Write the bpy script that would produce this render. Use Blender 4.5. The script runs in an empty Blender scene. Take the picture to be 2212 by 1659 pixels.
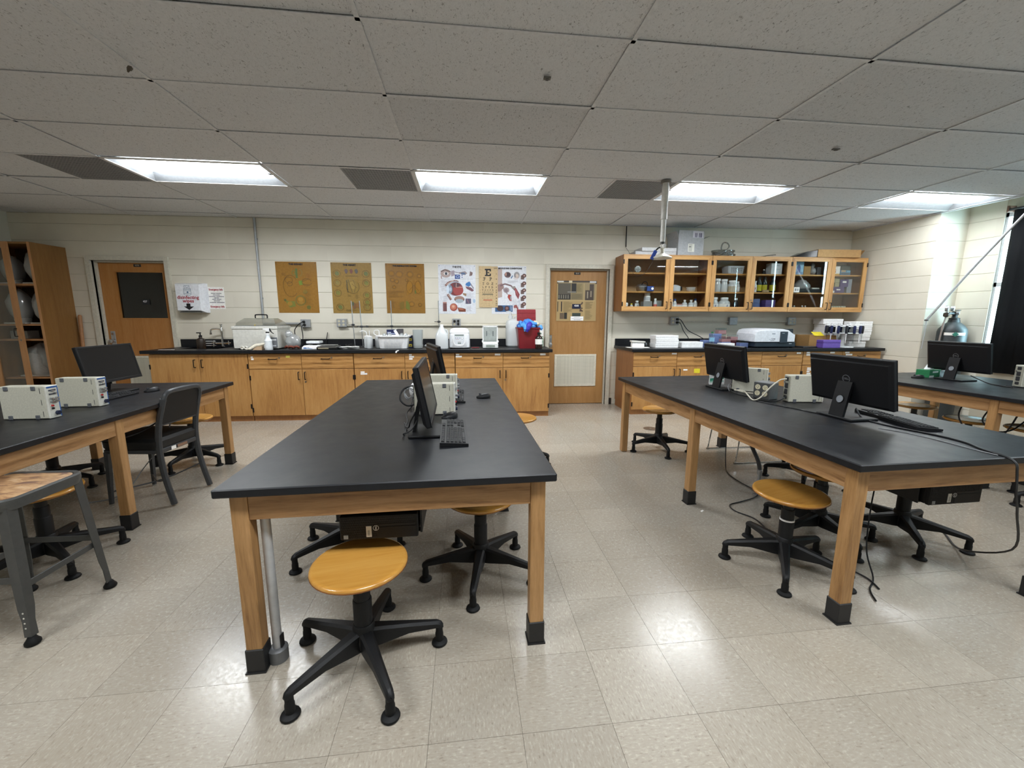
import bpy, bmesh, math, random
from math import sin, cos, pi, radians
from mathutils import Vector, Matrix
random.seed(7)
S = bpy.context.scene
COL = S.collection
# ---------------------------------------------------------------- camera, world, light, exposure
cam = bpy.data.cameras.new('camera'); camo = bpy.data.objects.new('camera', cam); COL.objects.link(camo)
cam.sensor_width = 36; cam.lens = 884.5*36/2212; cam.clip_start = .02
_h, _p, _r = .0859, .1615, .0030
_F = Vector((sin(_h)*cos(_p), cos(_h)*cos(_p), -sin(_p))); _R = Vector((cos(_h), -sin(_h), 0)); _U = _R.cross(_F)
_R2 = _R*cos(_r)+_U*sin(_r); _U2 = _U*cos(_r)-_R*sin(_r)
camo.matrix_world = Matrix(((_R2.x,_U2.x,-_F.x,0),(_R2.y,_U2.y,-_F.y,0),(_R2.z,_U2.z,-_F.z,1.3474),(0,0,0,1)))
S.camera = camo
W = bpy.data.worlds.new('daylight'); S.world = W; W.use_nodes = True
_bg = W.node_tree.nodes['Background']; _bg.inputs[0].default_value = (.55,.86,1.0,1); _bg.inputs[1].default_value = 22.0
S.view_settings.view_transform = 'Standard'; S.view_settings.look = 'None'; S.view_settings.gamma = 1
S.view_settings.use_curve_mapping = False
S.view_settings.exposure = 0.86
LAMP = 24.0          # strength of the troffer diffusers
S.cycles.max_bounces = 10; S.cycles.diffuse_bounces = 5; S.cycles.glossy_bounces = 4; S.cycles.transparent_max_bounces = 16
S.cycles.caustics_reflective = False; S.cycles.caustics_refractive = False; S.cycles.sample_clamp_indirect = 4
def portal(loc, rot, sx, sy):
    l = bpy.data.lights.new('window_portal','AREA'); l.shape = 'RECTANGLE'; l.size = sx; l.size_y = sy; l.cycles.is_portal = True
    o = bpy.data.objects.new('window_portal', l); o.location = loc; o.rotation_euler = rot; COL.objects.link(o)
portal((6.60,.75,1.75),(0,radians(90),0),1.7,3.5)
portal((6.60,3.80,1.75),(0,radians(90),0),1.7,1.8)

# ---------------------------------------------------------------- helpers
def hx(s):
    s = s.lstrip('#'); v = [int(s[i:i+2],16)/255 for i in (0,2,4)]
    return tuple(c/12.92 if c<=.04045 else ((c+.055)/1.055)**2.4 for c in v)+(1,)
class G:
    """collects shapes; build() links them as one mesh object"""
    def __init__(s, m=None): s.v=[]; s.f=[]; s.c=[]; s.m=m or Matrix(); s.col=None
    def add(s, vs, fs):
        n=len(s.v); s.v += [tuple(s.m @ Vector(p)) for p in vs]; s.f += [tuple(i+n for i in f) for f in fs]
        s.c += [s.col]*len(fs); return s
    def box(s, x0,x1,y0,y1,z0,z1, b=0):
        if b<=0:
            return s.add([(x,y,z) for z in (z0,z1) for y in (y0,y1) for x in (x0,x1)],[(0,2,3,1),(4,5,7,6),(0,1,5,4),(2,6,7,3),(0,4,6,2),(1,3,7,5)])
        b=min(b,(x1-x0)/2.01,(y1-y0)/2.01,(z1-z0)/2.01); vs=[]; ix={}
        for i,(x,dx) in enumerate(((x0,1),(x1,-1))):
            for j,(y,dy) in enumerate(((y0,1),(y1,-1))):
                for k,(z,dz) in enumerate(((z0,1),(z1,-1))):
                    for a in range(3):
                        ix[i,j,k,a]=len(vs); vs.append((x+dx*b*(a!=0),y+dy*b*(a!=1),z+dz*b*(a!=2)))
        fs=[]
        for i in (0,1): fs.append([ix[i,0,0,0],ix[i,1,0,0],ix[i,1,1,0],ix[i,0,1,0]])
        for j in (0,1): fs.append([ix[0,j,0,1],ix[1,j,0,1],ix[1,j,1,1],ix[0,j,1,1]])
        for k in (0,1): fs.append([ix[0,0,k,2],ix[1,0,k,2],ix[1,1,k,2],ix[0,1,k,2]])
        for i in (0,1):
            for j in (0,1): fs.append([ix[i,j,0,0],ix[i,j,1,0],ix[i,j,1,1],ix[i,j,0,1]])
        for i in (0,1):
            for k in (0,1): fs.append([ix[i,0,k,0],ix[i,1,k,0],ix[i,1,k,2],ix[i,0,k,2]])
        for j in (0,1):
            for k in (0,1): fs.append([ix[0,j,k,1],ix[1,j,k,1],ix[1,j,k,2],ix[0,j,k,2]])
        for i in (0,1):
            for j in (0,1):
                for k in (0,1): fs.append([ix[i,j,k,0],ix[i,j,k,1],ix[i,j,k,2]])
        return s.add(vs,fs)
    def bc(s, c, d, b=0): return s.box(c[0]-d[0]/2,c[0]+d[0]/2,c[1]-d[1]/2,c[1]+d[1]/2,c[2]-d[2]/2,c[2]+d[2]/2,b)
    def rings(s, rs, cap0=True, cap1=True, closed=True):
        n=len(rs[0]); vs=[p for r in rs for p in r]; fs=[]
        for i in range(len(rs)-1):
            for j in range(n if closed else n-1):
                k=(j+1)%n; fs.append((i*n+j,i*n+k,(i+1)*n+k,(i+1)*n+j))
        if cap0: fs.append(tuple(range(n-1,-1,-1)))
        if cap1: fs.append(tuple(range((len(rs)-1)*n,len(rs)*n)))
        return s.add(vs,fs)
    def lathe(s, prof, n=20, c=(0,0,0), sq=None):
        rs=[]
        for r,z in prof:
            r=max(r,1e-5)
            ring=[]
            for i in range(n):
                a=2*pi*(i+.5)/n; x,y=cos(a),sin(a)
                if sq: e=2/sq; x=math.copysign(abs(x)**e,x); y=math.copysign(abs(y)**e,y)
                ring.append((c[0]+r*x,c[1]+r*y,c[2]+z))
            rs.append(ring)
        return s.rings(rs)
    def cyl(s, a, b, r, r2=None, n=12):
        a=Vector(a); b=Vector(b); d=(b-a).normalized(); u=d.orthogonal().normalized(); w=d.cross(u)
        r2=r if r2 is None else r2
        return s.rings([[p+u*q*cos(2*pi*i/n)+w*q*sin(2*pi*i/n) for i in range(n)] for p,q in ((a,r),(b,r2))])
    def tube(s, pts, r, n=8, sub=6, closed=False):
        P=[Vector(p) for p in pts]
        if sub>1 and len(P)>2:
            Q=[]; m=len(P); rng=m if closed else m-1
            for i in range(rng):
                g=lambda k: P[k%m] if closed else P[min(max(k,0),m-1)]
                a,b,c,d=g(i-1),g(i),g(i+1),g(i+2)
                for t in range(sub):
                    t/=sub; Q.append(.5*((2*b)+(c-a)*t+(2*a-5*b+4*c-d)*t*t+(3*b-a-3*c+d)*t**3))
            if not closed: Q.append(P[-1])
            P=Q
        m=len(P); T=[]
        for i in range(m):
            a=P[(i-1)%m] if closed or i>0 else P[i]; b=P[(i+1)%m] if closed or i<m-1 else P[i]
            T.append((b-a).normalized())
        u=T[0].orthogonal().normalized(); rs=[]
        for i in range(m):
            u=(u-T[i]*u.dot(T[i])); u=u.normalized() if u.length>1e-6 else T[i].orthogonal().normalized()
            w=T[i].cross(u); rr=r[min(i*len(r)//m,len(r)-1)] if isinstance(r,(list,tuple)) else r
            rs.append([P[i]+u*rr*cos(2*pi*k/n)+w*rr*sin(2*pi*k/n) for k in range(n)])
        if closed: rs.append(rs[0]); return s.rings(rs,False,False)
        return s.rings(rs)
    def frame(s,x0,x1,z0,z1,fs,fb,ft,y0,y1):
        o=[(x0,z0),(x1,z0),(x1,z1),(x0,z1)]; i=[(x0+fs,z0+fb),(x1-fs,z0+fb),(x1-fs,z1-ft),(x0+fs,z1-ft)]
        vs=[(x,y,z) for y in (y0,y1) for L in (o,i) for x,z in L]; f=[]
        for k in range(4):
            j=(k+1)%4; f+=[(k,j,4+j,4+k),(8+k,8+j,12+j,12+k),(k,j,8+j,8+k),(4+k,4+j,12+j,12+k)]
        return s.add(vs,f)
    def prism(s, poly, h0, h1, ax='z'):
        f={'z':lambda p,h:(p[0],p[1],h),'y':lambda p,h:(p[0],h,p[1]),'x':lambda p,h:(h,p[0],p[1])}[ax]
        return s.rings([[f(p,h) for p in poly] for h in (h0,h1)])
    def blob(s, c, r, n=14, k=8, rough=0, seed=1, flat=None):
        rn=random.Random(seed); rs=[]; ph=[rn.uniform(0,6) for _ in range(9)]
        for i in range(k+1):
            t=pi*(i+.02)/(k+.04)-pi/2; ring=[]
            for j in range(n):
                a=2*pi*j/n; q=1+rough*(sin(3*a+ph[0]+2*t)+.7*sin(5*a-3*t+ph[1])+.6*sin(7*t+ph[2]+a)+.5*rn.uniform(-1,1))
                z=c[2]+r[2]*sin(t)*q
                if flat is not None: z=max(z,flat)
                ring.append((c[0]+r[0]*cos(t)*cos(a)*q,c[1]+r[1]*cos(t)*sin(a)*q,z))
            rs.append(ring)
        return s.rings(rs)
    def mesh(s, name, mat=None, ang=35):
        me=bpy.data.meshes.new(name); me.from_pydata(s.v,[],s.f)
        bm=bmesh.new(); bm.from_mesh(me); bmesh.ops.recalc_face_normals(bm,faces=bm.faces); bm.to_mesh(me); bm.free()
        me.polygons.foreach_set('use_smooth',[True]*len(me.polygons)); me.set_sharp_from_angle(angle=radians(ang))
        if mat: me.materials.append(mat)
        return me
    def build(s, name, mat, parent=None, ang=35):
        return link(name, s.mesh(name,mat,ang), parent)
def link(name, me, parent=None):
    o=bpy.data.objects.new(name,me); COL.objects.link(o)
    if parent: o.parent=parent
    return o
def tag(o,label,cat,group=None,kind=None):
    o['label']=label; o['category']=cat
    if group: o['group']=group
    if kind: o['kind']=kind
    return o
def thing(name,label,cat,loc=(0,0,0),rz=0,group=None,rot=None):
    o=bpy.data.objects.new(name,None); o.empty_display_size=.05; COL.objects.link(o)
    o.location=loc; o.rotation_euler=rot or (0,0,rz); return tag(o,label,cat,group)
KIDS={}
def dup(r,loc,rz,label=None,group=None):
    def cp(o,par):
        c=o.copy(); COL.objects.link(c)
        if par: c.parent=par
        for ch in [x for x in KIDS.get(o.name) or o.children]: cp(ch,c)
        return c
    c=cp(r,None); c.location=loc; c.rotation_euler=(0,0,rz)
    if label: c['label']=label
    if group: c['group']=group
    return c
def struct(o): o['kind']='structure'; return o
def stuff(o): o['kind']='stuff'; return o
def rot(ax,a,c=(0,0,0)): return Matrix.Translation(c)@Matrix.Rotation(a,4,ax)@Matrix.Translation([-x for x in c])
def txt(s,size,mat,parent,loc,rotv=(pi/2,0,0),name='lettering',bold=0,sx=1,align='CENTER'):
    cu=bpy.data.curves.new('t','FONT'); cu.body=s; cu.size=size; cu.align_x=align; cu.align_y='CENTER'; cu.resolution_u=2; cu.offset=bold
    t=bpy.data.objects.new('t',cu); COL.objects.link(t)
    me=bpy.data.meshes.new_from_object(t); bpy.data.objects.remove(t); bpy.data.curves.remove(cu)
    me.name=name; me.materials.clear(); me.materials.append(mat)
    o=link(name,me,parent); o.location=loc; o.rotation_euler=rotv; o.scale=(sx,1,1); return o
class Art:
    """flat print in the x-z plane facing -y, one thin layer above the other"""
    def __init__(s): s.g=G(); s.k=0
    def _a(s,pts,col):
        s.k+=1; y=-.0001*s.k if s.k<28 else -.0028-.00002*(s.k-28); s.g.col=hx(col); s.g.add([(p[0],y,p[1]) for p in pts],[tuple(range(len(pts)))]); return s
    def r(s,x0,z0,x1,z1,c): return s._a([(x0,z0),(x1,z0),(x1,z1),(x0,z1)],c)
    def e(s,x,z,rx,rz,c,n=20,a=0): return s._a([(x+rx*cos(2*pi*i/n)*cos(a)-rz*sin(2*pi*i/n)*sin(a),z+rx*cos(2*pi*i/n)*sin(a)+rz*sin(2*pi*i/n)*cos(a)) for i in range(n)],c)
    def p(s,pts,c): return s._a(pts,c)
    def l(s,pts,w,c):
        w=max(w,min(w*1.6,.0045))
        for (a,b),(d,e) in zip(pts,pts[1:]):
            L=math.hypot(d-a,e-b) or 1; nx,ny=-(e-b)/L*w/2,(d-a)/L*w/2
            s._a([(a+nx,b+ny),(a-nx,b-ny),(d-nx,e-ny),(d+nx,e+ny)],c); s.k-=1
        s.k+=1; return s
    def ring(s,x,z,rx,rz,w,c,a0=0,a1=2*pi,n=16): return s.l([(x+rx*cos(a0+(a1-a0)*i/n),z+rz*sin(a0+(a1-a0)*i/n)) for i in range(n+1)],w,c)
    def lines(s,x0,x1,z0,z1,n,c,w=.0016,seed=0):
        rn=random.Random(seed)
        for i in range(n):
            z=z1-(z1-z0)*(i+.5)/n; s.r(x0,z-w/2,x0+(x1-x0)*rn.uniform(.55,1),z+w/2,c); s.k-=1
        s.k+=1; return s
    def build(s,name,parent,loc=(0,0,0),rotv=(0,0,0),mat=None):
        g=s.g; me=bpy.data.meshes.new(name); me.from_pydata(g.v,[],g.f); me.update()
        ca=me.color_attributes.new('print','FLOAT_COLOR','CORNER')
        for p in me.polygons:
            if p.normal.y>0: p.flip()
        k=0; buf=[]
        for p in me.polygons: buf+=list(g.c[p.index])*p.loop_total
        ca.data.foreach_set('color',buf); me.materials.append(mat or PRINT)
        o=link(name,me,parent); o.location=loc; o.rotation_euler=rotv; return o

# ---------------------------------------------------------------- materials
class N:
    def __init__(s,name):
        s.mat=bpy.data.materials.new(name); s.mat.use_nodes=True; s.t=s.mat.node_tree; s.b=s.t.nodes['Principled BSDF']
    def n(s,typ,**k):
        o=s.t.nodes.new('ShaderNode'+typ)
        for a,v in k.items(): setattr(o,a,v)
        return o
    def l(s,a,b): s.t.links.new(a,b)
    def ramp(s,src,stops):
        r=s.n('ValToRGB'); el=r.color_ramp.elements
        while len(el)<len(stops): el.new(.5)
        for e,(p,c) in zip(el,stops): e.position=p; e.color=c if isinstance(c,tuple) else hx(c)
        s.l(src,r.inputs[0]); return r.outputs[0]
    def noise(s,vec,scale,detail=3,rough=.5,dist=0):
        o=s.n('TexNoise'); o.inputs['Scale'].default_value=scale; o.inputs['Detail'].default_value=detail; o.inputs['Roughness'].default_value=rough; o.inputs['Distortion'].default_value=dist
        if vec: s.l(vec,o.inputs['Vector'])
        return o.outputs['Fac']
    def coord(s,scale=(1,1,1),kind='Object',rnd=0):
        t=s.n('TexCoord'); m=s.n('Mapping'); m.inputs['Scale'].default_value=scale; s.l(t.outputs[kind],m.inputs['Vector'])
        if rnd:
            i=s.n('ObjectInfo'); q=s.n('Math',operation='MULTIPLY'); q.inputs[1].default_value=rnd; s.l(i.outputs['Random'],q.inputs[0])
            c=s.n('CombineXYZ'); [s.l(q.outputs[0],c.inputs[k]) for k in range(3)]; s.l(c.outputs[0],m.inputs['Location'])
        return m.outputs[0]
    def bump(s,h,st,d=.01):
        o=s.n('Bump'); o.inputs['Strength'].default_value=st; o.inputs['Distance'].default_value=d; s.l(h,o.inputs['Height']); s.l(o.outputs[0],s.b.inputs['Normal'])
    def set(s,**k):
        for a,v in k.items(): s.b.inputs[a.replace('_',' ')].default_value=v
        return s
_C={}
def M(col,rough=.5,metal=0,var=.08,scale=40,bump=0,spec=.5,**k):
    key=(col,rough,metal,var,scale,bump,spec,tuple(k.items()))
    if key in _C: return _C[key]
    n=N('paint_'+col.strip('#')); c=hx(col)
    v=n.noise(n.coord(),scale,2)
    lo=tuple(x*(1-var) for x in c[:3])+(1,); hi=tuple(min(1,x*(1+var)) for x in c[:3])+(1,)
    n.l(n.ramp(v,[(.3,lo),(.7,hi)]),n.b.inputs['Base Color'])
    n.set(Roughness=rough,Metallic=metal); n.b.inputs['Specular IOR Level'].default_value=spec
    for a,x in k.items(): n.b.inputs[a.replace('_',' ')].default_value=x
    if bump: n.bump(v,bump,.004)
    _C[key]=n.mat; return n.mat
def clear(name,tint,gl=.03,rough=.02,milk=0.0,milkcol='#e8eef0'):
    """thin clear sheet: see-through plus reflection that grows towards grazing angles, optional milkiness"""
    n=N(name); t=n.t; out=t.nodes['Material Output']; tr=n.n('BsdfTransparent'); tr.inputs[0].default_value=hx(tint)
    g=n.n('BsdfGlossy'); g.inputs['Roughness'].default_value=rough; lw=n.n('LayerWeight'); lw.inputs[0].default_value=.35
    ma=n.n('Math',operation='MULTIPLY_ADD'); n.l(lw.outputs['Facing'],ma.inputs[0]); ma.inputs[1].default_value=.35; ma.inputs[2].default_value=gl
    base=tr.outputs[0]
    if milk:
        d=n.n('BsdfDiffuse'); nz=n.noise(n.coord(),25,2); n.l(n.ramp(nz,[(.3,milkcol),(.7,milkcol)]),d.inputs[0]); mm=n.n('MixShader'); mm.inputs[0].default_value=milk; n.l(base,mm.inputs[1]); n.l(d.outputs[0],mm.inputs[2]); base=mm.outputs[0]
    mx=n.n('MixShader'); n.l(ma.outputs[0],mx.inputs[0]); n.l(base,mx.inputs[1]); n.l(g.outputs[0],mx.inputs[2]); n.l(mx.outputs[0],out.inputs[0])
    return n.mat
def wood(name,dark,mid,light,grain='z',rough=.42,scale=1.0,figure=.5,rnd=7,coat=0):
    n=N(name); a={'x':(1.3,16,16),'y':(16,1.3,16),'z':(16,16,1.3)}[grain]
    v=n.coord(tuple(q*scale for q in a),rnd=rnd)
    f1=n.noise(v,1.1,4,.6,figure*2.2); fine=n.noise(n.coord(tuple(q*scale*5 for q in a),rnd=rnd),1.6,3,.7)
    w=n.n('TexWave'); w.wave_type='RINGS'; w.inputs['Scale'].default_value=.35; w.inputs['Distortion'].default_value=5; w.inputs['Detail'].default_value=2; w.inputs['Detail Scale'].default_value=.8; n.l(v,w.inputs['Vector'])
    m1=n.n('Mix'); m1.inputs[0].default_value=.30*figure; n.l(f1,m1.inputs[2]); n.l(w.outputs['Fac'],m1.inputs[3])
    m2=n.n('Mix'); m2.inputs[0].default_value=.38; n.l(m1.outputs[0],m2.inputs[2]); n.l(fine,m2.inputs[3])
    c=n.ramp(m2.outputs[0],[(.30,dark),(.47,mid),(.66,light)]); n.l(c,n.b.inputs['Base Color'])
    n.set(Roughness=rough); n.bump(fine,.06,.002)
    if coat: n.b.inputs['Coat Weight'].default_value=coat; n.b.inputs['Coat Roughness'].default_value=.15
    return n.mat
OAKX=wood('oak_x','#8a5a2c','#b5803f','#c99655','x'); OAKY=wood('oak_y','#8a5a2c','#b5803f','#c99655','y'); OAKZ=wood('oak_z','#9a6a36','#b88546','#c79653','z')
OAKDX=wood('oak_dark_x','#60411f','#8b6132','#a0743f','x'); OAKDZ=wood('oak_dark_z','#6a4722','#91683a','#a67b48','z')
LEGW=wood('leg_wood','#7d5832','#a27a4c','#b98f60','z',figure=.3); APRX=wood('apron_x','#6f4c2a','#9c744a','#b38b60','x',figure=.9); APRY=wood('apron_y','#6f4c2a','#9c744a','#b38b60','y',figure=.9)
BIRCHZ=wood('birch_z','#98683a','#b08048','#bf9158','z',figure=.55); BIRCHX=wood('birch_x','#845a30','#ac7d46','#c2945c','x',figure=.9)
DOORW=wood('door_wood','#a0682f','#ae763c','#b8844b','z',figure=.25,rough=.38); DOORW2=wood('door_wood_tan','#99703f','#a57a48','#b18755','z',figure=.2,rough=.42)
OAKCAB=wood('oak_frame_x','#96683a','#bf9058','#d0a368','x',figure=.6); OAKCABZ=wood('oak_frame_z','#96683a','#bf9058','#d0a368','z',figure=.6)
CABSIDE=wood('cabinet_side','#80522a','#8f5f33','#9b6a3b','z',figure=.2); TALLW=wood('tall_cabinet_wood','#7a552a','#886032','#936b3b','z',figure=.2)
STILEW=wood('stile_wood','#a5744a','#b98658','#c79566','z',figure=.3)
SEATW=wood('seat_maple','#a8742f','#be893d','#c8964a','x',rough=.22,scale=.6,figure=.2,coat=.5)
SEATD=wood('seat_dull','#8d6a35','#a37a3d','#b08748','x',rough=.3,scale=.6,figure=.2)
HARD=N('worn_hardboard'); _v=HARD.noise(HARD.coord((14,30,30)),1,4,.65,.8); HARD.l(HARD.ramp(_v,[(.28,'#4e3a3c'),(.42,'#8a6547'),(.56,'#b08a60'),(.75,'#c3a684')]),HARD.b.inputs['Base Color']); HARD.set(Roughness=.45); HARD=HARD.mat
def epoxy():
    n=N('black_epoxy'); v=n.noise(n.coord(),9,4,.6); n.l(n.ramp(v,[(.3,'#141519'),(.7,'#1a1c20')]),n.b.inputs['Base Color'])
    n.l(n.ramp(v,[(.3,(.36,)*3+(1,)),(.7,(.44,)*3+(1,))]),n.b.inputs['Roughness']); n.bump(n.noise(n.coord(),350,2),.05,.001); n.b.inputs['Specular IOR Level'].default_value=.3; return n.mat
EPOXY=epoxy()
def vct():
    n=N('vinyl_tile'); tc=n.n('TexCoord'); gm=n.n('Mapping'); gm.inputs['Rotation'].default_value=(0,0,-.0298); n.l(tc.outputs['Object'],gm.inputs['Vector'])
    ck=n.n('TexChecker'); ck.inputs['Scale'].default_value=1/.3048; ck.inputs[1].default_value=(0,0,0,1); ck.inputs[2].default_value=(1,1,1,1); n.l(gm.outputs[0],ck.inputs['Vector'])
    def st(a):
        m=n.n('Mapping'); m.inputs['Scale'].default_value=a; n.l(gm.outputs[0],m.inputs['Vector']); return m.outputs[0]
    a1=n.noise(st((150,50,1)),1,3,.5); a2=n.noise(st((50,150,1)),1,3,.5)
    mx=n.n('Mix'); n.l(ck.outputs['Fac'],mx.inputs[0]); n.l(a1,mx.inputs[2]); n.l(a2,mx.inputs[3])
    c1=n.ramp(mx.outputs[0],[(.30,'#90887e'),(.37,'#a79f93'),(.60,'#aea79b'),(.70,'#bfb8ac')])
    # shade differs a little from tile to tile
    wn=n.n('TexWhiteNoise'); wn.noise_dimensions='2D'; sc=n.n('VectorMath',operation='SCALE'); sc.inputs['Scale'].default_value=1/.3048; fl=n.n('VectorMath',operation='FLOOR'); n.l(gm.outputs[0],sc.inputs[0]); n.l(sc.outputs[0],fl.inputs[0]); n.l(fl.outputs[0],wn.inputs['Vector'])
    mr=n.n('MapRange'); mr.inputs['To Min'].default_value=.93; mr.inputs['To Max'].default_value=1.04; n.l(wn.outputs['Value'],mr.inputs[0])
    mm=n.n('Mix'); mm.data_type='RGBA'; mm.blend_type='MULTIPLY'; mm.inputs[0].default_value=1; n.l(c1,mm.inputs[6]); n.l(mr.outputs[0],mm.inputs[7])
    wear=n.noise(st((1.2,1.2,1)),1,4,.6); m3=n.n('Mix'); m3.data_type='RGBA'; m3.blend_type='MULTIPLY'; m3.inputs[0].default_value=1; n.l(mm.outputs[2],m3.inputs[6]); n.l(n.ramp(wear,[(.3,'#f0ece6'),(.7,'#ffffff')]),m3.inputs[7])
    n.l(m3.outputs[2],n.b.inputs['Base Color'])
    sr=n.noise(st((60,60,1)),1,5,.7); n.l(n.ramp(sr,[(.35,(.18,)*3+(1,)),(.65,(.30,)*3+(1,))]),n.b.inputs['Roughness']); n.bump(n.noise(st((220,220,1)),1,3,.6),.08,.0012)
    return n.mat
VCT=vct()
def ctile(name,c0,c1,pit,fis=1.0):
    n=N(name); v=n.coord((1,1,1),rnd=9); f=n.noise(n.coord((95,48,40),rnd=9),1,2,.55,1.6); g=n.noise(v,140,2,.6)
    m=n.ramp(f,[(.30,pit),(.365,c0),(.6,c1)]); n.l(m,n.b.inputs['Base Color']); n.set(Roughness=.95); n.b.inputs['Specular IOR Level'].default_value=.1
    n.bump(n.ramp(f,[(.29,(0,0,0,1)),(.37,(1,1,1,1))]),.35*fis,.004); return n.mat
CTILE=ctile('ceiling_tile','#d8d9dc','#e1e2e5','#9a9a9c'); CTILE2=ctile('ceiling_tile_pitted','#cfd0d3','#d8d9dc','#7f7f80',1.5)
TBAR=M('#dcdde0',.6); GRIL=M('#9a9c9f',.5,.2)
def block(name,c,d):
    n=N(name); v=n.noise(n.coord(rnd=5),160,3,.7); b=n.noise(n.coord(rnd=5),3,3)
    n.l(n.ramp(b,[(.3,c),(.7,d)]),n.b.inputs['Base Color']); n.set(Roughness=.55); n.bump(v,.12,.003); return n.mat
WALLM=block('painted_block','#dcd6c7','#e3decf'); MORT=block('painted_mortar','#bdb7a6','#c5bfae')
FRAMEP=M('#cfcbbd',.4); BLACKP=M('#0f1012',.5,spec=.35); BLACKM=M('#121315',.42,spec=.4); BLACKT=M('#101113',.5,bump=.15,scale=300,spec=.35); RUB=M('#0c0d0e',.6,spec=.3)
SCREEN=N('dark_screen'); _v=SCREEN.noise(SCREEN.coord(),3,2); SCREEN.l(SCREEN.ramp(_v,[(.3,'#101114'),(.7,'#141518')]),SCREEN.b.inputs['Base Color']); SCREEN.set(Roughness=.28); SCREEN.b.inputs['Specular IOR Level'].default_value=.25; SCREEN=SCREEN.mat
GREYM=M('#4b4c4b',.4,.2,bump=.05); GREYD=M('#46484b',.4,.35); STEEL=M('#b9bcc0',.3,.9); CHROME=M('#d8dadc',.1,1); PIPEG=M('#a8aaac',.4,.5); HANDLE=M('#17110e',.4,.3)
BEIGE=M('#c4c2b3',.5,scale=120,bump=.05); FOOTG=M('#5b5e63',.6); WHITEP=M('#f3f4f5',.35); WHITE2=M('#fafafa',.5); PAPERW=M('#f6f4ef',.7); CARD=M('#a8814f',.8); CARD2=M('#b68f5e',.8); CARDG=M('#a9abae',.7)
NAVY=M('#1a2450',.4); BLUE=M('#2f62c4',.5); LBLUE=M('#4d96e0',.45); VIO=M('#3a2fa8',.45); RED=M('#7e1f27',.38,scale=6); REDB=M('#b02a2c',.4); YEL=M('#e2cf2e',.6); GREEN=M('#1f7040',.5); PURP=M('#6a4fa6',.5); BROWN=M('#2a1a16',.15)
INK=M('#1d1c22',.6); REDINK=M('#b0262c',.6); WINK=M('#f2f2f2',.6); GINK=M('#8f9296',.5)
GLASS=clear('window_glass','#f6f8f7',.012); GLASSD=clear('door_glass','#8a9092',.02,.03); PLAST=clear('clear_plastic','#e9eeee',.08,.08); MILK=clear('milky_plastic','#eef2f4',.05,.15,.62,'#f2f6f8'); MILK2=clear('frosted_plastic','#e6eaea',.06,.2,.38,'#d6dcdc'); BAGP=clear('bag_film','#dcdedd',.10,.12,.40,'#d9dcde'); REDCL=clear('red_film','#e8c8c8',.08,.1,.5,'#c79a9c'); BLUECL=clear('blue_plastic','#b9c6ea',.06,.12,.55,'#8fa3d8'); AMBCL=clear('burgundy_plastic','#6a3038',.08,.1,.7,'#5a262f')
PRINT=N('print'); _a=PRINT.n('VertexColor'); _a.layer_name='print'; PRINT.l(_a.outputs[0],PRINT.b.inputs['Base Color']); PRINT.set(Roughness=.35); PRINT=PRINT.mat
def lamp_mat(col,st):
    n=N('lamp_diffuser'); n.b.inputs['Base Color'].default_value=hx('#f4f6f8'); n.b.inputs['Emission Color'].default_value=col; n.b.inputs['Emission Strength'].default_value=st; return n.mat
LAMPM=lamp_mat((.93,.97,1.0,1),LAMP); LAMPD=lamp_mat((.93,.97,1.0,1),LAMP*.6)
# ---------------------------------------------------------------- the room
WY=6.18; XL=-6.1; CZ=2.68; GA=.0298
def gpt(x,y): return (x*cos(GA)-y*sin(GA), x*sin(GA)+y*cos(GA))       # tile grid -> room
def ginv(x,y): return (x*cos(GA)+y*sin(GA), -x*sin(GA)+y*cos(GA))
def xr(y): return 5.84+.08*(6.18-y)
floor=struct(G().box(XL-.2,6.6,-3.2,WY+.3,-.12,-.0032).build('floor',M('#6f675e',.8)))
for nd in VCT.node_tree.nodes:
    if nd.type=='TEX_COORD': nd.object=floor
    if nd.type=='MAPPING' and abs(nd.inputs['Rotation'].default_value[2])>.01: nd.inputs['Location'].default_value=(-.1697+60*.3048,-1.433+60*.3048,.05)
def sees(x,y,z):
    d=Vector((x,y,z-1.3474)); f=d.dot(_F)
    return f>.3 and abs(d.dot(_R2)/f)<1.32 and abs(d.dot(_U2)/f)<1.0
cells=[]
for i in range(-24,26):
    for j in range(-16,20):
        cx,cy=gpt(.1697+.3048*(i+.5),1.433+.3048*(j+.5))
        if XL-.1<cx<6.4 and -3.1<cy<WY+.15: cells.append((not sees(cx,cy,0),cx*cx+cy*cy,cx,cy))
cells.sort()
h=.15185; tme=G().box(-h,h,-h,h,-.003,0).mesh('tile',VCT)
rest=G()
for k,(_,_,cx,cy) in enumerate(cells):
    if k<300:
        o=link('tile',tme,floor); o.location=(cx,cy,0); o.rotation_euler=(0,0,GA)
    else:
        c,s=cos(GA)*h,sin(GA)*h
        rest.rings([[(cx-c+s,cy-s-c,z),(cx+c+s,cy+s-c,z),(cx+c-s,cy+s+c,z),(cx-c-s,cy-s+c,z)] for z in (-.003,0)])
stuff(rest.build('floor_tile',VCT,floor))
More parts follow.
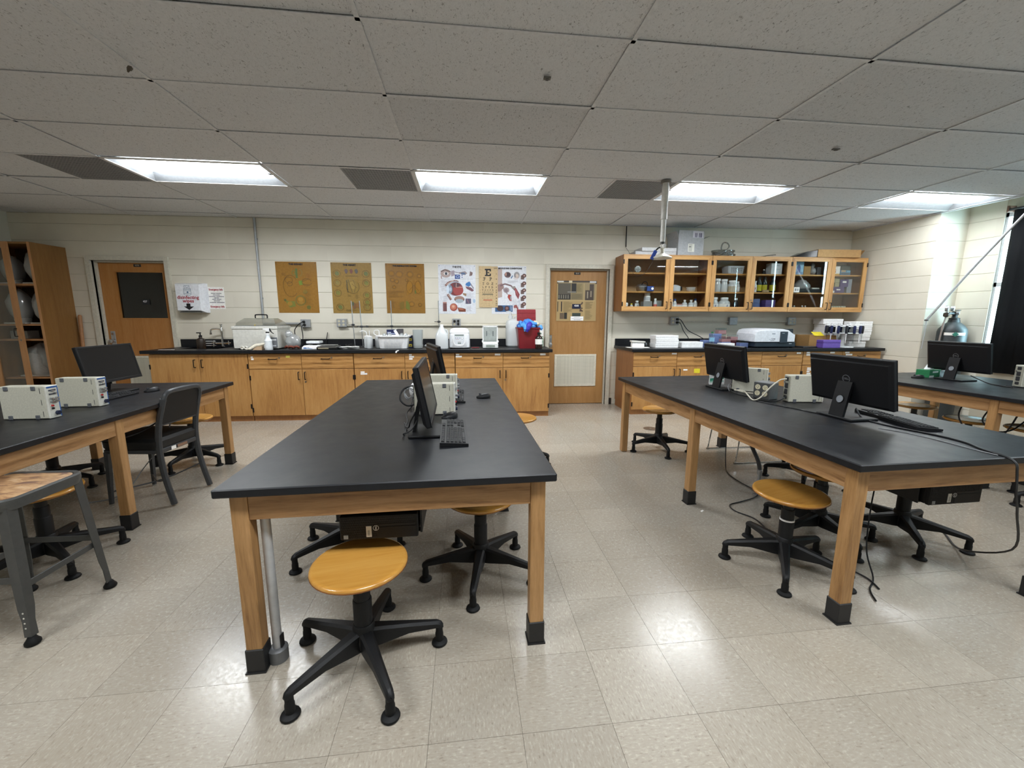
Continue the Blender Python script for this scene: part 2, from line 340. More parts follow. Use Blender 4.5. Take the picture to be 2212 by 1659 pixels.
# walls -----------------------------------------------------------
D1=(-5.17,-4.235,2.09); D2=(1.085,1.995,2.062)
gw=G()
for a,b in ((XL-.2,D1[0]),(D1[1],D2[0]),(D2[1],6.6)): gw.box(a,b,WY,WY+.2,0,3.0)
for d in (D1,D2): gw.box(d[0],d[1],WY,WY+.2,d[2],3.0)
wall_back=struct(gw.build('wall_back',MORT))
for D in (D1,D2): gw2=G().box(D[0]-.05,D[1]+.05,WY+.2,WY+.24,-.1,D[2]+.05); struct(gw2.build('door_light_stop',M('#3a3834',.9)))  # unseen slabs added behind both doors to stop outside light leaking in
wall_left=struct(G().box(XL-.2,XL,-3.2,WY,0,3.0).build('wall_left',WALLM))
wall_front=struct(G().box(XL-.2,6.6,-3.4,-3.2,0,3.0).build('wall_front',WALLM))
ang=math.atan2(-1,.08)
MR=Matrix.Translation((5.84,6.18,0))@Matrix.Rotation(ang,4,'Z'); L1=1.15*math.hypot(1,.08)
EX,EY=xr(5.03),5.03
gr=G(); gr.prism([(5.84,6.18),(EX,EY),(6.45,EY),(6.45,6.18)],0,3.0)
RX=6.35
WIN=((2.9,4.655),(-1.0,2.5)); SILL=.92; HEAD=2.6
ys=[EY]+[v for w in WIN for v in (w[1],w[0])]+[-3.2]
for a,b in ((ys[0],ys[1]),(ys[2],ys[3]),(ys[4],ys[5])): gr.box(RX,RX+.2,b,a,0,3.0)
for a,b in WIN: gr.box(RX,RX+.2,a,b,0,SILL); gr.box(RX,RX+.2,a,b,HEAD,3.0)
wall_right=struct(gr.build('wall_right',MORT))
_bm={}
def blocks(parent,M4,u0,u1,z0,z1,holes=(),ph=0,bw=.44,skip=None):
    zc=[.173+.2165*k for k in range(-1,14)]; us=[u0]; k=math.floor((u0-ph)/bw)+1
    while ph+k*bw<u1-.02: us.append(ph+k*bw); k+=1
    us.append(u1)
    for zi in range(len(zc)-1):
        a,b=max(zc[zi],z0),min(zc[zi+1],z1)
        if b-a<.03: continue
        for p,q in zip(us,us[1:]):
            seg=[(p,q)]
            for (h0,h1,hz) in holes:
                if a<hz-.02:
                    ns=[]
                    for s0,s1 in seg:
                        if h1<=s0 or h0>=s1: ns.append((s0,s1))
                        else:
                            if h0>s0: ns.append((s0,h0))
                            if h1<s1: ns.append((h1,s1))
                    seg=ns
            for s0,s1 in seg:
                if s1-s0<.02: continue
                if skip and skip((s0+s1)/2,(a+b)/2): continue
                w,hh=round(s1-s0,3),round(b-a,3)
                if (w,hh) not in _bm: _bm[w,hh]=G().prism([(.001,-hh/2+.0022),(-.0034,-hh/2+.0022),(-.005,-hh/2+.0038),(-.005,hh/2-.0038),(-.0034,hh/2-.0022),(.001,hh/2-.0022)],-w/2+.0001,w/2-.0001,'x').mesh('block',WALLM)
                o=link('block',_bm[w,hh],parent); o.matrix_local=M4@Matrix.Translation(((s0+s1)/2,0,(a+b)/2))
blocks(wall_back,Matrix.Translation((0,WY,0)),XL,5.84,.0,CZ,[(D1[0]-.05,D1[1]+.05,2.12),(D2[0]-.05,D2[1]+.05,2.12)],.12,
       skip=lambda u,z:(z<.9 and (-4.0<u<.95 or 2.3<u)) or (2.2<u<5.7 and 1.5<z<2.2) or (u<-5.5 and z<2.2))
blocks(wall_right,MR,0,L1,0,CZ,(),.02,.39,skip=lambda u,z:z<.55 and u<.8)
blocks(wall_right,Matrix.Translation((0,EY,0)),EX,RX,0,2.98,(),EX-.02)
MX=Matrix.Translation((RX,EY,0))@Matrix.Rotation(-pi/2,4,'Z')
blocks(wall_right,MX,0,EY-4.655,0,2.98,(),.3)
gb=G().box(5.7,6.6,-3.2,EY,2.97,3.05)
gb.rings([[(xr(y)+dx,y,z) for dx,z in ((.006,CZ+.03),(.03,CZ+.03),(.03,2.97),(.006,2.97))] for y in (-3.2,EY)])
struct(gb.build('ceiling_bulkhead',M('#bdb9b0',.8)))
g=G()
g.rings([[(xr(y)+dx,y,z) for dx,z in ((-.022,CZ-.006),(.022,CZ-.006),(.022,CZ+.05),(-.022,CZ+.05))] for y in (-3.2,6.18)])
struct(g.build('trim_1',TBAR))
# ceiling ---------------------------------------------------------
X0,Y0,PX,PY=-3.0663,2.165,1.3035,.65175
ceiling=struct(G().box(XL-.2,6.02,-3.2,WY+.2,CZ+.22,CZ+.3).build('ceiling',M('#8a8884',.9)))
def clip(poly,n,d):                       # keep n.p<=d
    out=[]
    for (a,b) in zip(poly,poly[1:]+poly[:1]):
        fa,fb=n[0]*a[0]+n[1]*a[1]-d,n[0]*b[0]+n[1]*b[1]-d
        if fa<=0: out.append(a)
        if fa*fb<0: t=fa/(fa-fb); out.append((a[0]+t*(b[0]-a[0]),a[1]+t*(b[1]-a[1])))
    return out
def roomclip(p):
    for n,d in (((-1,0),-XL),((0,1),WY),((0,-1),3.2),((1,.08),5.84+.08*6.18)): p=clip(p,n,d) if len(p)>2 else p
    return p
LROWS=(3,-3); LCOLS=(0,2,4,6); rn=random.Random(3)
def isl(c,r): return r in LROWS and c in LCOLS
full=None
PITTED={(2,1),(4,0),(4,1)}
for c in range(-4,8):
    for r in range(-9,8):
        if isl(c,r): continue
        halves=[(0,1)]
        if r in LROWS and c in (-1,1,3): halves=[(0,.5)]
        for h0,h1 in halves:
            x0,x1,y0,y1=X0+PX*(c+h0)+.004,X0+PX*(c+h1)-.004,Y0+PY*r+.004,Y0+PY*(r+1)-.004
            p0=[gpt(*q) for q in ((x0,y0),(x1,y0),(x1,y1),(x0,y1))]; p=roomclip(p0)
            if len(p)<3: continue
            cx,cy=gpt((x0+x1)/2,(y0+y1)/2)
            z=CZ+.004+rn.uniform(0,.007); mat=CTILE2 if (c,r) in PITTED else CTILE
            if p==p0 and mat is CTILE and h1==1:
                if full is None:
                    a,b=(x1-x0)/2,(y1-y0)/2; full=G().box(-a,a,-b,b,0,.014,.003).mesh('ceiling_tile',CTILE)
                o=link('ceiling_tile',full,ceiling)
            else:
                o=G().prism([ginv(q[0]-cx,q[1]-cy) for q in p],0,.014).build('ceiling_tile',mat,ceiling)
            o.location=(cx,cy,z); o.rotation_euler=(rn.uniform(-.0022,.0022),rn.uniform(-.0016,.0016),GA)
def bar(x0,y0,x1,y1,w):
    dx,dy=(0,w/2) if y0==y1 else (w/2,0)
    p=roomclip([gpt(*q) for q in ((x0-dx,y0-dy),(x1+dx,y0-dy),(x1+dx,y1+dy),(x0-dx,y1+dy))])
    if len(p)>2: G().prism(p,CZ-.001,CZ+.0015).prism(p,CZ+.0016,CZ+.002).build('grid_bar',TBAR,ceiling)
for c in range(-3,8): bar(X0+PX*c,-3.6,X0+PX*c,6.6,.023)
for r in range(-8,8): bar(-7,Y0+PY*r,7,Y0+PY*r,.023)
for c in (-1,1,3):
    for r in LROWS: bar(X0+PX*(c+.5),Y0+PY*r,X0+PX*(c+.5),Y0+PY*(r+1),.02)
# troffers and return-air grilles
def troffer():
    t=thing('ceiling_light','','light',(0,0,0))
    a,b=PX/2-.012,PY/2-.012
    g=G(); 
    for s in (-1,1): g.box(-a,a,s*b-.016,s*b+.004 if s>0 else s*b+.016,CZ-.002,CZ+.004) if s<0 else g.box(-a,a,b-.016,b,CZ-.002,CZ+.004)
    for s in (-1,1): g.box(min(s*a,s*(a-.016)),max(s*a,s*(a-.016)),-b,b,CZ-.002,CZ+.004)
    g.build('frame',M('#d9dbdb',.4),t)
    rf=M('#8c9094',.4)  # white reflectors coloured grey to hold down their glare beside the diffuser
    a-=.016;b-=.016; m=.185; hz=.115
    for s in (-1,1):
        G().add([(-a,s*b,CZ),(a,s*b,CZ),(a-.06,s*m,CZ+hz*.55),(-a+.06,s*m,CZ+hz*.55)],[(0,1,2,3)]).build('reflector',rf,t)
    for s in (-1,1):
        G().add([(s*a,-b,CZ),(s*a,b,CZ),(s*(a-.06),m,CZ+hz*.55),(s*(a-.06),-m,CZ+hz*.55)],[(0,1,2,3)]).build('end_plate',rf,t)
    G().box(-a-.01,a+.01,-b-.01,b+.01,CZ+hz,CZ+hz+.01).build('housing',WHITEP,t)
    ring=[]
    n=10; rs=[]
    for x in (-a+.062,a-.062):
        rs.append([(x,-m+2*m*i/n,CZ+hz*.55-.045*sin(pi*i/n)) for i in range(n+1)])
    G().rings(rs,False,False,False).build('diffuser',LAMPM,t,60)
    rs=[[(x,s2*.004,CZ+hz*.55-.0475) for s2 in (-1,1)] for x in (-a+.062,a-.062)]
    G().box(-a+.062,a-.062,-.006,.006,CZ+hz*.55-.0475,CZ+hz*.55-.0455).build('lens_rib',M('#cfd6da',.4),t)
    return t
tro=None; ll={(0,3):'lit ceiling troffer over the door with the dark window, leftmost of the row',(2,3):'lit ceiling troffer above the posters, second from left in the row',
 (4,3):'lit ceiling troffer beside the white shower pipe',(6,3):'lit ceiling troffer nearest the black window shade'}
for c in LCOLS:
    for r in LROWS:
        x,y=gpt(X0+PX*(c+.5),Y0+PY*(r+.5)); lab=ll.get((c,r),'lit ceiling troffer overhead, in the row out of the picture')
        grp='ceiling troffers of the far row' if r==3 else 'overhead ceiling troffers'
        if tro is None: tro=troffer(); tro.location=(x,y,0); tro.rotation_euler=(0,0,GA); tro['label']=lab; tro['group']=grp
        else:
            o=dup(tro,(x,y,0),GA,lab,grp)
            if c==6:
                for q in o.children:
                    if q.name.startswith('diffuser'): q.data=q.data.copy(); q.data.materials[0]=LAMPD
gl={-1:'grey return air grille in ceiling, left of the leftmost troffer',1:'grey return air grille in ceiling above the brown posters',3:'grey return air grille in ceiling beside the shower pipe'}
g0=None
for c in (-1,1,3):
    for r in LROWS:
        x,y=gpt(X0+PX*(c+.75),Y0+PY*(r+.5))
        if g0 is None:
            g0=thing('air_grille','','vent',(x,y,CZ),GA); w,hh=PX/4-.008,PY/2-.008
            G().box(-w,w,-hh,hh,.012,.02).build('backing',M('#3b3d40',.8),g0)
            gg=G()
            for s in (-1,1): gg.box(-w,w,s*hh-.008,s*hh+.008,-.001,.006); gg.box(s*w-.008,s*w+.008,-hh,hh,-.001,.006)
            gg.build('frame',GRIL,g0)
            gg=G()
            for k in range(24): gg.box(-w,w,-hh+2*hh*(k+.5)/24-.0072,-hh+2*hh*(k+.5)/24+.0072,.0005,.0025)
            for k in range(24): gg.box(-w+2*w*(k+.5)/24-.0055,-w+2*w*(k+.5)/24+.0055,-hh,hh,.0028,.0045)
            stuff(gg.build('mesh_slat',GRIL,g0)); o=g0
        else: o=dup(g0,(x,y,CZ),GA)
        o['label']=gl[c] if r==3 else 'grey return air grille in ceiling, overhead out of the picture'; o['group']='return air grilles'+('' if r==3 else ' overhead')
# windows ---------------------------------------------------------
for k,(a,b) in enumerate(WIN):
    fr=G(); d=.05
    for z in (SILL,(SILL+HEAD)/2-d/2,HEAD-d): fr.box(RX+.01,RX+.06,a,b,z,z+d)
    n=2 if k==0 else 3
    for i in range(n+1):
        y=a+(b-a)*i/n; fr.box(RX+.01,RX+.06,max(a,y-d/2),min(b,y+d/2) if i else y+d,SILL,HEAD)
    w=struct(fr.build('window_%d'%(k+1),M('#c9cdd0',.4,.3)))
    for i in range(n): G().box(RX+.03,RX+.034,a+(b-a)*i/n+.02,a+(b-a)*(i+1)/n-.02,SILL+.04,HEAD-.04).build('pane',GLASS,w)
    G().box(RX-.03,RX+.01,a,b,SILL-.03,SILL).build('sill',FRAMEP,w)
# doors -----------------------------------------------------------
def door(k,D,wood_,win,grille,plaq,num,lockx,notice=None):
    x0,x1,zt=D
    fr=G(); w=.055
    fr.box(x0-w,x0,WY-.035,WY+.03,0,zt+w); fr.box(x1,x1+w,WY-.035,WY+.03,0,zt+w); fr.box(x0,x1,WY-.035,WY+.03,zt,zt+w)
    fr.box(x0-.001,x0+.022,WY+.03,WY+.14,0,zt); fr.box(x1-.022,x1+.001,WY+.03,WY+.14,0,zt); fr.box(x0+.022,x1-.022,WY+.03,WY+.14,zt-.022,zt+.001)
    f=struct(fr.build('door_%d'%k,FRAMEP))
    y0,y1=WY+.065,WY+.11; g=G(); a0,a1,b0,b1=win; X0_,X1_=x0+.024,x1-.024; t=zt-.024
    g.box(X0_,a0,y0,y1,.008,t); g.box(a1,X1_,y0,y1,.008,t); g.box(a0,a1,y0,y1,b1,t); g.box(a0,a1,y0,y1,.008,b0)
    lf=g.build('leaf',wood_,f)
    bd=G(); e=.014
    bd.box(a0-e,a1+e,y0-.005,y0+.004,b1-.002,b1+e); bd.box(a0-e,a1+e,y0-.005,y0+.004,b0-e,b0+.002); bd.box(a0-e,a0+.002,y0-.005,y0+.004,b0,b1); bd.box(a1-.002,a1+e,y0-.005,y0+.004,b0,b1)
    bd.build('glazing_bead',wood_,f)
    G().box(a0,a1,y0+.018,y0+.024,b0,b1).build('glass_pane',GLASSD,f)
    g0,g1,h0,h1=grille; gf=M('#d3cfbf',.45); q=G(); e=.035
    q.box(g0,g1,y0-.012,y0,h1-e,h1,.003); q.box(g0,g1,y0-.012,y0,h0,h0+e,.003); q.box(g0,g0+e,y0-.012,y0,h0+e,h1-e,.003); q.box(g1-e,g1,y0-.012,y0,h0+e,h1-e,.003)
    gv=q.build('louver_grille',gf,f); n=26
    for i in range(n):
        z=h0+e+(h1-h0-2*e)*(i+.5)/n
        s=G().box(g0+e,g1-e,-.0012,.0012,-.009,.009).build('louver_slat',gf,gv); s.location=(0,y0-.006,z); s.rotation_euler=(radians(-38),0,0)
    px,pz=plaq
    p=G().box(px-.048,px+.048,y0-.005,y0,pz-.018,pz+.018,.002).build('plaque',INK,f); txt(num,.026,M('#b9b09a',.6),p,(px,y0-.0056,pz),bold=.0004)
    lx,lz=lockx
    pl=G().box(lx-.03,lx+.03,y0-.006,y0,lz-.11,lz+.08,.003).build('lock_plate',STEEL,f); G().cyl((lx,y0-.006,lz-.06),(lx,y0-.05,lz-.06),.012,n=10).lathe([(.0,0),(.022,.004),(.028,.016),(.026,.03),(.0,.036)],16).build('keyhole',STEEL,pl) if False else None
    kg=G(rot('X',pi/2)); kg.lathe([(.016,0),(.012,.02),(.024,.03),(.029,.045),(.026,.058),(.0,.062)],16)
    kb=kg.build('door_knob',STEEL,pl); kb.location=(lx,y0-.006,lz-.06)
    G().cyl((lx,y0-.006,lz+.04),(lx,y0-.014,lz+.04),.016,n=12).build('lock_cylinder',CHROME,pl)
    return f,y0
d1,yd=door(1,D1,DOORW,(-4.94,-4.33,1.32,1.945),(-4.94,-4.33,.30,.79),(-4.645,2.035),'427B',(-5.085,1.06))
G().box(-4.95,-4.32,WY+.125,WY+.13,1.3,1.96).build('unlit_room_backing',M('#1a1c20',.6),d1)  # dark sheet stands in for the unlit room behind the glass
G().box(-4.56,-4.45,WY+.117,WY+.122,1.32,1.945).build('pale_cloth_strip',M('#4b4d4c',.7),d1)
d2,yd=door(2,D2,DOORW2,(1.24,1.80,1.30,1.88),(1.195,1.855,.283,.785),(1.52,2.0),'4210',(1.12,1.0))
G().box(1.23,1.81,WY+.125,WY+.13,1.28,1.9).build('unlit_room_backing',M('#3a3a3a',.6),d2)  # same dark stand-in for an unlit room, behind the papered window
n4=thing('room_number_sign','navy sign reading 427 in the dark window of the left door','sign',(-4.605,yd+.014,1.542))
G().box(-.048,.048,-.002,0,-.036,.036).build('sign_plate',M('#12141c',.4),n4); txt('427',.036,M('#d9dade',.6),n4,(-.012,-.003,.008),bold=.001)
nw=thing('newspaper','yellowed newspaper pages taped over the window of the middle door','newspaper',(1.515,yd-.006,1.295))
A=Art(); A.r(-.305,0,.31,.6,'#b39a6c'); A.r(-.30,.555,.31,.6,'#4a443f'); A.r(-.285,.315,.285,.575,'#9c8c6a'); A.r(-.30,.575,-.2,.595,'#dfe0de'); A.r(-.12,.57,-.07,.6,'#d8cdb0'); A.r(.2,.57,.3,.595,'#c9ccd0')
A.r(-.285,.32,-.09,.56,'#5f5a50').r(-.285,.32,-.09,.40,'#3b3834'); A.r(-.08,.42,-.005,.56,'#2f2f30').r(-.14,.425,-.01,.44,'#8d8c86'); A.r(0,.43,.09,.56,'#978863').r(-.08,.32,.09,.41,'#85795c'); A.r(.135,.31,.265,.46,'#4b423c').r(.2,.46,.265,.55,'#4e4540')
for i in range(5): A.r(-.275+.035*i,.335,-.262+.035*i,.39,'#8f8b7e')
A.r(.16,.34,.18,.44,'#9a8f7c').r(.21,.36,.235,.45,'#8f8371')
A.r(-.29,.14,-.28,.29,'#2c2b33').r(-.235,.14,-.22,.29,'#2c2b33'); A.lines(-.2,-.05,.13,.29,14,'#6f6449',.003,1); A.lines(.14,.26,.18,.29,12,'#6f6449',.003,2); A.lines(.14,.26,.02,.16,12,'#6f6449',.003,4); A.lines(-.08,.085,.33,.4,7,'#6b6149',.003,5); A.lines(0,.085,.44,.55,10,'#6f6449',.003,6)
A.r(-.25,.03,-.19,.12,'#6b5b4a').r(-.185,.03,-.14,.125,'#2e2d2b').r(-.06,.065,.07,.12,'#3b4642'); 
for i in range(9): A.e(.06+.05*random.random(),.14+.14*random.random(),.014,.011,'#5a4a40',8)
A.l([(-.3,.305),(.29,.305)],.012,'#c3ac7c'); A.l([(.112,.0),(.112,.56)],.01,'#bfa878'); A.build('printed_sheet',nw)
s4=thing('room_number_sign','navy sign reading 420B stuck on the newspaper','sign',(1.517,yd-.0125,1.515))
G().box(-.066,.066,-.002,0,-.034,.034).build('sign_plate',M('#1b2340',.4),s4); txt('420B',.034,WINK,s4,(0,-.003,.008),bold=.001)
s5=thing('door_notice','small white notice at the foot of the newspaper','sign',(1.53,yd-.0125,1.332))
G().box(-.1,.1,-.002,0,-.032,.032,.0005).build('notice_card',WHITE2,s5); A=Art(); A.lines(-.05,.05,.01,.026,1,'#8b8b99',.004); A.l([(-.085,-.002),(.085,-.002)],.005,'#8b8b99'); A.l([(-.05,-.018),(.055,-.018)],.005,'#8b8b99'); A.build('printed_lines',s5,(0,-.0025,0))
# baseboards
struct(G().box(D2[1]+.055,2.1,WY-.012,WY-.004,0,.1,.002).build('baseboard_back',M('#2b2623',.5)))
struct(G().box(XL,XL+.008,-3.2,5.6,0,.1).build('baseboard_left',M('#2b2623',.5)))
# ---------------------------------------------------------------- lab tables
TW,TL,TH=1.22,2.52,.757
def table(label,loc,rz,noboot=()):
    t=thing('lab_table',label,'table',(loc[0],loc[1],0),rz,'black topped lab tables')
    G().box(0,TW,0,TL,TH-.032,TH,.004).build('tabletop',EPOXY,t)
    e,w=.036,.058; xs=(e,TW-e-w); ys=(e,TL/2-w/2,TL-e-w); zb=TH-.032
    for i,x in enumerate(xs):
        for j,y in enumerate(ys):
            lg=G().box(x,x+w,y,y+w,.004,zb-.001,.003).build('leg',LEGW,t)
            if (i,j) not in noboot:
                G().box(x-.004,x+w+.004,y-.004,y+w+.004,.002,.1,.003).box(x-.008,x+w+.008,y-.008,y+w+.008,0,.006).build('boot',M('#1a1a1b',.5),lg)
    for x in xs:
        for j in (0,1): G().box(x+.006,x+w-.014 if x<.5 else x+w-.006,ys[j]+w,ys[j+1],zb-.104,zb-.001,.002).build('apron_rail',APRY,t)
    for y in (ys[0],ys[2]): G().box(xs[0]+w,xs[1],y+.006,y+.03,zb-.104,zb-.001,.002).build('apron_rail',APRX,t)
    return t
TC=table('black topped lab table in the middle with a pipe up its front left leg',(-.917,1.41),.0497)
TR=table('black topped lab table with two monitors seen from behind, right of the middle aisle',(1.552,1.462),.054,((0,2),))
TLf=table('black topped lab table by the grey metal chair and square stool',(-3.33,1.345),.047)
TRR=table('black topped lab table by the window shade, farthest from the sink',(4.06,1.55),.05)
# ---------------------------------------------------------------- stools
def stool():
    t=thing('lab_stool','','stool')
    st=G().lathe([(.0,.402),(.15,.402),(.168,.406),(.177,.415),(.178,.421),(.174,.427),(.166,.430),(.158,.4285),(.0,.4275)],40).build('seat',SEATW,t,50)
    G().lathe([(.1748,.4125),(.1783,.4135),(.1785,.4160),(.1748,.4165)],40).build('ply_line',M('#7a4a20',.4),t); G().lathe([(.075,.392),(.075,.4015)],16).build('seat_plate',BLACKM,t)
    G().lathe([(.0255,.20),(.0255,.395)],16).build('piston',BLACKM,t)
    G().lathe([(.031,.24),(.032,.325),(.029,.330)],18).lathe([(.0345,.13),(.0355,.268),(.033,.273)],18).build('sleeve',BLACKT,t)
    G().lathe([(.03,.065),(.044,.075),(.047,.11),(.041,.165),(.037,.17)],20).build('hub',BLACKT,t)
    for k in range(5):
        m=Matrix.Rotation(2*pi*k/5,4,'Z'); g=G(m); rs=[]
        for x,wd,zt,zb in ((.025,.050,.150,.068),(.06,.048,.146,.072),(.17,.038,.128,.090),(.285,.030,.108,.082),(.302,.027,.098,.076),(.309,.016,.088,.076)):
            b=.009; w=wd/2
            rs.append([(x,-w,zb),(x,w,zb),(x,w,zt-b),(x,w-b,zt),(x,-w+b,zt),(x,-w,zt-b)])
        g.rings(rs)
        lg=g.build('leg',BLACKT,t)
        g=G(m); g.lathe([(.0165,.014),(.0165,.05),(.0145,.055),(.0145,.085)],12,(.292,0,0)).lathe([(.029,0),(.033,.004),(.031,.010),(.020,.017),(.016,.018)],16,(.292,0,0)); g.build('foot_glide',RUB,lg)
    return t
ST=[ # x, y, foot angle, label
(-.454,1.478,12.4,'wooden round stool pulled out at the near end of the middle table'),
(.01,2.02,-26,'round stool under the middle table, beside its right front leg'),
(-.761,2.284,-137.5,'round stool under the middle table, behind the black computer'),
(.372,3.705,-22.5,'round stool at the far right corner of the middle table'),
(1.672,1.945,18,'wooden round stool with white ring, near left leg of the table with two monitors'),
(2.13,2.235,-20,'round stool under the right aisle table, just behind the stool with the white ring'),
(2.64,2.18,-120.8,'round stool under the right aisle table, beside the hanging computer'),
(1.862,3.95,-167.4,'round stool at the far left leg of the table with two monitors'),
(2.745,3.06,155,'round stool under the right aisle table, deepest, behind the conduit'),
(-2.635,3.9,-20,'round stool behind the grey metal chair, under the left table'),
(-2.36,2.29,40,'round stool tucked right behind the square metal stool'),
(-3.36,3.40,-6,'round stool under the left table, farthest behind the square metal stool'),
(3.06,1.50,162,'round stool at the right edge of the picture, mostly cut off'),
(4.19,2.40,163,'round stool under the window table whose foot shows past the hanging computer'),
(4.72,3.95,10,'round stool at the far end of the window table'),
(4.56,3.33,40,'round stool under the window table, behind its left middle leg'),
(4.72,2.98,70,'round stool under the window table, showing right of its middle leg')]
s0=None
for x,y,a,lab in ST:
    if s0 is None: s0=stool(); s0.location=(x,y,0); s0.rotation_euler=(0,0,radians(a)); s0['label']=lab; s0['group']='round lab stools'
    else:
        o=dup(s0,(x,y,0),radians(a),lab,'round lab stools')
        if 'white ring' in lab:
            G().lathe([(.0275,.262),(.036,.264),(.036,.272),(.0275,.274)],18).build('white_ring',WHITEP,o)
# ---------------------------------------------------------------- grey square metal stool
ms=thing('metal_stool','grey square metal stool with worn brown hardboard seat, at the left edge','stool',(-2.035,1.855,0),0)
def rrect(w,h,r,n=5):
    out=[]
    for cx,cy,a in ((w-r,h-r,0),(-w+r,h-r,pi/2),(-w+r,-h+r,pi),(w-r,-h+r,3*pi/2)):
        for i in range(n+1): out.append((cx+r*cos(a+pi/2*i/n),cy+r*sin(a+pi/2*i/n)))
    return out
def rr3(w,h,r,z): return [(x,y,z) for x,y in rrect(w,h,r)]
G().rings([rr3(.172,.172,.06,.575),rr3(.178,.178,.06,.60),rr3(.178,.178,.06,.618),rr3(.172,.172,.056,.624),rr3(.160,.160,.05,.622),rr3(.157,.157,.05,.614)],True,True).build('seat_pan',GREYM,ms)
G().rings([rr3(.155,.155,.048,.6145),rr3(.155,.155,.048,.6195),rr3(.152,.152,.046,.621)]).build('seat_panel',HARD,ms)
for sx in (-1,1):
    for sy in (-1,1):
        rs=[]
        for f,wd in ((0,.024),(.12,.022),(.22,.030),(.5,.034),(1,.036)):
            z=.035+f*.555; x=sx*(.185-.03*f); y=sy*(.185-.03*f); w=wd
            rs.append([(x+sx*.004,y+sy*.004,z),(x-sx*w,y+sy*.004,z),(x-sx*w,y,z),(x-sx*.003,y-sy*.003,z),(x,y-sy*w,z),(x+sx*.004,y-sy*w,z)])
        lg=G().rings(rs).build('leg',GREYM,ms)
        hg=G()
        for k in range(4):
            z=.075+.022*k; q=.185-.03*(z-.035)/.555
            hg.cyl((sx*(q-.012),sy*(q+.0035),z),(sx*(q-.012),sy*(q+.0048),z),.0035,n=8)
        hg.build('pin_hole',M('#d5d2c8',.5),lg)
        G(Matrix.Translation((sx*.183,sy*.183,0))).lathe([(.022,0),(.026,.006),(.026,.014),(.018,.026),(.013,.036),(.0,.037)],14).build('foot_cap',RUB,lg)
for s in (-1,1):
    G().box(-.165,.165,s*.166-.003,s*.166+.003,.265,.292,.001).build('stretcher',GREYM,ms)
    G().box(s*.166-.003,s*.166+.003,-.165,.165,.235,.262,.001).build('stretcher',GREYM,ms)
# ---------------------------------------------------------------- grey steel chair with black cushions (faces local +x)
ch=thing('steel_chair','grey steel chair with black padded seat and back, pushed toward the left table','chair',(-2.40,3.165,0),pi-.085)
for s in (-1,1):
    G().tube([(-.235,s*.175,.012),(-.19,s*.172,.22),(-.175,s*.170,.42),(-.195,s*.170,.60),(-.245,s*.165,.78)],.0195,8,5).build('rear_leg',GREYD,ch)
    lg=G().rings([[(x+dx,s*y+dy,z) for dx,dy in ((-w,-w),(w,-w),(w,w),(-w,w))] for x,y,z,w in ((.215,.178,.012,.010),(.195,.17,.40,.015))]).build('front_leg',GREYD,ch)
    G().cyl((.215,s*.178,0),(.215,s*.178,.014),.014).build('foot_glide',CHROME,lg)
    G().tube([(-.19,s*.165,.20),(0,s*.12*.2,.12),(.21,-s*.165,.10)],.005,6,4).build('cross_brace',GREYD,ch)
G().tube([(-.245,-.165,.775),(-.253,-.150,.812),(-.257,-.11,.828),(-.257,0,.832),(-.257,.11,.828),(-.253,.150,.812),(-.245,.165,.775)],.0165,8,5).build('top_rail',GREYD,ch)
G().rings([[(x+d,y,z) for x,y,z in ((-.201,-.158,.60),(-.201,.158,.60),(-.243,.155,.775),(-.246,.13,.812),(-.246,-.13,.812),(-.243,-.155,.775))] for d in (-.010,.030)]).build('back_pad',BLACKP,ch)
G().box(-.205,-.19,-.17,.17,.585,.60,.003).build('lower_rail',GREYD,ch)
G().box(-.185,.215,-.18,.18,.385,.418,.006).build('seat_frame',GREYD,ch)
tg=G().box(-.19,-.187,-.06,.03,.392,.412).build('label_strip',M('#8a6a55',.6),ch); G().box(-.19,-.187,.045,.085,.390,.414).build('inventory_sticker',PAPERW,ch)
gq=G(); gq.rings([rr3(.195,.185,.04,.418),rr3(.205,.195,.05,.435),rr3(.207,.197,.05,.475),rr3(.19,.18,.05,.496),rr3(.10,.09,.04,.503)]); sc=gq.build('seat_cushion',M('#141414',.55,scale=200,bump=.2),ch); sc.location=(.018,0,0)
# ---------------------------------------------------------------- chrome sled-base chair
sl=thing('sled_chair','chrome sled base chair with dark seat under the far end of right table','chair',(2.63,3.70,0),.03)
for s in (-1,1):
    G().tube([(-.20,s*.2,.43),(-.215,s*.215,.2),(-.235,s*.22,.03),(-.215,s*.22,.007),(.21,s*.22,.007),(.232,s*.22,.03),(.20,s*.215,.2),(.17,s*.2,.43)],.0065,8,3).build('sled_rail',CHROME,sl)
G().rings([rr3(.2,.2,.05,.425),rr3(.21,.21,.05,.44),rr3(.2,.2,.05,.455)]).build('seat',BLACKP,sl)
# ---------------------------------------------------------------- base cabinets
CY=5.45; CT=.883
def pull_h(par,x,z,y):      # horizontal wire pull
    G().tube([(x-.05,y,z),(x-.05,y-.028,z-.004),(x-.046,y-.032,z-.004),(x+.046,y-.032,z-.004),(x+.05,y-.028,z-.004),(x+.05,y,z)],.0056,6,1).build('handle',HANDLE,par)
def pull_v(par,x,z,y):
    G().tube([(x,y,z-.048),(x,y-.03,z-.048),(x,y-.034,z-.044),(x,y-.034,z+.044),(x,y-.03,z+.048),(x,y,z+.048)],.0056,6,1).build('handle',HANDLE,par)
def lockp(par,x,z,y): G().cyl((x,y,z),(x,y-.004,z),.011,n=12).build('lock',M('#8f8578',.35,.7),par)
def sticker(par,x,z,w,h,y,col=WHITE2,ink=True,seed=1):
    o=G().box(x-w/2,x+w/2,y-.0012,y,z-h/2,z+h/2).build('label_sticker',col,par)
    return o
